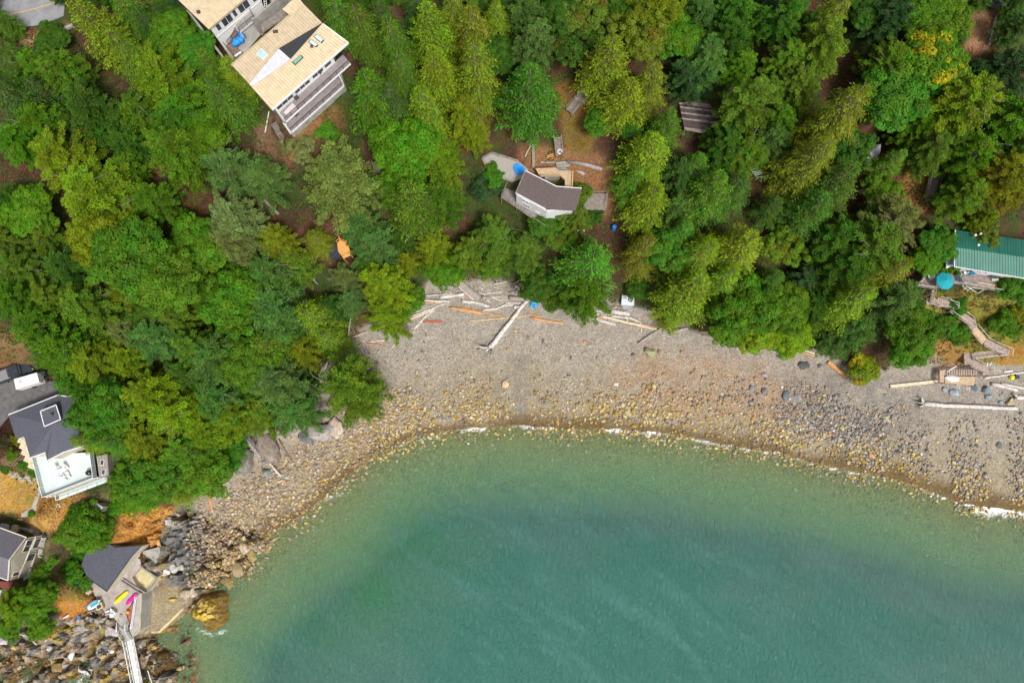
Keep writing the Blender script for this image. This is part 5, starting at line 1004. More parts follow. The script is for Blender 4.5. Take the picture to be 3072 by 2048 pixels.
# ------------------------------------------------------------------ building kit
def v2(p): return Vector((p[0], p[1]))
def halfclip(poly, n, c, keep):
    out = []
    for i in range(len(poly)):
        a, b = poly[i], poly[(i + 1) % len(poly)]; da, db = (a.dot(n) - c) * keep, (b.dot(n) - c) * keep
        if da >= 0: out.append(a)
        if da * db < 0: out.append(a + (b - a) * (da / (da - db)))
    return out
def px(poly, z): return [P(u, v, z) for u, v in poly]
def decking(parent, poly, z, d, m, bw=.22, t=.05, gap=.03, name='decking'):
    """real boards with gaps, too narrow in the photo to pick out one by one; poly in world, d the way they run"""
    pl = [v2(p) for p in poly]; d = v2(d).normalized(); n = Vector((-d[1], d[0])); cs = [p.dot(n) for p in pl]; c = min(cs); mb = MB(); k = 0
    while c < max(cs):
        q = halfclip(halfclip(pl, n, c, 1), n, c + bw - gap, -1)
        if len(q) > 2: mb.prism(q, z - t, z + (.008 if k % 2 else 0))
        c += bw; k += 1
    o = mb.build(name, m, parent); o['kind'] = 'stuff'; return o
def wall(parent, a, b, z0, z1, m, t=.18, name='wall'):
    a, b = v2(a), v2(b); return MB().beam((a[0], a[1], (z0 + z1) / 2), (b[0], b[1], (z0 + z1) / 2), t, z1 - z0).build(name, m, parent)
def window(parent, a, b, s0, s1, z0, z1, out, fm, gm, bars=1, name='window'):
    """frame proud of the wall a-b with its pane; out = outward side +1/-1 (left of a->b is +1)"""
    a, b = v2(a), v2(b); d = b - a; l = d.length; d.normalize(); n = Vector((-d[1], d[0])) * out; p = a + d * l * s0 + n * .12; q = a + d * l * s1 + n * .12
    mb = MB(); A = lambda r, z: (r[0], r[1], z)
    mb.beam(A(p, z0), A(q, z0), .1, .08); mb.beam(A(p, z1), A(q, z1), .1, .08)
    for k in range(bars + 1):
        r = p.lerp(q, k / bars); mb.obox((r[0], r[1], (z0 + z1) / 2), Vector((d[0] * .045, d[1] * .045, 0)), Vector((n[0] * .06, n[1] * .06, 0)), Vector((0, 0, (z1 - z0) / 2 + .02)))
    f = mb.build(name, fm, parent); MB().beam(A(p - n * .02, (z0 + z1) / 2), A(q - n * .02, (z0 + z1) / 2), .03, z1 - z0 - .08).build('pane', gm, f); return f
def railing(parent, pts, h, pm, rm, step=1.6, glass=None, pw_=.07, rails=(1.0,), mids=()):
    pts = [Vector(p) for p in pts]
    for i, (a, b) in enumerate(zip(pts[:-1], pts[1:])):
        n = max(1, round((b - a).length / step))
        for k in range(n + (1 if i == len(pts) - 2 else 0)):
            q = a.lerp(b, k / n); MB().box(q[0] - pw_ / 2, q[1] - pw_ / 2, q[2], q[0] + pw_ / 2, q[1] + pw_ / 2, q[2] + h).build('post', pm, parent)
        for r in rails: MB().beam(a + Vector((0, 0, h * r + .03)), b + Vector((0, 0, h * r + .03)), .1, .05).build('rail', rm, parent)
        for r in mids: MB().beam(a + Vector((0, 0, h * r)), b + Vector((0, 0, h * r)), .04, .04).build('rail', rm, parent)
        if glass: MB().beam(a + Vector((0, 0, h * .5)), b + Vector((0, 0, h * .5)), .02, h * .85).build('glass_panel', glass, parent)
def roof(parent, A, B, C_, D, n, m, rm=None, t=.12, rib=.11, name='roof', gap_=.02):
    """sheet roof: A-B along the eave, D-C along the top; every sheet between two ribs is a piece"""
    A, B, C_, D = map(Vector, (A, B, C_, D)); o = MB().slab([A, B, C_, D], t).build(name, m, parent); up = Vector((0, 0, .012))
    for k in range(n):
        s0, s1 = (k + gap_) / n, (k + 1 - gap_) / n; p, q, r, s = A.lerp(B, s0) + up, A.lerp(B, s1) + up, D.lerp(C_, s1) + up, D.lerp(C_, s0) + up
        mb = MB(); mb.prism([p, q, r, s], [x[2] - .01 for x in (p, q, r, s)], [x[2] + .012 + .006 * (k % 3) for x in (p, q, r, s)]); mb.beam(p + Vector((0, 0, rib * .5)) + (q - p) * .12, s + Vector((0, 0, rib * .5)) + (r - s) * .12, .09, rib)
        mb.build('panel', rm or m, o)
    return o
def deckthing(name, label, cat, poly, z, d, m, group=None, base=True, posts=True, pm=None):
    c = sum((Vector(p) for p in poly), Vector((0, 0, 0))) / len(poly); t = thing(name, (c[0], c[1], z), label, cat, group); decking(t, poly, z, d, m)
    n = len(poly)
    for i in range(n):
        a, b = Vector(poly[i]), Vector(poly[(i + 1) % n]); MB().beam((a[0], a[1], z - .2), (b[0], b[1], z - .2), .06, .24).build('beam', pm or m, t)
        if posts:
            g = float(hz(a[0], a[1]))
            if g < z - .4: MB().box(a[0] - .08, a[1] - .08, g - .4, a[0] + .08, a[1] + .08, z - .3).build('post', pm or m, t)
    return t
def stair(label, a, b, w, n, m, rail=None, group='outdoor stairs', name='stair', za=None, zb=None, up=.35, rails=(-1, 1), rh=.95, railpost=True):
    """treads from photo pixel a (high end) down to b"""
    A = G(*a) if za is None else P(*a, za); B = G(*b) if zb is None else P(*b, zb)
    if za is None: A = P(*a, A[2] + up)
    if zb is None: B = P(*b, B[2] + up)
    d = B - A; f = Vector((d[0], d[1], 0)).normalized(); s = Vector((-f[1], f[0], 0)); t = thing(name, B, label, 'stair', group)
    for k in range(n):
        q = A + d * ((k + .5) / n); run = math.hypot(d[0], d[1]) / n * .42; MB().obox(q, s * (w / 2 - .06), f * run, Vector((0, 0, .035))).build('tread', m, t)
    for sg in (-1, 1): MB().beam(A + s * sg * w / 2, B + s * sg * w / 2, .07, .26).build('stringer', m, t)
    for sg in rails:
        o_ = s * sg * (w / 2 + .03)
        if rail:
            MB().beam(A + o_ + Vector((0, 0, rh)), B + o_ + Vector((0, 0, rh)), .08, .06).build('handrail', rail, t)
            np_ = max(2, int(d.length / 1.5) + 1)
            for k in range(np_):
                q = A.lerp(B, k / (np_ - 1)) + o_; MB().box(q[0] - .035, q[1] - .035, q[2] - .2, q[0] + .035, q[1] + .035, q[2] + rh).build('post', rail, t)
    for q in (A, B):
        for sg in (-1, 1):
            r = q + s * sg * w / 2; g = float(hz(r[0], r[1]))
            if r[2] - g > .5: MB().box(r[0] - .06, r[1] - .06, g - .3, r[0] + .06, r[1] + .06, r[2] - .14).build('leg', m, t)
    return t
def simple(name, label, cat, mb, m, group=None, smooth=False): return tag(mb.build(name, m, None, smooth), label, cat, group)
def chair(p, rz, m, label, group, sc=1.0):
    t = thing('patio_chair', p, label, 'chair', group); c, s = math.cos(rz) * sc, math.sin(rz) * sc; X = Vector((c, s, 0)); Y = Vector((-s, c, 0)); p = Vector(p)
    MB().obox(p + Vector((0, 0, .42)), X * .26, Y * .26, Vector((0, 0, .03))).build('seat', m, t); MB().obox(p + Vector((0, 0, .72)) - Y * .27, X * .26, Y * .03, Vector((0, 0, .28))).build('backrest', m, t)
    for i in (-1, 1):
        for j in (-1, 1): q = p + X * .22 * i + Y * .22 * j; MB().box(q[0] - .03, q[1] - .03, p[2], q[0] + .03, q[1] + .03, p[2] + .4).build('leg', m, t)
        MB().beam(p + X * .28 * i - Y * .26 + Vector((0, 0, .62)), p + X * .28 * i + Y * .26 + Vector((0, 0, .62)), .06, .04).build('armrest', m, t)
    return t
MW = mat('white_paint', (.70,.70,.70), .55, .04, 1); MC = mat('concrete', (.36,.345,.32), .85, .15, .8, .3, 8); MCD = mat('old_concrete', (.30,.285,.26), .9, .25, .9, .4, 8, col2=(.2,.19,.17))
MGW = mat('weathered_boards', (.25,.215,.19), .85, .25, 1.6, .3, 12, col2=(.15,.13,.115)); MNW = mat('new_boards', (.52,.38,.24), .75, .18, 2, .2, 12); MPK = mat('brown_deck_boards', (.27,.24,.235), .75, .12, 1.5, .15)
MSH = mat('dark_timber', (.075,.06,.058), .85, .3, 1.8, .3, 10, col2=(.04,.03,.03)); MDK = mat('charcoal_metal', (.035,.037,.04), .5, .1); MGL = mat('window_glass', (.05,.06,.075), .08, .2, .6, spec=.7); MGG = mat('skylight_glass', (.45,.62,.66), .12, .12, .8, spec=.7)
MTAN = mat('tan_roof_sheet', (.60,.50,.35), .6, .08, 1.3, .05, col2=(.47,.375,.24)); MTAN2 = mat('tan_trim', (.42,.32,.19), .6, .1); MGRN = mat('green_roof_sheet', (.024,.150,.098), .5, .1, .4, col2=(.014,.105,.085)); MORN = mat('fresh_timber', (.72,.36,.10), .7, .15, 2, .1)
MSLT = mat('slate_shingles', (.085,.09,.115), .9, .25, 5, .5, 16, col2=(.055,.058,.075)); MBRF = mat('brown_shingles', (.115,.09,.085), .9, .25, 5, .5, 16, col2=(.07,.056,.054)); MBG = mat('beige_siding', (.45,.41,.32), .75, .1); MCR = mat('cream_stone', (.6,.52,.38), .8, .2, 2, .4)
MBL = mat('blue_plastic', (.02,.22,.75), .4, .12, 2); MCY = mat('cyan_plastic', (.02,.38,.68), .35, .15, 3); MTE = mat('teal_canvas', (.005,.28,.34), .8, .08, 1); MYE = mat('yellow_plastic', (.85,.72,.0), .35, .04); MPI = mat('magenta_plastic', (.8,.015,.30), .35, .05); MOR = mat('orange_plastic', (.85,.30,.02), .5, .1)
MRD = mat('red_deck', (.22,.06,.045), .7, .2, 2, .2); MASP = mat('asphalt', (.125,.12,.12), .9, .22, 1.1, .3, 14); MRDG = mat('road_asphalt', (.25,.255,.27), .9, .15, .5, .2, 14); MPNT = mat('road_yellow', (.62,.38,.05), .7, .2, 3); MBLK = mat('black_paint', (.012,.014,.018), .25, .2, spec=.6)
MRUB = mat('rubber', (.02,.02,.02), .9, .1); MSIL = mat('silver_metal', (.42,.42,.43), .35, .1, metal=.6); MDW = mat('pale_deck_sheet', (.55,.62,.61), .6, .06, .5); MGLS = mat('rail_glass', (.50,.58,.58), .1, .05); MGRV = mat('pale_gravel', (.36,.33,.29), .95, .25, 4, .5, 14, col2=(.22,.2,.18))
MTRP = mat('blue_tarp', (.02,.26,.75), .5, .2, 1.5, .4, 3); MUND = mat('roof_underlay', (.55,.55,.64), .6, .1, 2); MNVY = mat('navy_cover', (.03,.04,.08), .6, .2); MPLM = mat('brick_red', (.30,.12,.09), .8, .3, 4, .3); MBSN = mat('algae_concrete', (.50,.42,.24), .85, .2, .5, .3, col2=(.34,.31,.15))

# ------------------------------------------------------------------ roads and paving
def flat(name, poly, z, m, t=.12, kind='structure', **k):
    o = MB().prism(px(poly, z), z - t, z).build(name, m); tag(o, kind=kind); return o
flat('road', [(-120,-120),(187,-120),(200,-30),(190,48),(140,68),(100,78),(26,80),(-120,100)], 33.10, MRDG)
ln = px([(-40,58),(26,44),(70,36),(110,25),(150,13),(215,-10)], 33.104); mb = MB()
for a, b in zip(ln[:-1], ln[1:]): mb.beam(a, b, .14, .006)
o = mb.build('road_line', MPNT); tag(o, kind='structure')
flat('road', [(2930,-80),(3120,-80),(3100,20),(3027,28),(2970,20)], 32.12, MRDG)
flat('driveway', [(-60,1120),(182,1146),(180,1190),(25,1250),(-10,1290),(-60,1300)], 16.06, MASP)
flat('gravel_path', [(184,1146),(226,1144),(234,1182),(186,1184)], 16.05, MGRV)
flat('path', [(118,1452),(130,1456),(110,1528),(82,1550),(64,1550),(64,1540),(96,1520)], 10.5, MC)
t = thing('flagstone_terrace', P(60, 1600, 8.3), 'curving terrace of grey paving slabs round the beige gabled cottage', 'terrace')
for i, q in enumerate([[(15,1545),(60,1540),(66,1566),(24,1572)],[(2,1570),(30,1566),(26,1590),(0,1586)],[(66,1566),(88,1572),(80,1592),(58,1584)],[(90,1574),(106,1582),(96,1598),(82,1592)],[(108,1584),(122,1600),(104,1612),(98,1600)],[(124,1602),(142,1606),(134,1624),(106,1616)],
                      [(114,1622),(142,1626),(142,1646),(118,1640)],[(116,1644),(140,1650),(130,1666),(112,1664)],[(92,1620),(112,1620),(108,1664),(94,1666)],[(88,1668),(106,1668),(96,1700),(76,1700)],[(74,1704),(94,1704),(88,1730),(70,1740)]]):
    MB().prism(px(q, 8.32), 8.1, 8.3 + .02 * (i % 3)).build('slab', MC if i % 2 else MCD, t)
simple('road_bollard', 'short dark post on the earth verge by the top left road', 'post', MB().box(*P(163, 84, 33)[:2], 32.8, *(P(163, 84, 33) + Vector((.35, .35, 0)))[:2], 34.2), MSH)
simple('barrier_log', 'grey barrier log along the earth verge by the top left road', 'log', MB().beam(P(133, 119, 33.3), P(219, 76, 33.3), .5, .45), LM['g'])
simple('guard_log', 'long pole edging the earth bank at the top right', 'log', MB().beam(P(2990, 42, 32.4), P(2966, 136, 32.2), .35, .4), LM['g'])
simple('guard_log', 'second dark pole beside the one edging the top right bank', 'log', MB().beam(P(3000, 60, 32.3), P(2976, 130, 32.2), .3, .3), LM['b'])

# ------------------------------------------------------------------ tan roofed house
H1 = thing('tan_roofed_house', P(870, 230, 28), 'large white house with tan ribbed metal roof, skylights and two long decks', 'house')
ze, zs = 37.0, 38.0; A, B, SR, SL = P(816,329,ze), P(1045,128,ze), P(968,71,zs), P(750,255,zs); D, CC = P(695,196,37.5), P(909,11,37.5)
roof(H1, A, B, SR, SL, 34, MTAN2, MTAN, gap_=.09, rib=.05); roof(H1, SL + Vector((0, 0, .05)), SR + Vector((0, 0, .05)), CC, D, 34, MTAN2, MTAN, gap_=.09, rib=.05); roof(H1, P(870,47,37.55), CC + Vector((0, 0, .05)), P(890,-12,37.6), P(847,29,37.6), 6, MTAN)
MB().beam(A - Vector((0, 0, .12)), B - Vector((0, 0, .12)), .2, .34).build('fascia', MW, H1); MB().beam(D - Vector((0, 0, .1)), P(869,46,37.5) - Vector((0, 0, .1)), .35, .3).build('fascia', MTAN2, H1); MB().beam(A - Vector((0, 0, .1)), SL - Vector((0, 0, .1)), .12, .26).build('fascia', MTAN2, H1); MB().beam(B - Vector((0, 0, .1)), SR - Vector((0, 0, .1)), .12, .26).build('fascia', MW, H1)
def on_roof(q, z, base): return [P(u, v, z) for u, v in q]
def roofz(u, v):   # height of the roof plane under a photo pixel
    best = 37.5
    for (a, b, c) in ((A, B, SL), (SL, SR, D)):
        n = (b - a).cross(c - a); d_ = P(u, v, 30) - cam_o.location; t_ = (a - cam_o.location).dot(n) / d_.dot(n); q = cam_o.location + d_ * t_
        if c is SL and (q - SL).dot((A - SL)) >= -.01: return q
        best = q
    return best
for poly, m, nm, th in ([((838,149.6),(872.5,180.6),(968,73)), MDK, 'roof_patch', .07], [((749,256),(757,262),(872,182),(838,150)), MUND, 'underlay', .05]):
    q = [roofz(*p) + Vector((0, 0, .26)) for p in poly]; q = [Vector((p[0], p[1], max(p[2], 37.2))) + Vector((0, 0, th)) for p in q]; MB().slab(q, .05 + th).build(nm, m, H1)
MB().beam(roofz(838,150) + Vector((0, 0, .25)), roofz(873,181) + Vector((0, 0, .25)), .12, .1).build('trim_strip', MW, H1)
for q in ([(769,165),(786,147),(806,166),(788,182)], [(942,113),(950.6,106),(973,123),(965.5,131.7)], [(926,128.5),(934,121),(956,139),(948,144)], [(877,188.6),(903.5,167.5),(911.5,173.7),(886,197.8)]):
    w = [roofz(*p) for p in q]; c = sum(w, Vector((0, 0, 0))) / 4; f = MB().slab([p + Vector((0, 0, .26)) for p in w], .3).build('skylight', MW if q[0][0] == 769 else MDK, H1); MB().slab([c + (p - c) * .86 + Vector((0, 0, .285)) for p in w], .04).build('pane', MGG if q[0][0] != 877 else mat('green_glass', (.18,.36,.27), .15, .1), f)
for u, v in ((824,98),(831,97),(936,141)): w = roofz(u, v); MB().box(w[0] - .2, w[1] - .2, w[2], w[0] + .2, w[1] + .2, w[2] + .35).build('roof_vent', MSH, H1)
cen = (A + B + D + CC) / 4
def ins(p, k=1.0): d_ = (cen - p); d_.z = 0; return p + d_.normalized() * k
fdir = (A - SL); fdir.z = 0; fdir.normalize(); e = (B - A); e.z = 0; e.normalize(); a0 = A - fdir * 1.1 + e * .6; b0 = B - fdir * 1.1 - e * 3.2; c0 = ins(CC, 1.0); d0 = ins(D, 1.0)
for p, q in ((a0, b0), (b0, c0), (c0, d0), (d0, a0)): wall(H1, p, q, 25.5, 36.9, MW if p is a0 else MCD, .2)
for s0, s1, b_ in ((.02,.29,3),(.33,.58,3),(.63,.81,2),(.84,.95,1)): window(H1, a0, b0, s0, s1, 34.2, 36.5, -1, MW, MGL, b_)
zu = 33.6; pu = px([(838,340),(1029,164),(1051,190),(857,365)], zu); du = P(1051,190,zu) - P(857,365,zu); decking(H1, pu, zu, du, MPK, .2)
zl = 30.6; pl_ = px([(838,348),(1012,190),(1031,256),(873,397)], zl); decking(H1, pl_, zl, du, MPK, .2)
for z, p, q in ((zu, pu[2], pu[3]), (zl, pl_[2], pl_[3])):
    MB().beam(q - Vector((0, 0, .16)), p - Vector((0, 0, .16)), .22, .3).build('edge_beam', MW, H1); railing(H1, [q + Vector((0, 0, .0)), p], 1.0, MDK, MDK, 1.5, None, .06, (1.0,), (.5,))
railing(H1, [pu[1], pu[2]], 1.0, MDK, MDK, 1.3); railing(H1, [pu[0], pu[3]], 1.0, MW, MW, 1.2)
wall(H1, pl_[2], pl_[3], 26.5, 30.3, MCD, .25, 'foundation_wall'); wall(H1, pl_[3], P(838,348,zl), 26.5, 30.3, MCD, .25, 'foundation_wall'); wall(H1, pl_[1], pl_[2], 26.5, 30.3, MCD, .25, 'foundation_wall')
for k in range(4): q = pl_[3].lerp(pl_[2], k / 3); MB().box(q[0] - .1, q[1] - .1, 30.6, q[0] + .1, q[1] + .1, 33.5).build('post', MW, H1) if k in (0, 3) else None
MB().beam(P(850,370,33.4), P(872,402,30.2), .14, .2).build('brace', MW, H1)
stair('timber side steps down beside the tan roofed house', (826,366), (855,418), 1.6, 11, MGW)
simple('white_pole', 'long white pole leaning by the corner of the tan roofed house', 'pole', MB().beam(G(816,347,1.5), G(797,400,.3), .14, .14), MW)
t = thing('covered_table', P(867,327,zu), 'long table under a pale pink cover on the upper deck', 'table'); q = px([(850,338),(857,344),(888,319),(877,309)], zu + .8); MB().prism(q, zu + .12, zu + .8).build('cover', mat('pale_cover', (.60,.52,.52), .7, .08, 2, .2), t)
for p in q: MB().box(p[0] - .04, p[1] - .04, zu, p[0] + .04, p[1] + .04, zu + .12).build('leg', MDK, t)
for (u, v, rz, z, l) in ((891,297,.7,zu,'dark chair by the sliding windows of the upper deck'), (962,220,.9,zu,'dark chair at the middle of the upper deck'), (953,227,2.4,zu,'second dark chair near the middle of the upper deck'), (1001,178,.6,zu,'black chair at the sheltered far end of the upper deck'), (889,347,.9,zl,'brown chair on the lower deck'), (882,340,2.6,zl,'brown bench seat on the lower deck')):
    chair(P(u, v, z), rz, MSH, l, 'chairs of the tan roofed house', 1.3)

H1b = thing('white_annex', P(600, 30, 29), 'white annexe with a tan ribbed roof at the top edge', 'house')
E, F_, GG, HH = P(626,87,36.0), P(766,-30,36.0), P(620,-170,37.0), P(480,-53,37.0)
roof(H1b, E, F_, GG, HH, 26, MTAN2, MTAN, gap_=.09, rib=.05); MB().beam(E - Vector((0, 0, .12)), F_ - Vector((0, 0, .12)), .18, .26).build('fascia', MTAN2, H1b); MB().beam(E - Vector((0, 0, .12)), HH - Vector((0, 0, .12)), .14, .24).build('fascia', MTAN2, H1b)
bdir = (HH - E); bdir.z = 0; bdir.normalize(); ed = (F_ - E).normalized(); a1_, b1_ = E + bdir * .5 + ed * .3, F_ + bdir * .5; wall(H1b, a1_, b1_, 28.5, 35.9, MW); wall(H1b, E + bdir * .5 + ed * .3, HH + ed * .3, 28.5, 35.9, MSH)
for s0, s1, b_, z0 in ((.09,.17,1,33.6),(.22,.42,2,33.4),(.46,.53,1,33.6),(.58,.80,2,33.4),(.88,.97,1,33.4)): window(H1b, a1_, b1_, s0, s1, z0, 35.2, -1, MW, MGL, b_)
MB().beam(a1_ - bdir * .15 + Vector((0, 0, -3.2)), b1_ - bdir * .15 + Vector((0, 0, -3.2)), .1, .12).build('sill_band', mat('pale_trim', (.6,.6,.6), .6, .05), H1b)
w = P(597,39,36.3); MB().box(w[0] - .25, w[1] - .2, 36.2, w[0] + .25, w[1] + .2, 36.75).build('roof_vent', MSH, H1b)
flat('courtyard', [(657,117),(720,40),(770,-60),(905,-60),(846,28),(704,196)], 29.05, MC, .2)
bp_ = px([(706,76),(752,32),(766,58),(720,95)], 32.3); t = deckthing('balcony', 'grey railed balcony on white posts in front of the white annexe', 'balcony', bp_, 32.3, bp_[2] - bp_[3], MCD, pm=MW); railing(t, [bp_[1], bp_[2], bp_[3]], 1.0, MSH, MSH, 1.6, None, .07, (1.0,), (.5,))
stair('curved flight of brown steps beside the blue tarp', (706,82), (680,116), 2.4, 8, mat('brown_treads', (.2,.13,.1), .8, .2), MSH, za=32.0, zb=30.0)
t = deckthing('timber_landing', 'brown timber landing below the curved steps', 'landing', px([(668,127),(680,116),(703,136),(722,153),(704,173)], 30.0), 30.0, (1, -.9), mat('landing_boards', (.22,.15,.11), .85, .2, 2)); railing(t, px([(668,127),(704,173)], 30.0), 1.0, MSH, MSH, 1.5)
m_ = MB()
for i, (u, v, r) in enumerate([(716,104,.75),(722,108,.8),(717,116,.95),(709,124,.8),(704,131,.6)]): q = P(u, v, 30.6); m_.ball((q[0], q[1], 30.4 + .1 * (i % 2)), r, r * .8, .55)
simple('tarp_cover', 'bright blue tarp thrown over a heap beside the curved steps', 'tarp', m_, MTRP, smooth=True)
t = deckthing('ramp_deck', 'grey slatted ramp between the annexe court and the big roof', 'ramp', px([(780,76),(847,29),(863,47),(788,95)], 32.0), 32.0, (.8, 1), MGW)
simple('court_wall', 'long grey wall along the slatted ramp', 'wall', MB().beam(P(770,84,31.3), P(878,-8,31.3), .3, 4.4), MCD)
simple('side_wall', 'grey concrete side wall stepping down left of the annexe', 'wall', MB().beam(P(585,62,30.5), P(692,203,30.5), .35, 6), MCD)
t = thing('white_bench', P(714,163,29.5), 'small white bench beside the brown landing', 'bench'); MB().beam(P(704,170,30.5), P(724,156,30.5), .35, .12).build('seat', MW, t)
for u, v in ((706,169),(722,157)): q = P(u, v, 30.5); MB().box(q[0] - .05, q[1] - .05, 29.0, q[0] + .05, q[1] + .05, 30.44).build('leg', MW, t)
def pickup(c, ang, m, label, L_=5.6, W_=2.0, ladders=False, cover=None):
    """ang = heading of the bonnet"""
    t = thing('pickup_truck', c, label, 'pickup truck'); X = Vector((math.cos(ang), math.sin(ang), 0)); Y = Vector((-X[1], X[0], 0)); Z = Vector((0, 0, 1)); c = Vector(c)
    def bx(nm, mm, x0, x1, w, z0, z1, par=t, y=0, tp=1.0):
        ps = [c + X * x0 + Y * (y - w / 2), c + X * x1 + Y * (y - w / 2), c + X * x1 + Y * (y + w / 2), c + X * x0 + Y * (y + w / 2)]; mb = MB()
        mid = sum(ps, Vector((0, 0, 0))) / 4; top = [mid + (p - mid) * tp for p in ps]
        mb.add([(*p[:2], c[2] + z0) for p in ps] + [(*p[:2], c[2] + z1) for p in top], [(3, 2, 1, 0), (4, 5, 6, 7), (0, 1, 5, 4), (1, 2, 6, 5), (2, 3, 7, 6), (3, 0, 4, 7)]); return mb.build(nm, mm, par)
    l = L_ / 2; bx('body', m, -l, l, W_, .4, .95, tp=.985); bx('bonnet', m, l * .42, l * .97, W_ * .93, .955, 1.12, tp=.95); cab = bx('cab', m, -l * .18, l * .42, W_ * .94, .955, 1.75, tp=.84)
    bx('windscreen', MGL, l * .30, l * .45, W_ * .8, 1.13, 1.5, cab); bx('rear_window', MGL, -l * .24, -l * .14, W_ * .75, 1.3, 1.6, cab)
    bd = bx('bed', MSIL if cover is None else cover, -l * .97, -l * .2, W_ * .86, .9, .99)
    for y in (-1, 1): bx('bed_side', m, -l * .99, -l * .19, .1, .95, 1.18, bd, y * W_ * .46)
    bx('tailgate', m, -l * 1.0, -l * .97, W_ * .9, .6, 1.16)
    for x in (-.62, .62):
        for y in (-1, 1):
            q = c + X * l * x + Y * y * (W_ / 2 - .08) + Z * .38; w_ = MB().tube([q - Y * .13, q + Y * .13], [.38, .38], 12).build('wheel', MRUB, t); MB().tube([q - Y * .14, q + Y * .14], [.2, .2], 8).build('rim', MSIL, w_)
    for y in (-1, 1): bx('mirror', m, l * .3, l * .36, .22, 1.1, 1.3, y=y * (W_ / 2 + .1)); bx('headlight', MW, l * .97, l * 1.0, .35, .7, .9, y=y * W_ * .36)
    if ladders:
        for x in (-.85, -.1, .5): MB().beam(c + X * l * x - Y * .85 + Z * 1.95, c + X * l * x + Y * .85 + Z * 1.95, .07, .07).build('rack_bar', MDK, t)
        for y in (-.45, .4):
            ld = thing('ladder', c + X * 0 + Y * y + Z * 1.99, ('left' if y > 0 else 'right') + ' white ladder on the roof rack of the black pickup', 'ladder', 'ladders on the pickup rack')
            for s in (-.2, .2): MB().beam(c - X * l * .9 + Y * (y + s) + Z * 2.05, c + X * l * 1.0 + Y * (y + s) + Z * 2.05, .09, .08).build('rail', MW, ld)
            for k in range(12): q = c + X * (-l * .85 + k * l * .16) + Y * y + Z * 2.05; MB().beam(q - Y * .2, q + Y * .2, .08, .05).build('rung', MW, ld)
    return t
hd = P(796,-20,29.3) - P(802,34,29.3); pickup((P(798,6,29.1)), math.atan2(hd[1], hd[0]), MBLK, 'black pickup with white ladders on its rack in the court of the annexe', ladders=True, cover=MBLK)
q = P(834,12,29.1); m_ = MB(); m_.ball((q[0], q[1], 29.5), .55, .55, .45); simple('cement_mixer', 'orange drum beside the black pickup', 'drum', m_, MOR, smooth=True); q = P(842,3,29.1); simple('white_sack', 'white sack behind the orange drum', 'sack', MB().ball((q[0], q[1], 29.3), .45, .35, .3), MW, smooth=True)

# ------------------------------------------------------------------ brown roofed cottage
H2 = thing('brown_roofed_cottage', P(1640,580,16), 'white cottage with a bent brown shingle roof on the mid slope', 'cottage')
z2 = 21.0; r1, r2, r3, r4, r5, r6, r7 = P(1576,512,z2+.5), P(1669,559,z2+.5), P(1746,565,z2+.5), P(1727,632,z2), P(1700,630,z2), P(1637,627,z2), P(1547,579,z2)
MB().slab([r1, r2, r6, r7], .2).build('roof', MBRF, H2); MB().slab([r2 + Vector((.01,0,.004)), r3, r4, r6 + Vector((.01,0,.004))], .2).build('roof', MBRF, H2)
for a, b in ((r1, r2), (r2, r3), (r7, r6), (r1, r7)): MB().beam(a - Vector((0,0,.06)), b - Vector((0,0,.06)), .14, .24).build('fascia', MW if a in (r1, r2, r7) and b is not r7 else MGW, H2)
c_ = (r1 + r2 + r6 + r7) / 4; i_ = lambda p, k=.35: p + (c_ - p).normalized() * k
wa, wb = P(1550,581,z2), P(1640,630,z2); wall(H2, wa, wb, 15.0, 20.75, MW); wall(H2, i_(r1), wa, 15, 20.75, MW); wall(H2, i_(r1), r2 + (c_ - r2).normalized() * .3, 15, 20.75, MW); wall(H2, wb, P(1722,626,z2), 15, 20.75, MW); wall(H2, P(1722,626,z2), P(1740,570,z2), 15, 20.75, MW); wall(H2, r2 + Vector((0, -.5, 0)), P(1740,570,z2), 15, 20.75, MW)
window(H2, wa, wb, .18, .42, 19.4, 20.3, -1, MW, MGL, 2); window(H2, wa, wb, .22, .46, 17.4, 18.5, -1, MW, MGL, 3); window(H2, wa, wb, .66, .8, 17.4, 17.9, -1, MW, MGL, 1)
dk = px([(1524,549),(1546,578),(1550,612),(1632,658),(1634,681),(1504,591)], 16.4); t = deckthing('cottage_deck', 'weathered grey deck wrapping the seaward wall of the white cottage', 'deck', dk, 16.4, dk[4] - dk[5], MGW); railing(t, [dk[0], dk[5], dk[4]], .95, MGW, MGW, 1.6)
tp = px([(1447,475),(1476,459),(1556,484),(1586,509),(1562,536),(1540,545),(1501,532),(1462,505)], 17.75); t = thing('gravel_terrace', (*tp[0][:2], 17.5), 'pointed gravel terrace with a timber kerb beside the blue tarp', 'terrace'); MB().prism(tp, 17.2, 17.75).build('surface', MGRV, t)
for i in (0, 1, 5, 6, 7): a, b = tp[i], tp[(i + 1) % 8]; MB().beam((*a[:2], 17.75), (*b[:2], 17.75), .35, .4).build('kerb', MGW, t)
q = px([(1540,507),(1543,493),(1554,488),(1566,496),(1577,505),(1570,516),(1562,523),(1549,522)], 18.1); simple('tarp_pool', 'blue tarp spread at the corner of the gravel terrace', 'tarp', MB().prism(q, 17.76, 18.0), MTRP)
nd = px([(1606,505),(1667,503),(1676,511),(1719,513),(1717,563),(1695,559),(1695,543.5),(1681,530),(1621,531)], 19.6); t = thing('new_timber_deck', (*nd[3][:2], 19.6), 'L shaped deck of pale new boards behind the brown roof', 'deck')
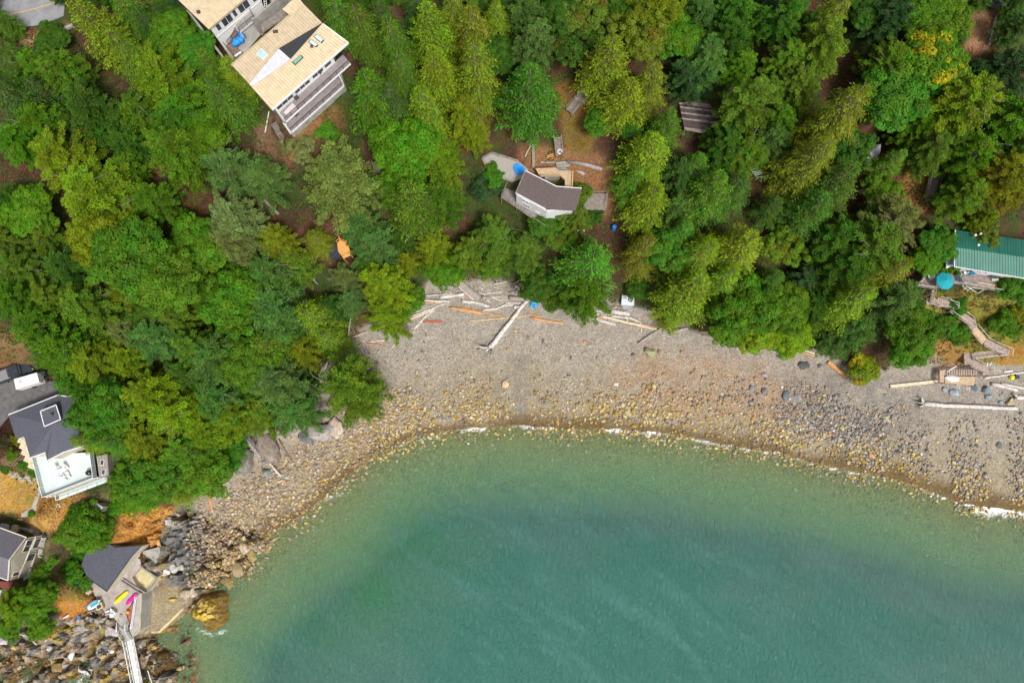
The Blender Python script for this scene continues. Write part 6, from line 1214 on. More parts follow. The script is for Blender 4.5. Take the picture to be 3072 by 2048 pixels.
decking(t, nd[:2] + [nd[2], P(1700,512,19.6), P(1700,532,19.6), nd[7], nd[8]], 19.6, nd[8] - nd[7] + Vector((0,0,0)), MNW); decking(t, [P(1700,512,19.6), nd[3], nd[4], nd[5], nd[6], nd[7]], 19.606, nd[3] - nd[4], MNW)
for i in (5, 6, 7): a, b = nd[i], nd[(i + 1) % 9]; MB().beam((*a[:2], 20.0), (*b[:2], 20.0), .12, .7).build('parapet', MNW, t)
MB().beam(P(1719,513,20.1), P(1717,563,20.1), .14, .12).build('rail', MORN, t)
simple('pit_wall', 'low grey wall closing the dark pit behind the brown roof', 'wall', MB().beam(P(1634,538,18.4), P(1680,532,18.4), .2, 1.6), MCD)
simple('retaining_log', 'long thick grey log holding the slope above the new deck', 'log', MB().tube([G(1700,487,.3), G(1750,494,.3), G(1806,510,.3)], [.36,.38,.4], 8), LM['g'], smooth=True)
simple('retaining_log', 'thin dark log left of the stone steps above the new deck', 'log', MB().beam(G(1621,489,.2), G(1668,490,.2), .3, .3), LM['g'])
for i, (q, zz) in enumerate([([(1666,486),(1710,483),(1712,490),(1668,494)], .5), ([(1668,495),(1716,490),(1706,500),(1670,502)], .3), ([(1670,503),(1716,501),(1718,510),(1676,512)], .15)]):
    g = G(1690, 492 + i * 8); simple('stone_step', ['topmost slab step behind the new deck', 'middle slab step behind the new deck', 'lowest slab step behind the new deck'][i], 'step', MB().prism(px(q, g[2] + zz + .1), g[2] - .2, g[2] + zz + .1), MCD, 'slab steps by the new deck')
simple('stone_slab', 'pale slab lying right of the new deck', 'slab', MB().prism([G(1727,508), G(1742,506), G(1756,523), G(1748,528), G(1730,516)], G(1742,518)[2] - .3, G(1742,518)[2] + .25), MC)
stair('narrow grey stair below the emerald fir with pale rails', (1672,411), (1678,466), 1.3, 12, MGW, MGW, up=.8)
m_ = MB(); q = G(1678,464,1.3); 
for k in range(10): a = k / 10 * 5.2; m_.ball((q[0] + .42 * math.cos(a), q[1] + .42 * math.sin(a), q[2]), .16, .16, .13, 6, 4)
simple('hose_coil', 'white coiled hose at the foot of the narrow grey stair', 'hose', m_, MW, smooth=True)
for i, (a, b) in enumerate([((1640,470),(1663,462)), ((1640,475),(1664,467))]): simple('timber_offcut', ['upper fresh timber beam left of the narrow stair', 'lower fresh timber beam left of the narrow stair'][i], 'beam', MB().beam(G(*a, .2), G(*b, .2), .14, .14), MORN)
simple('white_pipe', 'white drainpipe on the slope left of the narrow stair', 'pipe', MB().tube([G(1593,437,.6), G(1575,473,.4)], [.07, .07], 6), MW)
simple('white_pipe', 'thin white mast standing in the wood above the cottage', 'pipe', MB().tube([G(1667,219,4.2), G(1681,140,3.0)], [.08, .07], 6), MW)
simple('retaining_post', 'upright grey board wall left of the slab steps', 'post', MB().beam(G(1600,437,.4), G(1600,505,.3), .5, .3), MGW)
rd = px([(1770,580),(1822,580),(1817,628),(1745,628)], 17.2); t = deckthing('side_deck', 'grey brown deck at the right end of the white cottage', 'deck', rd, 17.2, (1, 0), MGW); railing(t, [rd[0], rd[1], rd[2]], .95, MGW, MGW, 1.6)
simple('awning', 'white awning strip under the trees below the cottage', 'awning', MB().prism(px([(1722,684),(1755,690),(1752,696),(1720,691)], 15.0), 14.9, 15.0), MW); simple('blue_tub', 'blue tub under the trees right of the white awning', 'tub', MB().disc(G(1840,688,1.5), .4, G(1840,688)[2], G(1840,688)[2] + 1.6), MBL)
stair('upper flight of the hillside stair under the firs', (1758,250), (1742,294), 1.5, 9, MGW, MGW, up=1.0); stair('lower flight of the hillside stair under the firs', (1736,302), (1708,336), 1.5, 9, MGW, MGW, up=1.0)
q = G(1742,298,1.0); simple('stair_landing', 'grey landing between the two flights of the hillside stair', 'landing', MB().prism(px([(1723,290),(1760,296),(1750,310),(1728,302)], q[2]), q[2] - .15, q[2] - .02), MGW)

# ------------------------------------------------------------------ green roofed house, decks and the long stair
H3 = thing('green_roofed_house', P(2970,760,17), 'white house with a ribbed green metal roof at the right margin', 'house')
ze3, zr = 21.5, 23.0; fa, fb = P(2864,799,ze3), P(3150,847,ze3); ra, rb = P(2864,742,zr), P(3150,783,zr); ba, bb = P(2866,690,ze3), P(3150,731,ze3)
roof(H3, fa, fb, rb, ra, 34, MGRN, rib=.05); roof(H3, bb, ba, ra + Vector((0,0,.03)), rb + Vector((0,0,.03)), 34, MGRN, rib=.05)
for a, b in ((fa, fb), (fa, ra), (ba, ra)): MB().beam(a - Vector((0,0,.1)), b - Vector((0,0,.1)), .2, .26).build('fascia', MW, H3)
yd = Vector((0, 1, 0)); w0, w1 = fa + yd * .7 + Vector((.4,0,0)), fb + yd * .7; wall(H3, w0, w1, 14.5, 21.3, MW); wall(H3, w0, ba + Vector((.4,-.5,0)), 14.5, 21.3, MW); wall(H3, ba + Vector((.4,-.5,0)), bb + Vector((0,-.5,0)), 14.5, 21.3, MW)
for s0, s1 in ((.03,.12),(.15,.2),(.28,.34),(.36,.42)): window(H3, w0, w1, s0, s1, 19.0, 20.8, -1, MW, MGL, 1)
pq = px([(2838,804),(2864,786),(2864,760),(2842,765)], 20.4); MB().slab([P(2838,802,20.2), P(2866,786,20.4), P(2866,758,20.4), P(2840,764,20.2)], .2).build('porch_roof', mat('grey_glass_roof', (.42,.46,.52), .3, .1), H3); MB().beam(P(2838,803,20.2), P(2866,788,20.4), .35, .2).build('porch_beam', MW, H3)
zd = 18.0; dp = px([(2784,797),(2838,803),(3010,831),(3008,868),(2994,872),(2881,851),(2815,849),(2808,866),(2746,857),(2766,838)], zd)
t = deckthing('sea_deck', 'long weathered deck before the green roofed house', 'deck', dp, zd, dp[2] - dp[1], mat('plum_boards', (.27,.215,.19), .85, .3, 1.4, .2, 12, col2=(.13,.10,.10)), pm=MGW); LG = mat('pale_grey_rail', (.50,.48,.43), .7, .12)
railing(t, [dp[9], dp[8], dp[7], dp[6]], .95, LG, LG, 1.5); railing(t, [dp[5], dp[4], dp[3], dp[2]], .95, LG, LG, 1.6)
for a, b in (((2886,856),(2905,872)),((2898,858),(2934,880)),((2934,880),(2960,864)),((2905,862),(2960,868)),((2890,868),(2906,858)),((2906,868),(2930,858))): MB().beam(P(*a, zd - 1.2), P(*b, zd - 1.6), .12, .12).build('brace', LG, t)
simple('deck_mat', 'dark mat on the deck right of the teal parasol', 'mat', MB().prism(px([(2858,812),(2881,815),(2888,846),(2866,842)], zd + .02), zd + .01, zd + .03), MNVY)
U = P(2839,841,zd + 2.5); t = thing('parasol', (U[0], U[1], zd), 'open teal parasol on the deck of the green roofed house', 'parasol'); MB().tube([(U[0], U[1], zd), (U[0], U[1], zd + 2.6)], [.03, .03], 6).build('pole', MSIL, t)
R_ = 1.62
for k in range(8):
    a, b = math.pi / 4 * k + .25, math.pi / 4 * (k + 1) + .25; p = [(U[0] + R_ * math.cos(x), U[1] + R_ * math.sin(x), zd + 2.1) for x in (a, b)]; MB().add([(U[0], U[1], zd + 2.72), p[0], p[1], (U[0], U[1], zd + 2.69), (p[0][0], p[0][1], zd + 2.0), (p[1][0], p[1][1], zd + 2.0)], [(0,1,2),(5,4,3),(1,4,5,2)]).build('panel', MTE, t); MB().tube([(U[0], U[1], zd + 2.66), (p[0][0], p[0][1], zd + 2.02)], [.015, .015], 4).build('rib', MSIL, t)
MB().ball((U[0], U[1], zd + 2.74), .07).build('finial', MSIL, t)
q = P(2794,827,zd + .7); t = thing('round_table', (q[0], q[1], zd), 'white round garden table left of the teal parasol', 'table'); MB().disc(q, .62, zd + .68, zd + .72).build('tabletop', MGLS, t); MB().tube([(q[0], q[1], zd), (q[0], q[1], zd + .68)], [.05, .05], 6).build('leg', MW, t)
for k in range(8): a = k * math.pi / 4; MB().beam((q[0], q[1], zd + .74), (q[0] + .6 * math.cos(a), q[1] + .6 * math.sin(a), zd + .74), .04, .03).build('spoke', MW, t)
for i, (u, v, r) in enumerate([(2803,820,-.8),(2786,826,1.6),(2788,836,2.6)]): chair(P(u, v, zd), r, MW, ['white chair at the upper right of the round table','white chair at the left of the round table','white chair at the lower left of the round table'][i], 'white chairs round the table', .8)
q = P(2903,812,zd); t = thing('barbecue', q, 'barbecue under a navy cover by the white wall', 'barbecue'); m_ = MB(); m_.ball((q[0], q[1], zd + .9), .85, .5, .45); m_.build('cover', MNVY, t, True); MB().box(q[0] - .7, q[1] - .35, zd, q[0] + .7, q[1] + .35, zd + .8).build('cart', MNVY, t)
chair(P(2904,823,zd), .2, MCY, 'turquoise garden chair beside the covered barbecue', 'garden chairs by the barbecue'); chair(P(2916,820,zd), .2, MCY, 'second turquoise chair against the white wall', 'garden chairs by the barbecue'); chair(P(2892,820,zd), 2.0, MW, 'white folding chair left of the turquoise chair', 'garden chairs by the barbecue'); chair(P(2880,829,zd), .9, MGLS, 'grey lounger chair on the dark mat', 'garden chairs by the barbecue')
q = P(2986,829,zd + .7); t = thing('oval_table', (q[0], q[1], zd), 'navy oval table near the right end of the deck', 'table'); m_ = MB(); m_.prism([(q[0] + 1.0 * math.cos(a / 10 * math.pi), q[1] + .42 * math.sin(a / 10 * math.pi)) for a in range(20)], zd + .66, zd + .72); m_.build('tabletop', MNVY, t); MB().tube([(q[0], q[1], zd), (q[0], q[1], zd + .66)], [.06, .06], 6).build('leg', MDK, t)
q = P(2982,839,zd); simple('seat_cushion', 'pale green cushion in front of the navy oval table', 'cushion', MB().box(q[0] - .6, q[1] - .3, zd + .02, q[0] + .6, q[1] + .3, zd + .3), mat('pale_green', (.5,.55,.34), .8, .1))
q = P(2990,859,zd); m_ = MB(); [m_.ball((q[0] + .2 * math.cos(k), q[1] + .2 * math.sin(k), zd + .1), .1, .1, .08, 5, 3) for k in range(6)]; simple('orange_hose', 'coiled orange hose at the outer corner of the deck', 'hose', m_, MOR)
simple('fresh_plank', 'loose fresh timber plank on the long weathered deck', 'plank', MB().beam(P(2934,847,zd + .06), P(2985,857,zd + .06), .22, .06), MNW)
MST = mat('stair_boards', (.36,.28,.235), .85, .25, 1.6, .2, 12, col2=(.22,.17,.15))
SW = 1.5
def lz(u, v, up=1.0): return G(u, v)[2] + up
def plat(label, poly, up=1.0, z=None):
    cu = sum(p[0] for p in poly) / len(poly); cv = sum(p[1] for p in poly) / len(poly); z = lz(cu, cv, up) if z is None else z; q = px(poly, z)
    return deckthing('stair_landing', label, 'landing', q, z, (1, .0), MST, 'landings of the long cliff stair', pm=MST), z, q
_, za, qa = plat('topmost landing of the cliff stair, left of the shrubs', [(2778,895),(2806,893),(2830,915),(2818,922),(2802,912),(2780,914)])
stair('first flight of the cliff stair, dropping from the deck', (2800,868), (2794,897), SW, 6, MST, LG, za=zd - .4, zb=za)
_, zb_, qb = plat('second landing of the cliff stair, with a squared railing', [(2842,903),(2868,911),(2866,928),(2842,922)], 1.1)
railing(_, [qb[0], qb[1], qb[2]], .95, LG, LG, 1.2)
stair('short flight joining the first two landings of the cliff stair', (2812,905), (2846,912), SW, 6, MST, LG, za=za - .02, zb=zb_ + .3)
_, zc, qc = plat('third landing of the cliff stair, darker and diamond shaped', [(2906,957),(2926,957),(2932,980),(2914,990),(2904,975)], 1.1)
stair('long flight between the second and third landings', (2853,924), (2912,966), SW, 13, MST, LG, za=zb_, zb=zc + .1)
_, zd_, qd = plat('corner landing at the right end of the cliff stair', [(3002,1036),(3030,1050),(3027,1069),(3004,1066),(2998,1052)], 1.1); railing(_, [qd[0], qd[1], qd[2]], .95, LG, LG, 1.1)
stair('steep flight below the third landing, with orange boards', (2920,986), (2952,1024), SW, 9, MNW, LG, za=zc, zb=(zc + zd_) / 2 + .3); stair('flight running down to the corner landing', (2954,1026), (3002,1050), SW, 9, MST, LG, za=(zc + zd_) / 2 + .3, zb=zd_)
z_r = zd_ - .6; rp = px([(3006,1052),(3012,1066),(2918,1077),(2914,1060)], z_r); t = deckthing('ramp', 'level boardwalk of grey boards below the corner landing', 'ramp', rp, z_r, (0, 1), MST, pm=MST); railing(t, [rp[0], rp[3]], .95, LG, LG, 1.5); railing(t, [rp[1], rp[2]], .95, LG, LG, 1.5)
_, ze_, qe = plat('long landing at the left end of the boardwalk', [(2892,1058),(2918,1058),(2916,1093),(2894,1093)], z=z_r - .3)
stair('curved looking flight below the boardwalk', (2914,1088), (2950,1106), SW, 7, MST, LG, za=z_r - .3, zb=4.6)
_, zf_, qf = plat('lower landing with a white railing by the grey pole', [(2950,1094),(2972,1098),(2974,1124),(2948,1124)], z=4.6); railing(_, [qf[1], qf[2]], .95, LG, LG, 1.0, None, .06, (1.0,), (.5,))
wp = px([(2832,1108),(2948,1108),(2948,1125),(2832,1125)], 3.8); t = thing('boardwalk', (*wp[0][:2], 3.8), 'slatted walk of spaced planks behind the white dinghy', 'boardwalk')
for k in range(16): a, b = wp[0].lerp(wp[1], k / 16), wp[0].lerp(wp[1], (k + .62) / 16); c, d_ = wp[3].lerp(wp[2], (k + .62) / 16), wp[3].lerp(wp[2], k / 16); MB().prism([a, b, c, d_], 3.74, 3.8).build('plank', MST, t)
for a, b in ((wp[0], wp[1]), (wp[3], wp[2])): MB().beam((*a[:2], 3.62), (*b[:2], 3.62), .1, .2).build('bearer', MGW, t)
lp = px([(2832,1127),(2926,1130),(2922,1156),(2836,1148)], 3.2); t = deckthing('dinghy_platform', 'low timber platform carrying the white dinghy', 'platform', lp, 3.2, (0, 1), MNW, pm=MST)
bx_ = px([(2819,1110),(2832,1110),(2832,1146),(2819,1146)], 3.9); deckthing('end_platform', 'narrow upright end platform left of the white dinghy', 'platform', bx_, 3.9, (0, 1), MNW, pm=MST)
def hull(mb, a, b, w, h, z, n=9, bow=1.0, stern=.55):
    """boat form from stern a to bow b"""
    a, b = Vector((*a[:2], 0)), Vector((*b[:2], 0)); d = b - a; s = Vector((-d[1], d[0], 0)).normalized(); rings = []
    for i in range(n):
        t = i / (n - 1); ww = w / 2 * (stern + (1 - stern) * math.sin(min(1, t / .45) * math.pi / 2)) * (math.cos(max(0, (t - .45) / .55) * math.pi / 2) ** bow if t < 1 else .02); ww = max(ww, .02); c = a + d * t
        rings.append([c + s * ww + Vector((0, 0, z + h * (.8 + .2 * t))), c + s * ww * .75 + Vector((0, 0, z + .05)), c + Vector((0, 0, z)), c - s * ww * .75 + Vector((0, 0, z + .05)), c - s * ww + Vector((0, 0, z + h * (.8 + .2 * t))), c + Vector((0, 0, z + h * 1.15))])
    base = []; 
    for r in rings: base += r
    fs = [(i * 6 + k, (i + 1) * 6 + k, (i + 1) * 6 + (k + 1) % 6, i * 6 + (k + 1) % 6) for i in range(n - 1) for k in range(6)] + [tuple(range(6)), tuple((n - 1) * 6 + k for k in range(6))[::-1]]
    return mb.add(base, fs)
t = thing('dinghy', P(2855,1134,3.2), 'upturned white dinghy on the low platform at the stair foot', 'dinghy'); hull(MB(), P(2876,1136,3.5), P(2832,1132,3.5), 1.5, .45, 3.22).build('hull', MW, t, True); MB().beam(P(2875,1136,3.85), P(2834,1132.2,3.85), .05, .04).build('keel', MW, t)
for i, (u, v) in enumerate(((2874,1158),(2904,1164))):
    g = G(u, v, .08); t = thing('ladder', g, ['short white ladder on the sand, left of the pair', 'short white ladder on the sand, right of the pair'][i], 'ladder', 'short ladders below the platform')
    for s in (-.28, .28): MB().beam(g + Vector((s - .15, -.5, 0)), g + Vector((s + .15, .5, 0)), .06, .06).build('rail', MW, t)
    for k in (-.3, 0, .3): MB().beam(g + Vector((-.28 + .3 * k, k, 0)), g + Vector((.28 + .3 * k, k, 0)), .06, .05).build('rung', MW, t)
g = G(3032,1132); simple('buoy', 'round yellow buoy on the sand beside the blue barrel', 'buoy', MB().ball((g[0], g[1], g[2] + .4), .5, .5, .45), MYE, smooth=True); g = G(3046,1131); simple('barrel', 'dark blue barrel right of the yellow buoy', 'barrel', MB().disc(g, .42, g[2], g[2] + .7), MNVY)
simple('white_float', 'white float strip lying behind the long white pole', 'float', MB().beam(G(3010,1116,.2), G(3036,1113,.2), .3, .2), MW)
for a, b, l in (((2964,1087),(2960,1098),'left white davit arm above the lower landing'), ((2975,1087),(2968,1098),'right white davit arm above the lower landing')): simple('davit_arm', l, 'davit', MB().beam(P(*a, 6.0), P(*b, 5.6), .12, .12), MW, 'davit arms')
simple('leaning_plank', 'white plank leaning on rock above the slatted walk', 'plank', MB().beam(P(2870,1098,4.4), P(2842,1114,3.9), .3, .1), LM['w'])

# ------------------------------------------------------------------ slate roofed house with the white sun deck
H4 = thing('slate_roofed_house', P(150,1300,12), 'house with a dark slate shingle roof half under trees', 'house')
zz = 19.0; rp = [(25,1244),(173,1185),(205,1189),(292,1160),(320,1250),(270,1330),(191,1356),(142,1381),(136,1357),(91,1373),(72,1309),(48,1316)]; apx = P(160,1272,20.6); q = px(rp, zz); o = MB(); n = len(q)
o.add([tuple(p) for p in q] + [tuple(apx)], [((i + 1) % n, i, n) for i in range(n)]); o.add([tuple(p) for p in q] + [(p[0], p[1], zz - .2) for p in q], [(i, (i + 1) % n, n + (i + 1) % n, n + i) for i in range(n)]); R4 = o.build('roof', MSLT, H4)
for i in (0, 1, 2, 5, 6, 8): a, b = q[i], q[(i + 1) % n]; MB().beam(a + Vector((0,0,-.05)), b + Vector((0,0,-.05)), .16, .2).build('gutter', MW, R4)
cu = px([(122,1233),(169,1214),(183,1257),(134,1279)], 20.9); MB().prism(cu, 19.6, 20.9).build('cupola', MSLT, R4)
for i in range(4): MB().beam(cu[i] + Vector((0,0,.05)), cu[(i + 1) % 4] + Vector((0,0,.05)), .15, .14).build('gutter', MW, R4)
c4 = P(150,1290,zz); q4 = [c4 + (p - c4) * .93 for p in q]
for i in range(n): wall(H4, q4[i], q4[(i + 1) % n], 11.5, 18.85, MCR if i in (8, 9, 10) else MBG)
q = P(157,1241,21.0); MB().box(q[0] - .2, q[1] - .2, 20.9, q[0] + .2, q[1] + .2, 21.2).build('roof_vent', MDK, R4)
for i, (u, v, z) in enumerate([(70,1318,15),(75,1336,14.4),(80,1354,13.8),(88,1374,13.2),(97,1392,12.6)]): p = P(u, v, z); MB().obox((p[0], p[1], z - 1), Vector((.8,-.3,0)), Vector((.3,.75,0)), Vector((0,0,1))).build('stone_pier', MCR, H4)
zk = 15.0; dk = px([(107,1370),(136,1360),(142,1384),(194,1359),(279,1357),(289,1432),(147,1487),(138,1490)], zk); t = thing('sun_deck', (*dk[6][:2], 12), 'broad white sun deck of the slate roofed house', 'deck'); MB().prism(dk, zk - .25, zk).build('deck_surface', MDW, t)
railing(t, [dk[0], dk[7], dk[6], dk[5], dk[4]], 1.05, MW, MW, 1.9, MGLS, .08)
for p in (dk[7], dk[5], dk[6]): MB().box(p[0] - .12, p[1] - .12, 11, p[0] + .12, p[1] + .12, zk - .26).build('post', MW, t)
wall(t, dk[7], dk[5], 11, zk - .3, MBG); zk2 = 13.4; d2 = px([(176,1483),(320,1428),(323,1444),(178,1499)], zk2); MB().prism(d2, zk2 - .2, zk2).build('lower_deck_surface', mat('grey_deck_sheet', (.46,.56,.54), .6, .08), t); railing(t, [d2[0], d2[3], d2[2], d2[1]], 1.0, MW, MW, 2.0, None, .08)
wing = px([(289,1368),(322,1362),(326,1424),(298,1432)], 15.6); t = thing('side_wing', (*wing[0][:2], 11), 'low taupe clad wing with white framed windows right of the sun deck', 'house wing'); MB().prism(wing, 11, 15.6).build('wall', mat('taupe_siding', (.25,.22,.19), .8, .1, 1), t)
for k in range(4): a, b = wing[0].lerp(wing[1], k / 4 + .1), wing[3].lerp(wing[2], k / 4 + .1); MB().beam(a + Vector((0,0,.03)), b + Vector((0,0,.03)), .08, .05).build('batten', MBG, t)
for s in (.3, .75): p = wing[0].lerp(wing[3], s); MB().obox((p[0] + .9, p[1], 15.63), Vector((.35,0,0)), Vector((0,.5,0)), Vector((0,0,.04))).build('window', MW, t); MB().obox((p[0] + .9, p[1], 15.69), Vector((.26,0,0)), Vector((0,.4,0)), Vector((0,0,.02))).build('pane', MGL, t)
tb = P(190,1411,zk); t = thing('garden_table', tb, 'white oval garden table on the sun deck', 'table'); m_ = MB().prism([(tb[0] + .95 * math.cos(a / 8 * math.pi - .6), tb[1] + .55 * math.sin(a / 8 * math.pi)) for a in range(16)], zk + .68, zk + .74).build('tabletop', MW, t)
for i in (-1, 1): MB().box(tb[0] + i * .5 - .04, tb[1] - .04, zk, tb[0] + i * .5 + .04, tb[1] + .04, zk + .68).build('leg', MW, t)
for i, (u, v, r) in enumerate([(172,1397,2.2),(204,1402,-2.4),(198,1396,3.0),(188,1424,.4),(210,1430,-.6),(182,1418,.9),(206,1420,-1.0)]): chair(P(u, v, zk), r, MW, 'white chair ' + ['at the far left', 'at the upper right', 'at the top', 'at the bottom', 'at the lower right', 'at the lower left', 'at the right'][i] + ' of the oval garden table', 'white chairs on the sun deck', 1.15)
q = P(274,1417,zk); t = thing('kettle_grill', q, 'black covered grill on the right of the sun deck', 'grill'); MB().ball((q[0], q[1], zk + .7), .65, .5, .5).build('cover', MBLK, t, True); MB().tube([(q[0], q[1], zk), (q[0], q[1], zk + .4)], [.3, .3], 8).build('stand', MBLK, t)
hx = P(95,1100,16.1) - P(12,1132,16.1); pickup(P(52,1116,16.1), math.atan2(hx[1], hx[0]), mat('charcoal_paint', (.03,.035,.045), .3, .2, spec=.6), 'charcoal pickup with a silver bed cover parked beside the white trailer', L_=6.6, W_=2.3, cover=MSIL)
tq = px([(41,1137),(110,1117),(118,1146),(48,1168)], 18.2); t = thing('box_trailer', P(80,1142,16.1), 'white box trailer parked on the driveway', 'trailer'); cT = sum(tq, Vector((0,0,0))) / 4; MB().prism(tq, 16.6, 18.2).build('box', MW, t)
q = P(60,1146,18.3); MB().box(q[0] - .2, q[1] - .25, 18.2, q[0] + .2, q[1] + .25, 18.4).build('roof_vent', MGLS, t)
ax_ = (tq[1] - tq[0]).normalized(); ay_ = Vector((-ax_[1], ax_[0], 0)); fr_ = (tq[1] + tq[2]) / 2
for s in (-1, 1): w_ = Vector((cT[0], cT[1], 16.45)) + ay_ * s * 1.0; MB().tube([w_ - ay_ * .1, w_ + ay_ * .1], [.34, .34], 12).build('wheel', MRUB, t)
MB().beam((fr_[0], fr_[1], 16.5), (fr_[0] + ax_[0] * 1.6, fr_[1] + ax_[1] * 1.6, 16.5), .12, .12).build('hitch', MDK, t); p = Vector((fr_[0], fr_[1], 16.9)) + ax_ * .35 - ay_ * .7; MB().tube([p - ax_ * .12, p + ax_ * .12], [.38, .38], 12).build('spare_wheel', MSIL, t)
simple('bin', 'black bin right of the white trailer', 'bin', MB().box(*P(131,1128,16.1)[:2], 16.1, *(P(131,1128,16.1) + Vector((.8,.8,0)))[:2], 17.1), MDK)
q = px([(278,1523),(291,1508),(310,1520),(297,1537)], 12.2); g = float(hz(q[0][0], q[0][1])); t = thing('tool_shed', (*q[0][:2], g), 'small shed with a pale ribbed roof below the sun deck', 'shed'); MB().prism([q[0].lerp((q[0]+q[2])/2, .08), q[1].lerp((q[0]+q[2])/2, .08), q[2].lerp((q[0]+q[2])/2, .08), q[3].lerp((q[0]+q[2])/2, .08)], g - .5, 12.1).build('wall', MBG, t); roof(t, q[0], q[3], q[2], q[1], 6, mat('pale_roof', (.42,.43,.46), .6, .1))
for (u, v, s, l) in ((343,1499,.5,'small white box on the slope right of the shed'), (353,1426,.35,'small white tub left of the shrubs by the low wing'), (333,1431,.3,'white pail beside the low wing')): g = G(u, v); simple('white_box', l, 'box', MB().box(g[0] - s, g[1] - s, g[2], g[0] + s, g[1] + s, g[2] + s), MW)
g = G(342,1416); m_ = MB(); hull(m_, G(330,1414), G(362,1422), 1.0, .4, g[2] + .2); simple('canoe', 'black canoe lying right of the low taupe wing', 'canoe', m_, MBLK, smooth=True)
g = G(176,1517); m_ = MB(); [m_.ball((g[0] + .32 * math.cos(k), g[1] + .32 * math.sin(k), g[2] + .15), .12, .12, .1, 5, 3) for k in range(7)]; simple('life_ring', 'white ring lying on the dry grass below the sun deck', 'ring', m_, MW)
t = thing('rock_border', G(60,1440), 'curved border of pale stones above the dry lawn', 'stone border')
for k in range(26):
    f = k / 25; u = 0 + 118 * f; v = 1399 + 40 * math.sin(f * 1.7) + 8 * math.sin(k); g = G(u, v, .1); s = .35 + .12 * math.sin(k * 5); MB().ball((g[0], g[1], g[2]), s, s * .8, s * .6, 6, 4).build('stone', mat('border_stone', (.34,.34,.33), .9, .2) if k == 0 else bpy.data.materials['border_stone'], t)

# ------------------------------------------------------------------ beige gabled cottage
H5 = thing('beige_cottage', P(20,1660,8), 'beige gabled cottage with a grey shingle roof at the left margin', 'cottage')
a5, b5, c5, d5 = P(79,1611,12.5), P(28,1678,15.2), P(24,1740,12.5), P(-90,1700,12.5); e5 = P(-60,1560,12.5); f5 = P(-90,1640,15.2)
G5 = mat('grey_shingles', (.15,.145,.17), .9, .25, 5, .5, 16); MB().slab([e5, f5, b5, a5], .16).build('roof', G5, H5); MB().slab([f5, d5, c5, b5], .16).build('roof', G5, H5)
for a, b in ((e5, a5), (a5, b5), (b5, c5), (c5, d5)): MB().beam(a - Vector((0,0,.05)), b - Vector((0,0,.05)), .16, .22).build('fascia', MCR if False else mat('pale_fascia', (.62,.6,.5), .6, .05), H5)
wa, wb = P(79,1611,12.4), P(24,1740,12.4); dw_ = (wb - wa).normalized(); nn_ = Vector((dw_[1], -dw_[0], 0)) * -1
if nn_[0] < 0: nn_ = -nn_
wa, wb = wa + nn_ * .2, wb + nn_ * .2; MB().add([(*wa[:2], 7.5), (*wb[:2], 7.5), (*wb[:2], 12.2), (b5[0] + nn_[0] * .1, b5[1] + nn_[1] * .1, 14.9), (*wa[:2], 12.2), (*(wa - nn_ * 1)[:2], 7.5), (*(wb - nn_ * 1)[:2], 7.5)], [(0,1,2,3,4)]).build('gable_wall', MBG, H5)
sgn = 1 if (Vector((-dw_[1], dw_[0], 0))).dot(nn_) > 0 else -1
for s0, s1, z0, z1, b_ in ((.06,.34,10.6,12.3,2),(.66,.9,10.6,12.3,2),(.06,.3,8.4,10.0,1),(.42,.6,8.2,10.2,1)): window(H5, wa, wb, s0, s1, z0, z1, sgn, mat('cream_frame', (.66,.63,.52), .6, .05), MGL, b_)
for k in range(12): p, q = wa.lerp(wb, k / 11), wa.lerp(wb, k / 11); MB().box(p[0] - .03 + nn_[0] * .05, p[1] - .03 + nn_[1] * .05, 7.6, p[0] + .03 + nn_[0] * .05, p[1] + .03 + nn_[1] * .05, 12.0).build('batten', MBG, H5)
MB().beam((*(wa + nn_ * .1)[:2], 10.3), (*(wb + nn_ * .1)[:2], 10.3), .15, .16).build('trim_band', bpy.data.materials['cream_frame'], H5)
rd = px([(-40,1740),(24,1744),(40,1742),(22,1772),(10,1800),(-40,1820)], 10.0); t = deckthing('red_deck', 'red stained deck below the beige gabled cottage', 'deck', rd, 10.0, (1, .3), MRD); 
q = P(2,1775,10.0); simple('deck_cooler', 'pale cooler box on the red stained deck', 'cooler', MB().box(q[0] - .5, q[1] - .45, 10.0, q[0] + .5, q[1] + .45, 10.6), MGLS)
for i, (u, v, l) in enumerate([(50,1584,'terracotta bowl on a timber table by the terrace'), (104,1637,'dark round planter on the terrace'), (137,1606,'small dark pot at the top of the terrace')]): g = P(u, v, 8.35); simple('planter', l, 'planter', MB().disc(g, [.75, .55, .35][i], 8.35, 8.9), [MNW, MNVY, MDK][i])
stair('slatted timber steps between the terrace and the orange flecked shrub', (152,1657), (200,1672), 2.6, 11, mat('pale_pink_treads', (.42,.33,.30), .8, .2), None, za=7.9, zb=6.4); simple('handrail_pole', 'white handrail beside the slatted timber steps', 'handrail', MB().beam(P(148,1677,8.6), P(198,1690,7.2), .12, .1), MW)
simple('terrace_rail', 'white rail post line at the end of the terrace', 'handrail', MB().beam(P(114,1668,8.9), P(126,1672,8.9), .12, .1), MW)

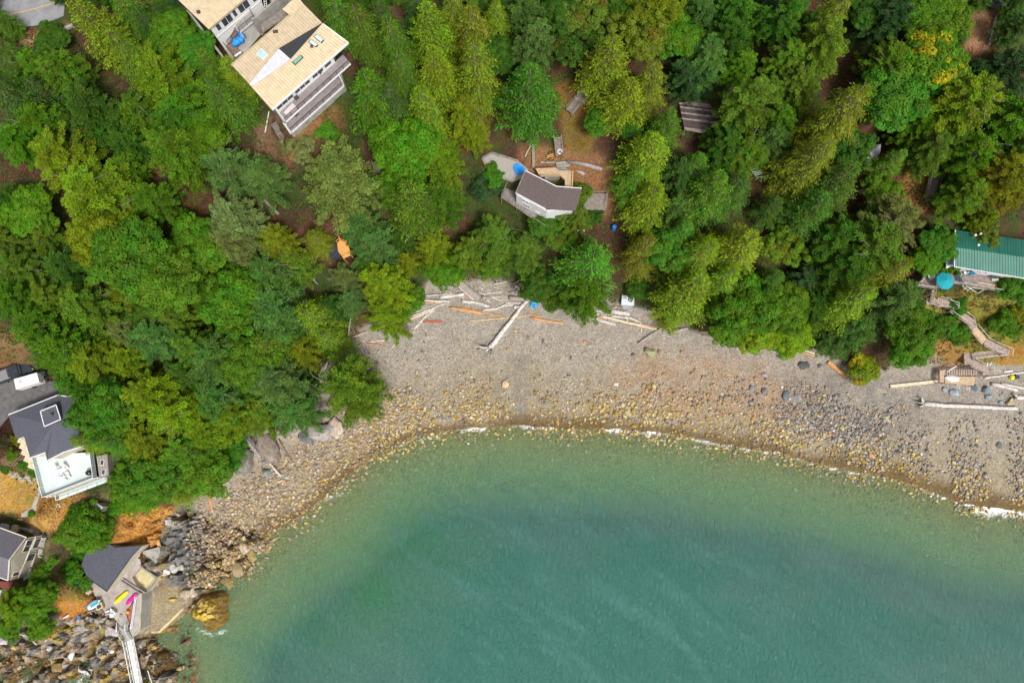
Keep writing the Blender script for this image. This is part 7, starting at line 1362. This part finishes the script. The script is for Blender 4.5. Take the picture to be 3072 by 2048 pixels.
# ------------------------------------------------------------------ boathouse, kayak patio, basin and gangway
BZ = 7.4; q = px([(278,1600),(345,1642),(372,1640),(424,1636),(394,1669),(320,1773),(287,1749),(262,1729),(243,1697),(258,1655)], BZ); t = thing('boathouse', (*q[0][:2], 4.3), 'boathouse with a flat dark shingle roof above the kayak patio', 'boathouse'); MB().prism(q, BZ - .25, BZ).build('roof', MSLT, t)
cB = sum(q, Vector((0,0,0))) / len(q); qi = [cB + (p - cB) * .94 for p in q]
for i in range(len(q)): wall(t, qi[i], qi[(i + 1) % len(q)], 3.8, BZ - .26, MBG)
for i in (3, 4, 5, 6): MB().beam(q[i] - Vector((0,0,.03)), q[(i + 1) % len(q)] - Vector((0,0,.03)), .12, .16).build('gutter', MDK, t)
PZ = 4.45; q = px([(262,1735),(287,1751),(320,1774),(345,1742),(384,1690),(419,1655),(422,1700),(396,1730),(420,1776),(402,1788),(392,1812),(376,1835),(388,1872),(362,1876),(340,1850),(316,1838),(290,1800)], PZ); o = MB().prism(q, 2.5, PZ).build('kayak_patio', mat('patio_concrete', (.36,.32,.29), .85, .22, .5, .3, 5, col2=(.25,.21,.19)), None); tag(o, 'concrete patio with two kayaks beside the boathouse', 'patio')
bs = px([(394,1717),(424,1697),(472,1730),(438,1776),(384,1741)], 3.3); t = thing('concrete_basin', (*bs[0][:2], 2), 'square concrete basin with green algae beside the patio', 'basin'); MB().prism(bs, 1.0, 3.3).build('floor', MBSN, t)
for i, (a, b, z) in enumerate([((384,1741),(394,1717),3.9),((394,1717),(424,1697),3.7),((438,1776),(384,1741),4.3),((472,1730),(438,1776),3.45),((424,1697),(472,1730),3.45)]): MB().beam(P(*a, z - .5), P(*b, z - .5), .3, 1.0).build('rim', MCD, t)
for a, b in (((369,1735),(428,1772)),((364,1742),(424,1780))): MB().beam(P(*a, 4.62), P(*b, 4.62), .22, .2).build('sill_timber', MGW, t)
MB().prism(px([(389,1738),(398,1736),(418,1754),(412,1758)], 3.34), 3.3, 3.33).build('algae', mat('algae', (.10,.14,.02), .9, .4, 3), t)
stair('short timber steps down into the concrete basin', (366,1738), (390,1716), 1.3, 7, MGW, None, za=4.3, zb=3.6)
q = px([(384,1690),(419,1655),(475,1640),(476,1655),(452,1712),(440,1706),(424,1697),(394,1716)], 4.2); simple('concrete_ramp', 'cracked concrete wedge above the algae basin', 'ramp', MB().prism(q, 1.8, [4.4, 4.6, 3.9, 3.6, 3.0, 3.1, 3.4, 3.9]), MCD)
q = px([(404,1788),(424,1777),(427,1800),(420,1888),(398,1910),(388,1888),(401,1820)], 4.7); t = thing('pier_wall', (*q[0][:2], 1), 'tapering concrete pier wall right of the kayak patio', 'pier'); MB().prism(q, .3, 4.7).build('pier_body', MC, t)
for a, b in (((424,1778),(420,1888)),((420,1888),(398,1910))): MB().beam(P(*a, 4.78), P(*b, 4.78), .16, .16).build('kerb', MBSN, t)
for du in (0, 4): MB().beam(P(405 + du, 1790, 5.3), P(391 + du, 1886, 5.3), .12, .1).build('rail', MW, t)
q = px([(380,1830),(400,1806),(398,1840),(389,1868),(384,1850)], 4.5); simple('planting_pit', 'triangular planting bed of red earth behind the pier rail', 'planting bed', MB().prism(q, 4.3, 4.55), MPLM); g = P(385,1834,4.6); simple('buoy', 'orange buoy in the red planting bed', 'buoy', MB().ball((g[0], g[1], 4.8), .38), MOR, smooth=True)
def kayak(a, b, m, label, w=.8):
    t = thing('kayak', P(*a, PZ), label, 'kayak', 'kayaks on the patio'); A_, B_ = P(*a, PZ), P(*b, PZ); M_ = (A_ + B_) / 2; mb = MB(); hull(mb, M_ - (B_ - M_) * .02, B_, w, .3, PZ + .02, 8, .8, .98); hull(mb, M_ + (B_ - M_) * .02, A_, w, .3, PZ + .02, 8, .8, .98); mb.build('hull', m, t, True)
    d = (B_ - A_).normalized(); mb = MB(); c = M_ + Vector((0,0,.36)); s = Vector((-d[1], d[0], 0)); mb.obox(c, d * .42, s * .2, Vector((0,0,.03))); mb.build('cockpit', m, t)
kayak((344.5,1808), (386,1771), MYE, 'yellow kayak on the concrete patio'); kayak((380,1813), (413,1777), MPI, 'magenta kayak on the concrete patio', .75)
for i, (u, v, r) in enumerate([(328,1834,.5),(338,1829,1.2),(348,1836,2.4),(340,1844,3.3)]): chair(P(u, v, PZ + .02), r, MW, 'white plastic chair ' + ['at the left', 'at the top', 'at the right', 'at the bottom'][i] + ' of the cluster on the kayak patio', 'white chairs on the kayak patio', 1.25)
g = P(282,1808,4.9); t = thing('rowing_boat', g, 'white and teal rowing boat on a timber rack left of the patio', 'boat'); hull(MB(), P(266,1822,5.0), P(304,1797,5.0), 1.4, .5, 4.9, stern=.7).build('hull', MW, t, True); MB().beam(P(272,1819,5.55), P(294,1805,5.55), .5, .06).build('stripe', MCY, t)
t = thing('boat_rack', P(292,1822,4.3), 'grey timber rack under the rowing boat', 'rack')
for k in range(4): MB().beam(P(262 + 12 * k, 1828 - 6 * k, 4.6), P(276 + 12 * k, 1842 - 6 * k, 4.6), .2, .2).build('bearer', MGW, t)
for a, b in (((250,1826),(272,1806)),((262,1838),(312,1818))): MB().beam(P(*a, 4.75), P(*b, 4.75), .18, .18).build('skid', MGW, t)
g = P(303,1816,4.6); t = thing('crate', g, 'crate with yellow edges right of the rowing boat', 'crate'); MB().obox(g + Vector((0,0,.35)), Vector((.6,.3,0)), Vector((-.25,.5,0)), Vector((0,0,.3))).build('box', MBSN, t); MB().obox(g + Vector((0,0,.68)), Vector((.35,.17,0)), Vector((-.14,.28,0)), Vector((0,0,.02))).build('lid', MSH, t)
g = P(260,1779,4.9); t = thing('planter_box', g, 'timber framed planter with a pale stone left of the path', 'planter'); MB().obox(g, Vector((.55,.85,0)), Vector((-.5,.35,0)), Vector((0,0,.4))).build('box', MNW, t); MB().ball((g[0], g[1], g[2] + .4), .4, .35, .3).build('stone', MW, t, True)
for i, (u, v, m, l) in enumerate([(370,1710,MPLM,'long red bench against the boathouse wall'), (382,1690,MNVY,'navy bag by the boathouse wall'), (394,1684,MOR,'orange pot beside the boathouse wall')]): g = P(u, v, 4.5); simple(['bench', 'bag', 'pot'][i], l, ['bench', 'bag', 'pot'][i], MB().obox(g + Vector((0,0,.3)), Vector((.75,1.0,0)) * [1, .35, .3][i], Vector((-.28,.22,0)), Vector((0,0,.3))), m)
g = P(338,1752,4.5); simple('float', 'small magenta float at the corner of the boathouse', 'float', MB().ball((g[0], g[1], 4.75), .4, .28, .22), MPI, smooth=True)
g = G(244,1744,.4); simple('blue_tarp', 'thin blue tarp strip among the shrubs by the boathouse', 'tarp', MB().beam(G(228,1750,.5), G(258,1738,.5), .4, .2), MTRP)
g = G(200,1845); t = thing('surfboard', g, 'red and white surfboard in the rusty grass', 'surfboard'); hull(MB(), G(184,1852), G(212,1838), .8, .12, g[2] + .2, stern=.5).build('board', MW, t, True); MB().beam(G(186,1854,.45), G(208,1840,.45), .22, .05).build('stripe', mat('red_stripe', (.6,.05,.04), .5, .05), t)
for i, (u, v, m, l, cat) in enumerate([(240,1850,MBL,'small blue crate in the rusty grass','crate'),(365,1845,MSIL,'small silver pail by the patio edge','pail')]): g = G(u, v); simple(cat, l, cat, MB().box(g[0] - .25, g[1] - .25, g[2], g[0] + .25, g[1] + .25, g[2] + .4), m)
stair('short grey steps from the patio down to the gangway', (371,1866), (371,1893), 1.6, 9, MC, MW, za=4.4, zb=3.4)
lg = px([(358,1893),(384,1890),(398,1914),(378,1924)], 3.4); t = deckthing('gangway_landing', 'concrete coloured landing at the head of the gangway', 'landing', lg, 3.4, (1, 0), MC, pm=MC); railing(t, [P(357,1874,3.4), lg[0], lg[3]], 1.0, MGLS, MGLS, 1.2, None, .07, (1.0,), (.5,)); railing(t, [P(383,1870,3.4), lg[1], lg[2]], 1.0, MGLS, MGLS, 1.2, None, .07, (1.0,), (.5,))
GA, GB = P(388,1914,3.4), P(428,2110,1.0); d = (GB - GA); s = Vector((-d[1], d[0], 0)).normalized(); t = thing('gangway', GA, 'long white metal gangway running off the bottom of the rocks', 'gangway')
decking(t, [GA + s * .65, GB + s * .65, GB - s * .65, GA - s * .65], 0, d, mat('pale_grating', (.6,.6,.58), .6, .12, 2), .2); o = [c for c in t.children][0]
for v_ in o.data.vertices: w_ = Vector(v_.co) + ORG[t.name]; f = max(0, min(1, (w_ - GA).dot(d) / d.dot(d))); v_.co.z += GA[2] + d[2] * f
for sg in (-1, 1):
    for h in (.08, 1.0): MB().beam(GA + s * sg * .78 + Vector((0,0,h)), GB + s * sg * .78 + Vector((0,0,h)), .11, .1).build('chord', MW, t)
    for k in range(9): a = GA.lerp(GB, k / 9) + s * sg * .78; b = GA.lerp(GB, (k + 1) / 9) + s * sg * .78; MB().beam(a + Vector((0,0,.08)), b + Vector((0,0,1.0)), .06, .06).build('brace', MW, t); MB().beam(a + Vector((0,0,.08)), a + Vector((0,0,1.0)), .06, .06).build('upright', MW, t)
for a, b, l in (((404,2020),(425,2110),'left white truss bar beside the gangway'),((443,2010),(478,2110),'right white truss bar beside the gangway')): simple('truss_bar', l, 'truss', MB().beam(P(*a, 1.8), P(*b, 1.2), .12, .12), MW)
simple('sea_kerb', 'curved tan concrete kerb along the small cove', 'kerb', MB().tube([P(402,1888,.9), P(440,1895,.7), P(478,1893,.6), P(515,1858,.6), P(557,1816,.7)], [.28, .3, .3, .28, .25], 6), MBSN)

# ------------------------------------------------------------------ small places in the wood
g = G(1026,745); zo = g[2] + 2.2; q = px([(1012,728),(1020,720),(1042,727),(1053,764),(1030,774),(1014,752)], zo); t = deckthing('orange_deck', 'fresh orange timber deck in the left wood', 'deck', q, zo, q[4] - q[3], MORN, pm=MORN); railing(t, [q[0], q[1], q[2]], .9, MORN, MORN, 1.2); railing(t, [q[4], q[3]], .9, MORN, MORN, 1.5); MB().beam(P(1020,720,zo + .9), P(1016,708,zo + .9), .1, .1).build('rail', MORN, t)
q = px([(986,735),(1014,730),(1021,768),(988,777)], zo - .3); t = thing('small_cabin', (*q[0][:2], g[2]), 'tiny cabin with a black ribbed roof beside the orange deck', 'cabin'); cB = sum(q, Vector((0,0,0))) / 4; MB().prism([cB + (p - cB) * .88 for p in q], g[2] - .5, zo - .45).build('wall', MSH, t); roof(t, q[0], q[3], q[2], q[1], 7, mat('black_roof', (.035,.038,.05), .6, .2))
simple('plank_ladder', 'pale plank below the tiny cabin', 'plank', MB().beam(G(992,782,1), G(1018,776,1), .4, .1), MGW)
g = G(2095,350); zp = g[2] + 1.4; q = px([(2037,308),(2120,300),(2162,362),(2111,400),(2054,390)], zp); t = thing('dark_platform', (*q[0][:2], g[2]), 'old dark timber platform with pale worn boards under the trees', 'platform'); 
pl = [v2(p) for p in q]; dd_ = v2(P(2160,335,zp) - P(2040,320,zp)).normalized(); nn2 = Vector((-dd_[1], dd_[0])); cs = [p.dot(nn2) for p in pl]; c = min(cs); k = 0; rr_ = random.Random(4)
MSK = mat('worn_board', (.28,.22,.20), .85, .3, 2)
while c < max(cs):
    qq = halfclip(halfclip(pl, nn2, c, 1), nn2, c + .3, -1)
    if len(qq) > 2: MB().prism(qq, zp - .06, zp + .03 * rr_.random()).build('board', MSK if rr_.random() < .22 else MSH, t)
    c += .36
for p in q: MB().box(p[0] - .1, p[1] - .1, float(hz(p[0], p[1])) - .3, p[0] + .1, p[1] + .1, zp - .07).build('post', MSH, t)
g = G(2610,470); zh = g[2] + 3; t = thing('gabled_hut', g, 'white gabled hut with a fan shaped shingle roof under the trees', 'hut')
ap = P(2610,438,zh + 1.2); fan = px([(2578,480),(2604,446),(2625,436),(2643,432),(2641,455),(2632,472),(2612,478)], zh)
for i in range(len(fan) - 1): MB().add([tuple(P(2608,462,zh + 1.0)), tuple(fan[i]), tuple(fan[i + 1])], [(0, 2, 1)]).build('roof', mat('grey_shakes', (.26,.26,.30), .8, .2, 3) if i == 0 else bpy.data.materials['grey_shakes'], t)
MB().prism(px([(2588,474),(2608,466),(2612,480),(2590,486)], zh - .3), g[2] - .5, zh - .3).build('wall', MW, t)
for a, b in (((2560,459),(2576,477)),((2576,477),(2590,468)),((2582,479),(2602,481)),((2602,481),(2608,468)),((2584,478),(2592,470))): MB().beam(P(*a, zh), P(*b, zh), .22, .2).build('barge_board', MW, t)
for k in range(6): MB().beam(P(2548 + 6 * k, 478 + 4 * k, zh - 1.2), P(2576 + 7 * k, 482 + 4 * k, zh - 1.2), .14, .08).build('deck_board', MSH if k % 2 else MGW, t)
stair('slatted timber steps in front of the white gabled hut', (2590,487), (2584,500), 3.0, 6, MGW, None, up=1.0)
simple('fallen_trunk', 'grey fallen trunk across the red earth below the hut', 'log', MB().tube([G(2572,580,.4), G(2604,566,.5), G(2642,555,.4)], [.5, .4, .25], 8), LM['g'], smooth=True)
stair('old rough pole stair on the rusty slope right of the hut', (2806,512), (2790,590), 1.8, 13, MGW, MGW, up=.7, rails=(-1, 1))
simple('stair_sill', 'grey pole across the foot of the old pole stair', 'pole', MB().beam(G(2774,603,.3), G(2822,600,.3), .2, .2), MGW)
t = thing('broken_stair', G(2250,528), 'broken stair of white slats in a gap under the dark trees', 'stair', 'outdoor stairs')
for k in range(7): a = G(2234 + 4 * k, 512 + 5.5 * k, 2.0); MB().beam(a, a + Vector((1.6, .2 * (k % 3), .1)), .12, .08).build('tread', MGLS, t)
for o_ in (0, 1.3): MB().beam(G(2232,510,1.9) + Vector((o_,0,0)), G(2262,550,1.9) + Vector((o_,0,0)), .1, .14).build('stringer', MGW, t)
stair('steep rail edged stair beside the grey pine', (1126,484), (1142,530), 1.2, 10, MGW, MGW, up=.8); stair('middle flight of the forest stair, mostly hidden', (1198,668), (1224,732), 1.1, 12, MSH, MGW, up=1.4, rails=(1,)); stair('lowest forest flight with pale rails above the pile', (1250,776), (1283,814), 1.7, 11, MGW, MGLS, up=.8)
stair('thin forest walkway between the two lower flights', (1228,738), (1248,772), 1.0, 9, MSH, MGW, up=1.2, rails=(-1,))
g = G(1291,815); simple('blue_tub', 'small blue tub at the foot of the forest stair', 'tub', MB().disc(g, .55, g[2], g[2] + .8), MBL); simple('kayak_rack', 'blue and red kayak propped beside the forest stair', 'kayak', hull(MB(), G(1276,792), G(1297,806), .8, .3, G(1286,800)[2] + .6), MBL)
for i, (a, b) in enumerate([((1279,830),(1288,815)),((1290,826),(1300,818)),((1284,834),(1298,826))]): simple('grey_plank', ['left', 'right', 'lower'][i] + ' grey plank at the foot of the forest stair', 'plank', MB().beam(G(*a, .5), G(*b, .5), .2, .12), MGW, 'planks at the stair foot')
q = [(1866,885),(1903,889),(1902,917),(1864,913)]; g = G(1884,900); zz = g[2] + 1.0; t = thing('storage_box', g, 'white lidded storage box at the wood edge above the right pile', 'storage box'); w = px(q, zz); MB().prism([w[0].lerp(w[2], .03), w[1].lerp(w[3], .03), w[2].lerp(w[0], .03), w[3].lerp(w[1], .03)], g[2] - .4, zz - .12).build('box', MGLS, t)
m1, m2 = w[0].lerp(w[3], .34), w[1].lerp(w[2], .34); MB().prism([w[0], w[1], m2, m1], zz - .1, zz + .04).build('lid', mat('lid_white', (.62,.66,.72), .5, .08), t); k_ = (w[3] - w[0]) * .05; MB().prism([m1 + k_, m2 + k_, w[2], w[3]], zz - .1, zz).build('lid', bpy.data.materials['lid_white'], t)
g = G(1605,905); t = thing('pedal_boat', g, 'bright blue plastic raft at the tip of the great trunk', 'raft'); dn = (G(1598,922) - G(1610,890)); dn.z = 0; dn.normalize(); sd2 = Vector((-dn[1], dn[0], 0)); c = g + Vector((0,0,.5))
MB().obox(c, dn * 1.2, sd2 * .62, Vector((0,0,.1))).build('deck', MCY, t)
for s in (-.42, .42): m_ = MB(); m_.tube([c + sd2 * s - dn * 1.35 - Vector((0,0,.15)), c + sd2 * s - dn * .9 - Vector((0,0,.2)), c + sd2 * s + dn * .9 - Vector((0,0,.2)), c + sd2 * s + dn * 1.35 - Vector((0,0,.1))], [.14, .3, .3, .16], 8); m_.build('float', MCY, t, True)
for k in range(4): MB().beam(c + sd2 * (-.4 + .27 * k) - dn * 1.1 + Vector((0,0,.13)), c + sd2 * (-.4 + .27 * k) + dn * 1.0 + Vector((0,0,.13)), .07, .08).build('ridge', mat('pale_cyan', (.2,.62,.85), .4, .05) if k == 0 else bpy.data.materials['pale_cyan'], t)
for s in (-.25, .25): MB().ball(tuple(c + dn * .85 + sd2 * s + Vector((0,0,.15))), .2, .2, .12).build('seat', MBL, t, True)
simple('wall_slab', 'long low grey concrete ledge beneath the storage box', 'ledge', MB().beam(G(1868,922,.1), G(1960,938,.1), .7, .5), MC)
q = P(2856,700,21.5); 
for i, (u, v) in enumerate(((2926,705),(2942,701),(2935,735))): p = P(u, v, 22.6); simple('rooftop_ornament', ['left pale ornament at the back of the green roof', 'right pale ornament at the back of the green roof', 'pale ornament on the green roof under the shrub'][i], 'ornament', MB().ball((p[0], p[1], 22.6), .25), MW, 'ornaments on the green roof')
for i, (a, b, r, up) in enumerate([((345,350),(449,444),.32,1.2),((1884,5),(1863,85),.35,1),((2303,70),(2262,146),.2,6),((2280,40),(2246,80),.2,5),((2216,236),(2176,288),.35,1.2),((794,601),(838,645),.3,.8),((453,68),(492,122),.18,3),((398,434),(470,500),.2,.6),((932,828),(958,856),.2,2)]):
    simple('bare_trunk', ['long grey trunk leaning in the gap of the left wood','bare dark trunk at the top edge above the cottage','pale bare trunk among the upper right trees','second pale trunk beside the other in the upper right trees','grey leaning trunk right above the dark platform','grey stump log on the red earth path','thin grey trunk left of the white annexe','thin fallen trunk under the long grey trunk','short grey log in the red earth by the orange deck'][i], 'trunk', MB().tube([G(*a, up), G(*b, up * .5)], [r * .8, r], 8), M_BARKG if i not in (1,) else M_BARK, smooth=True)
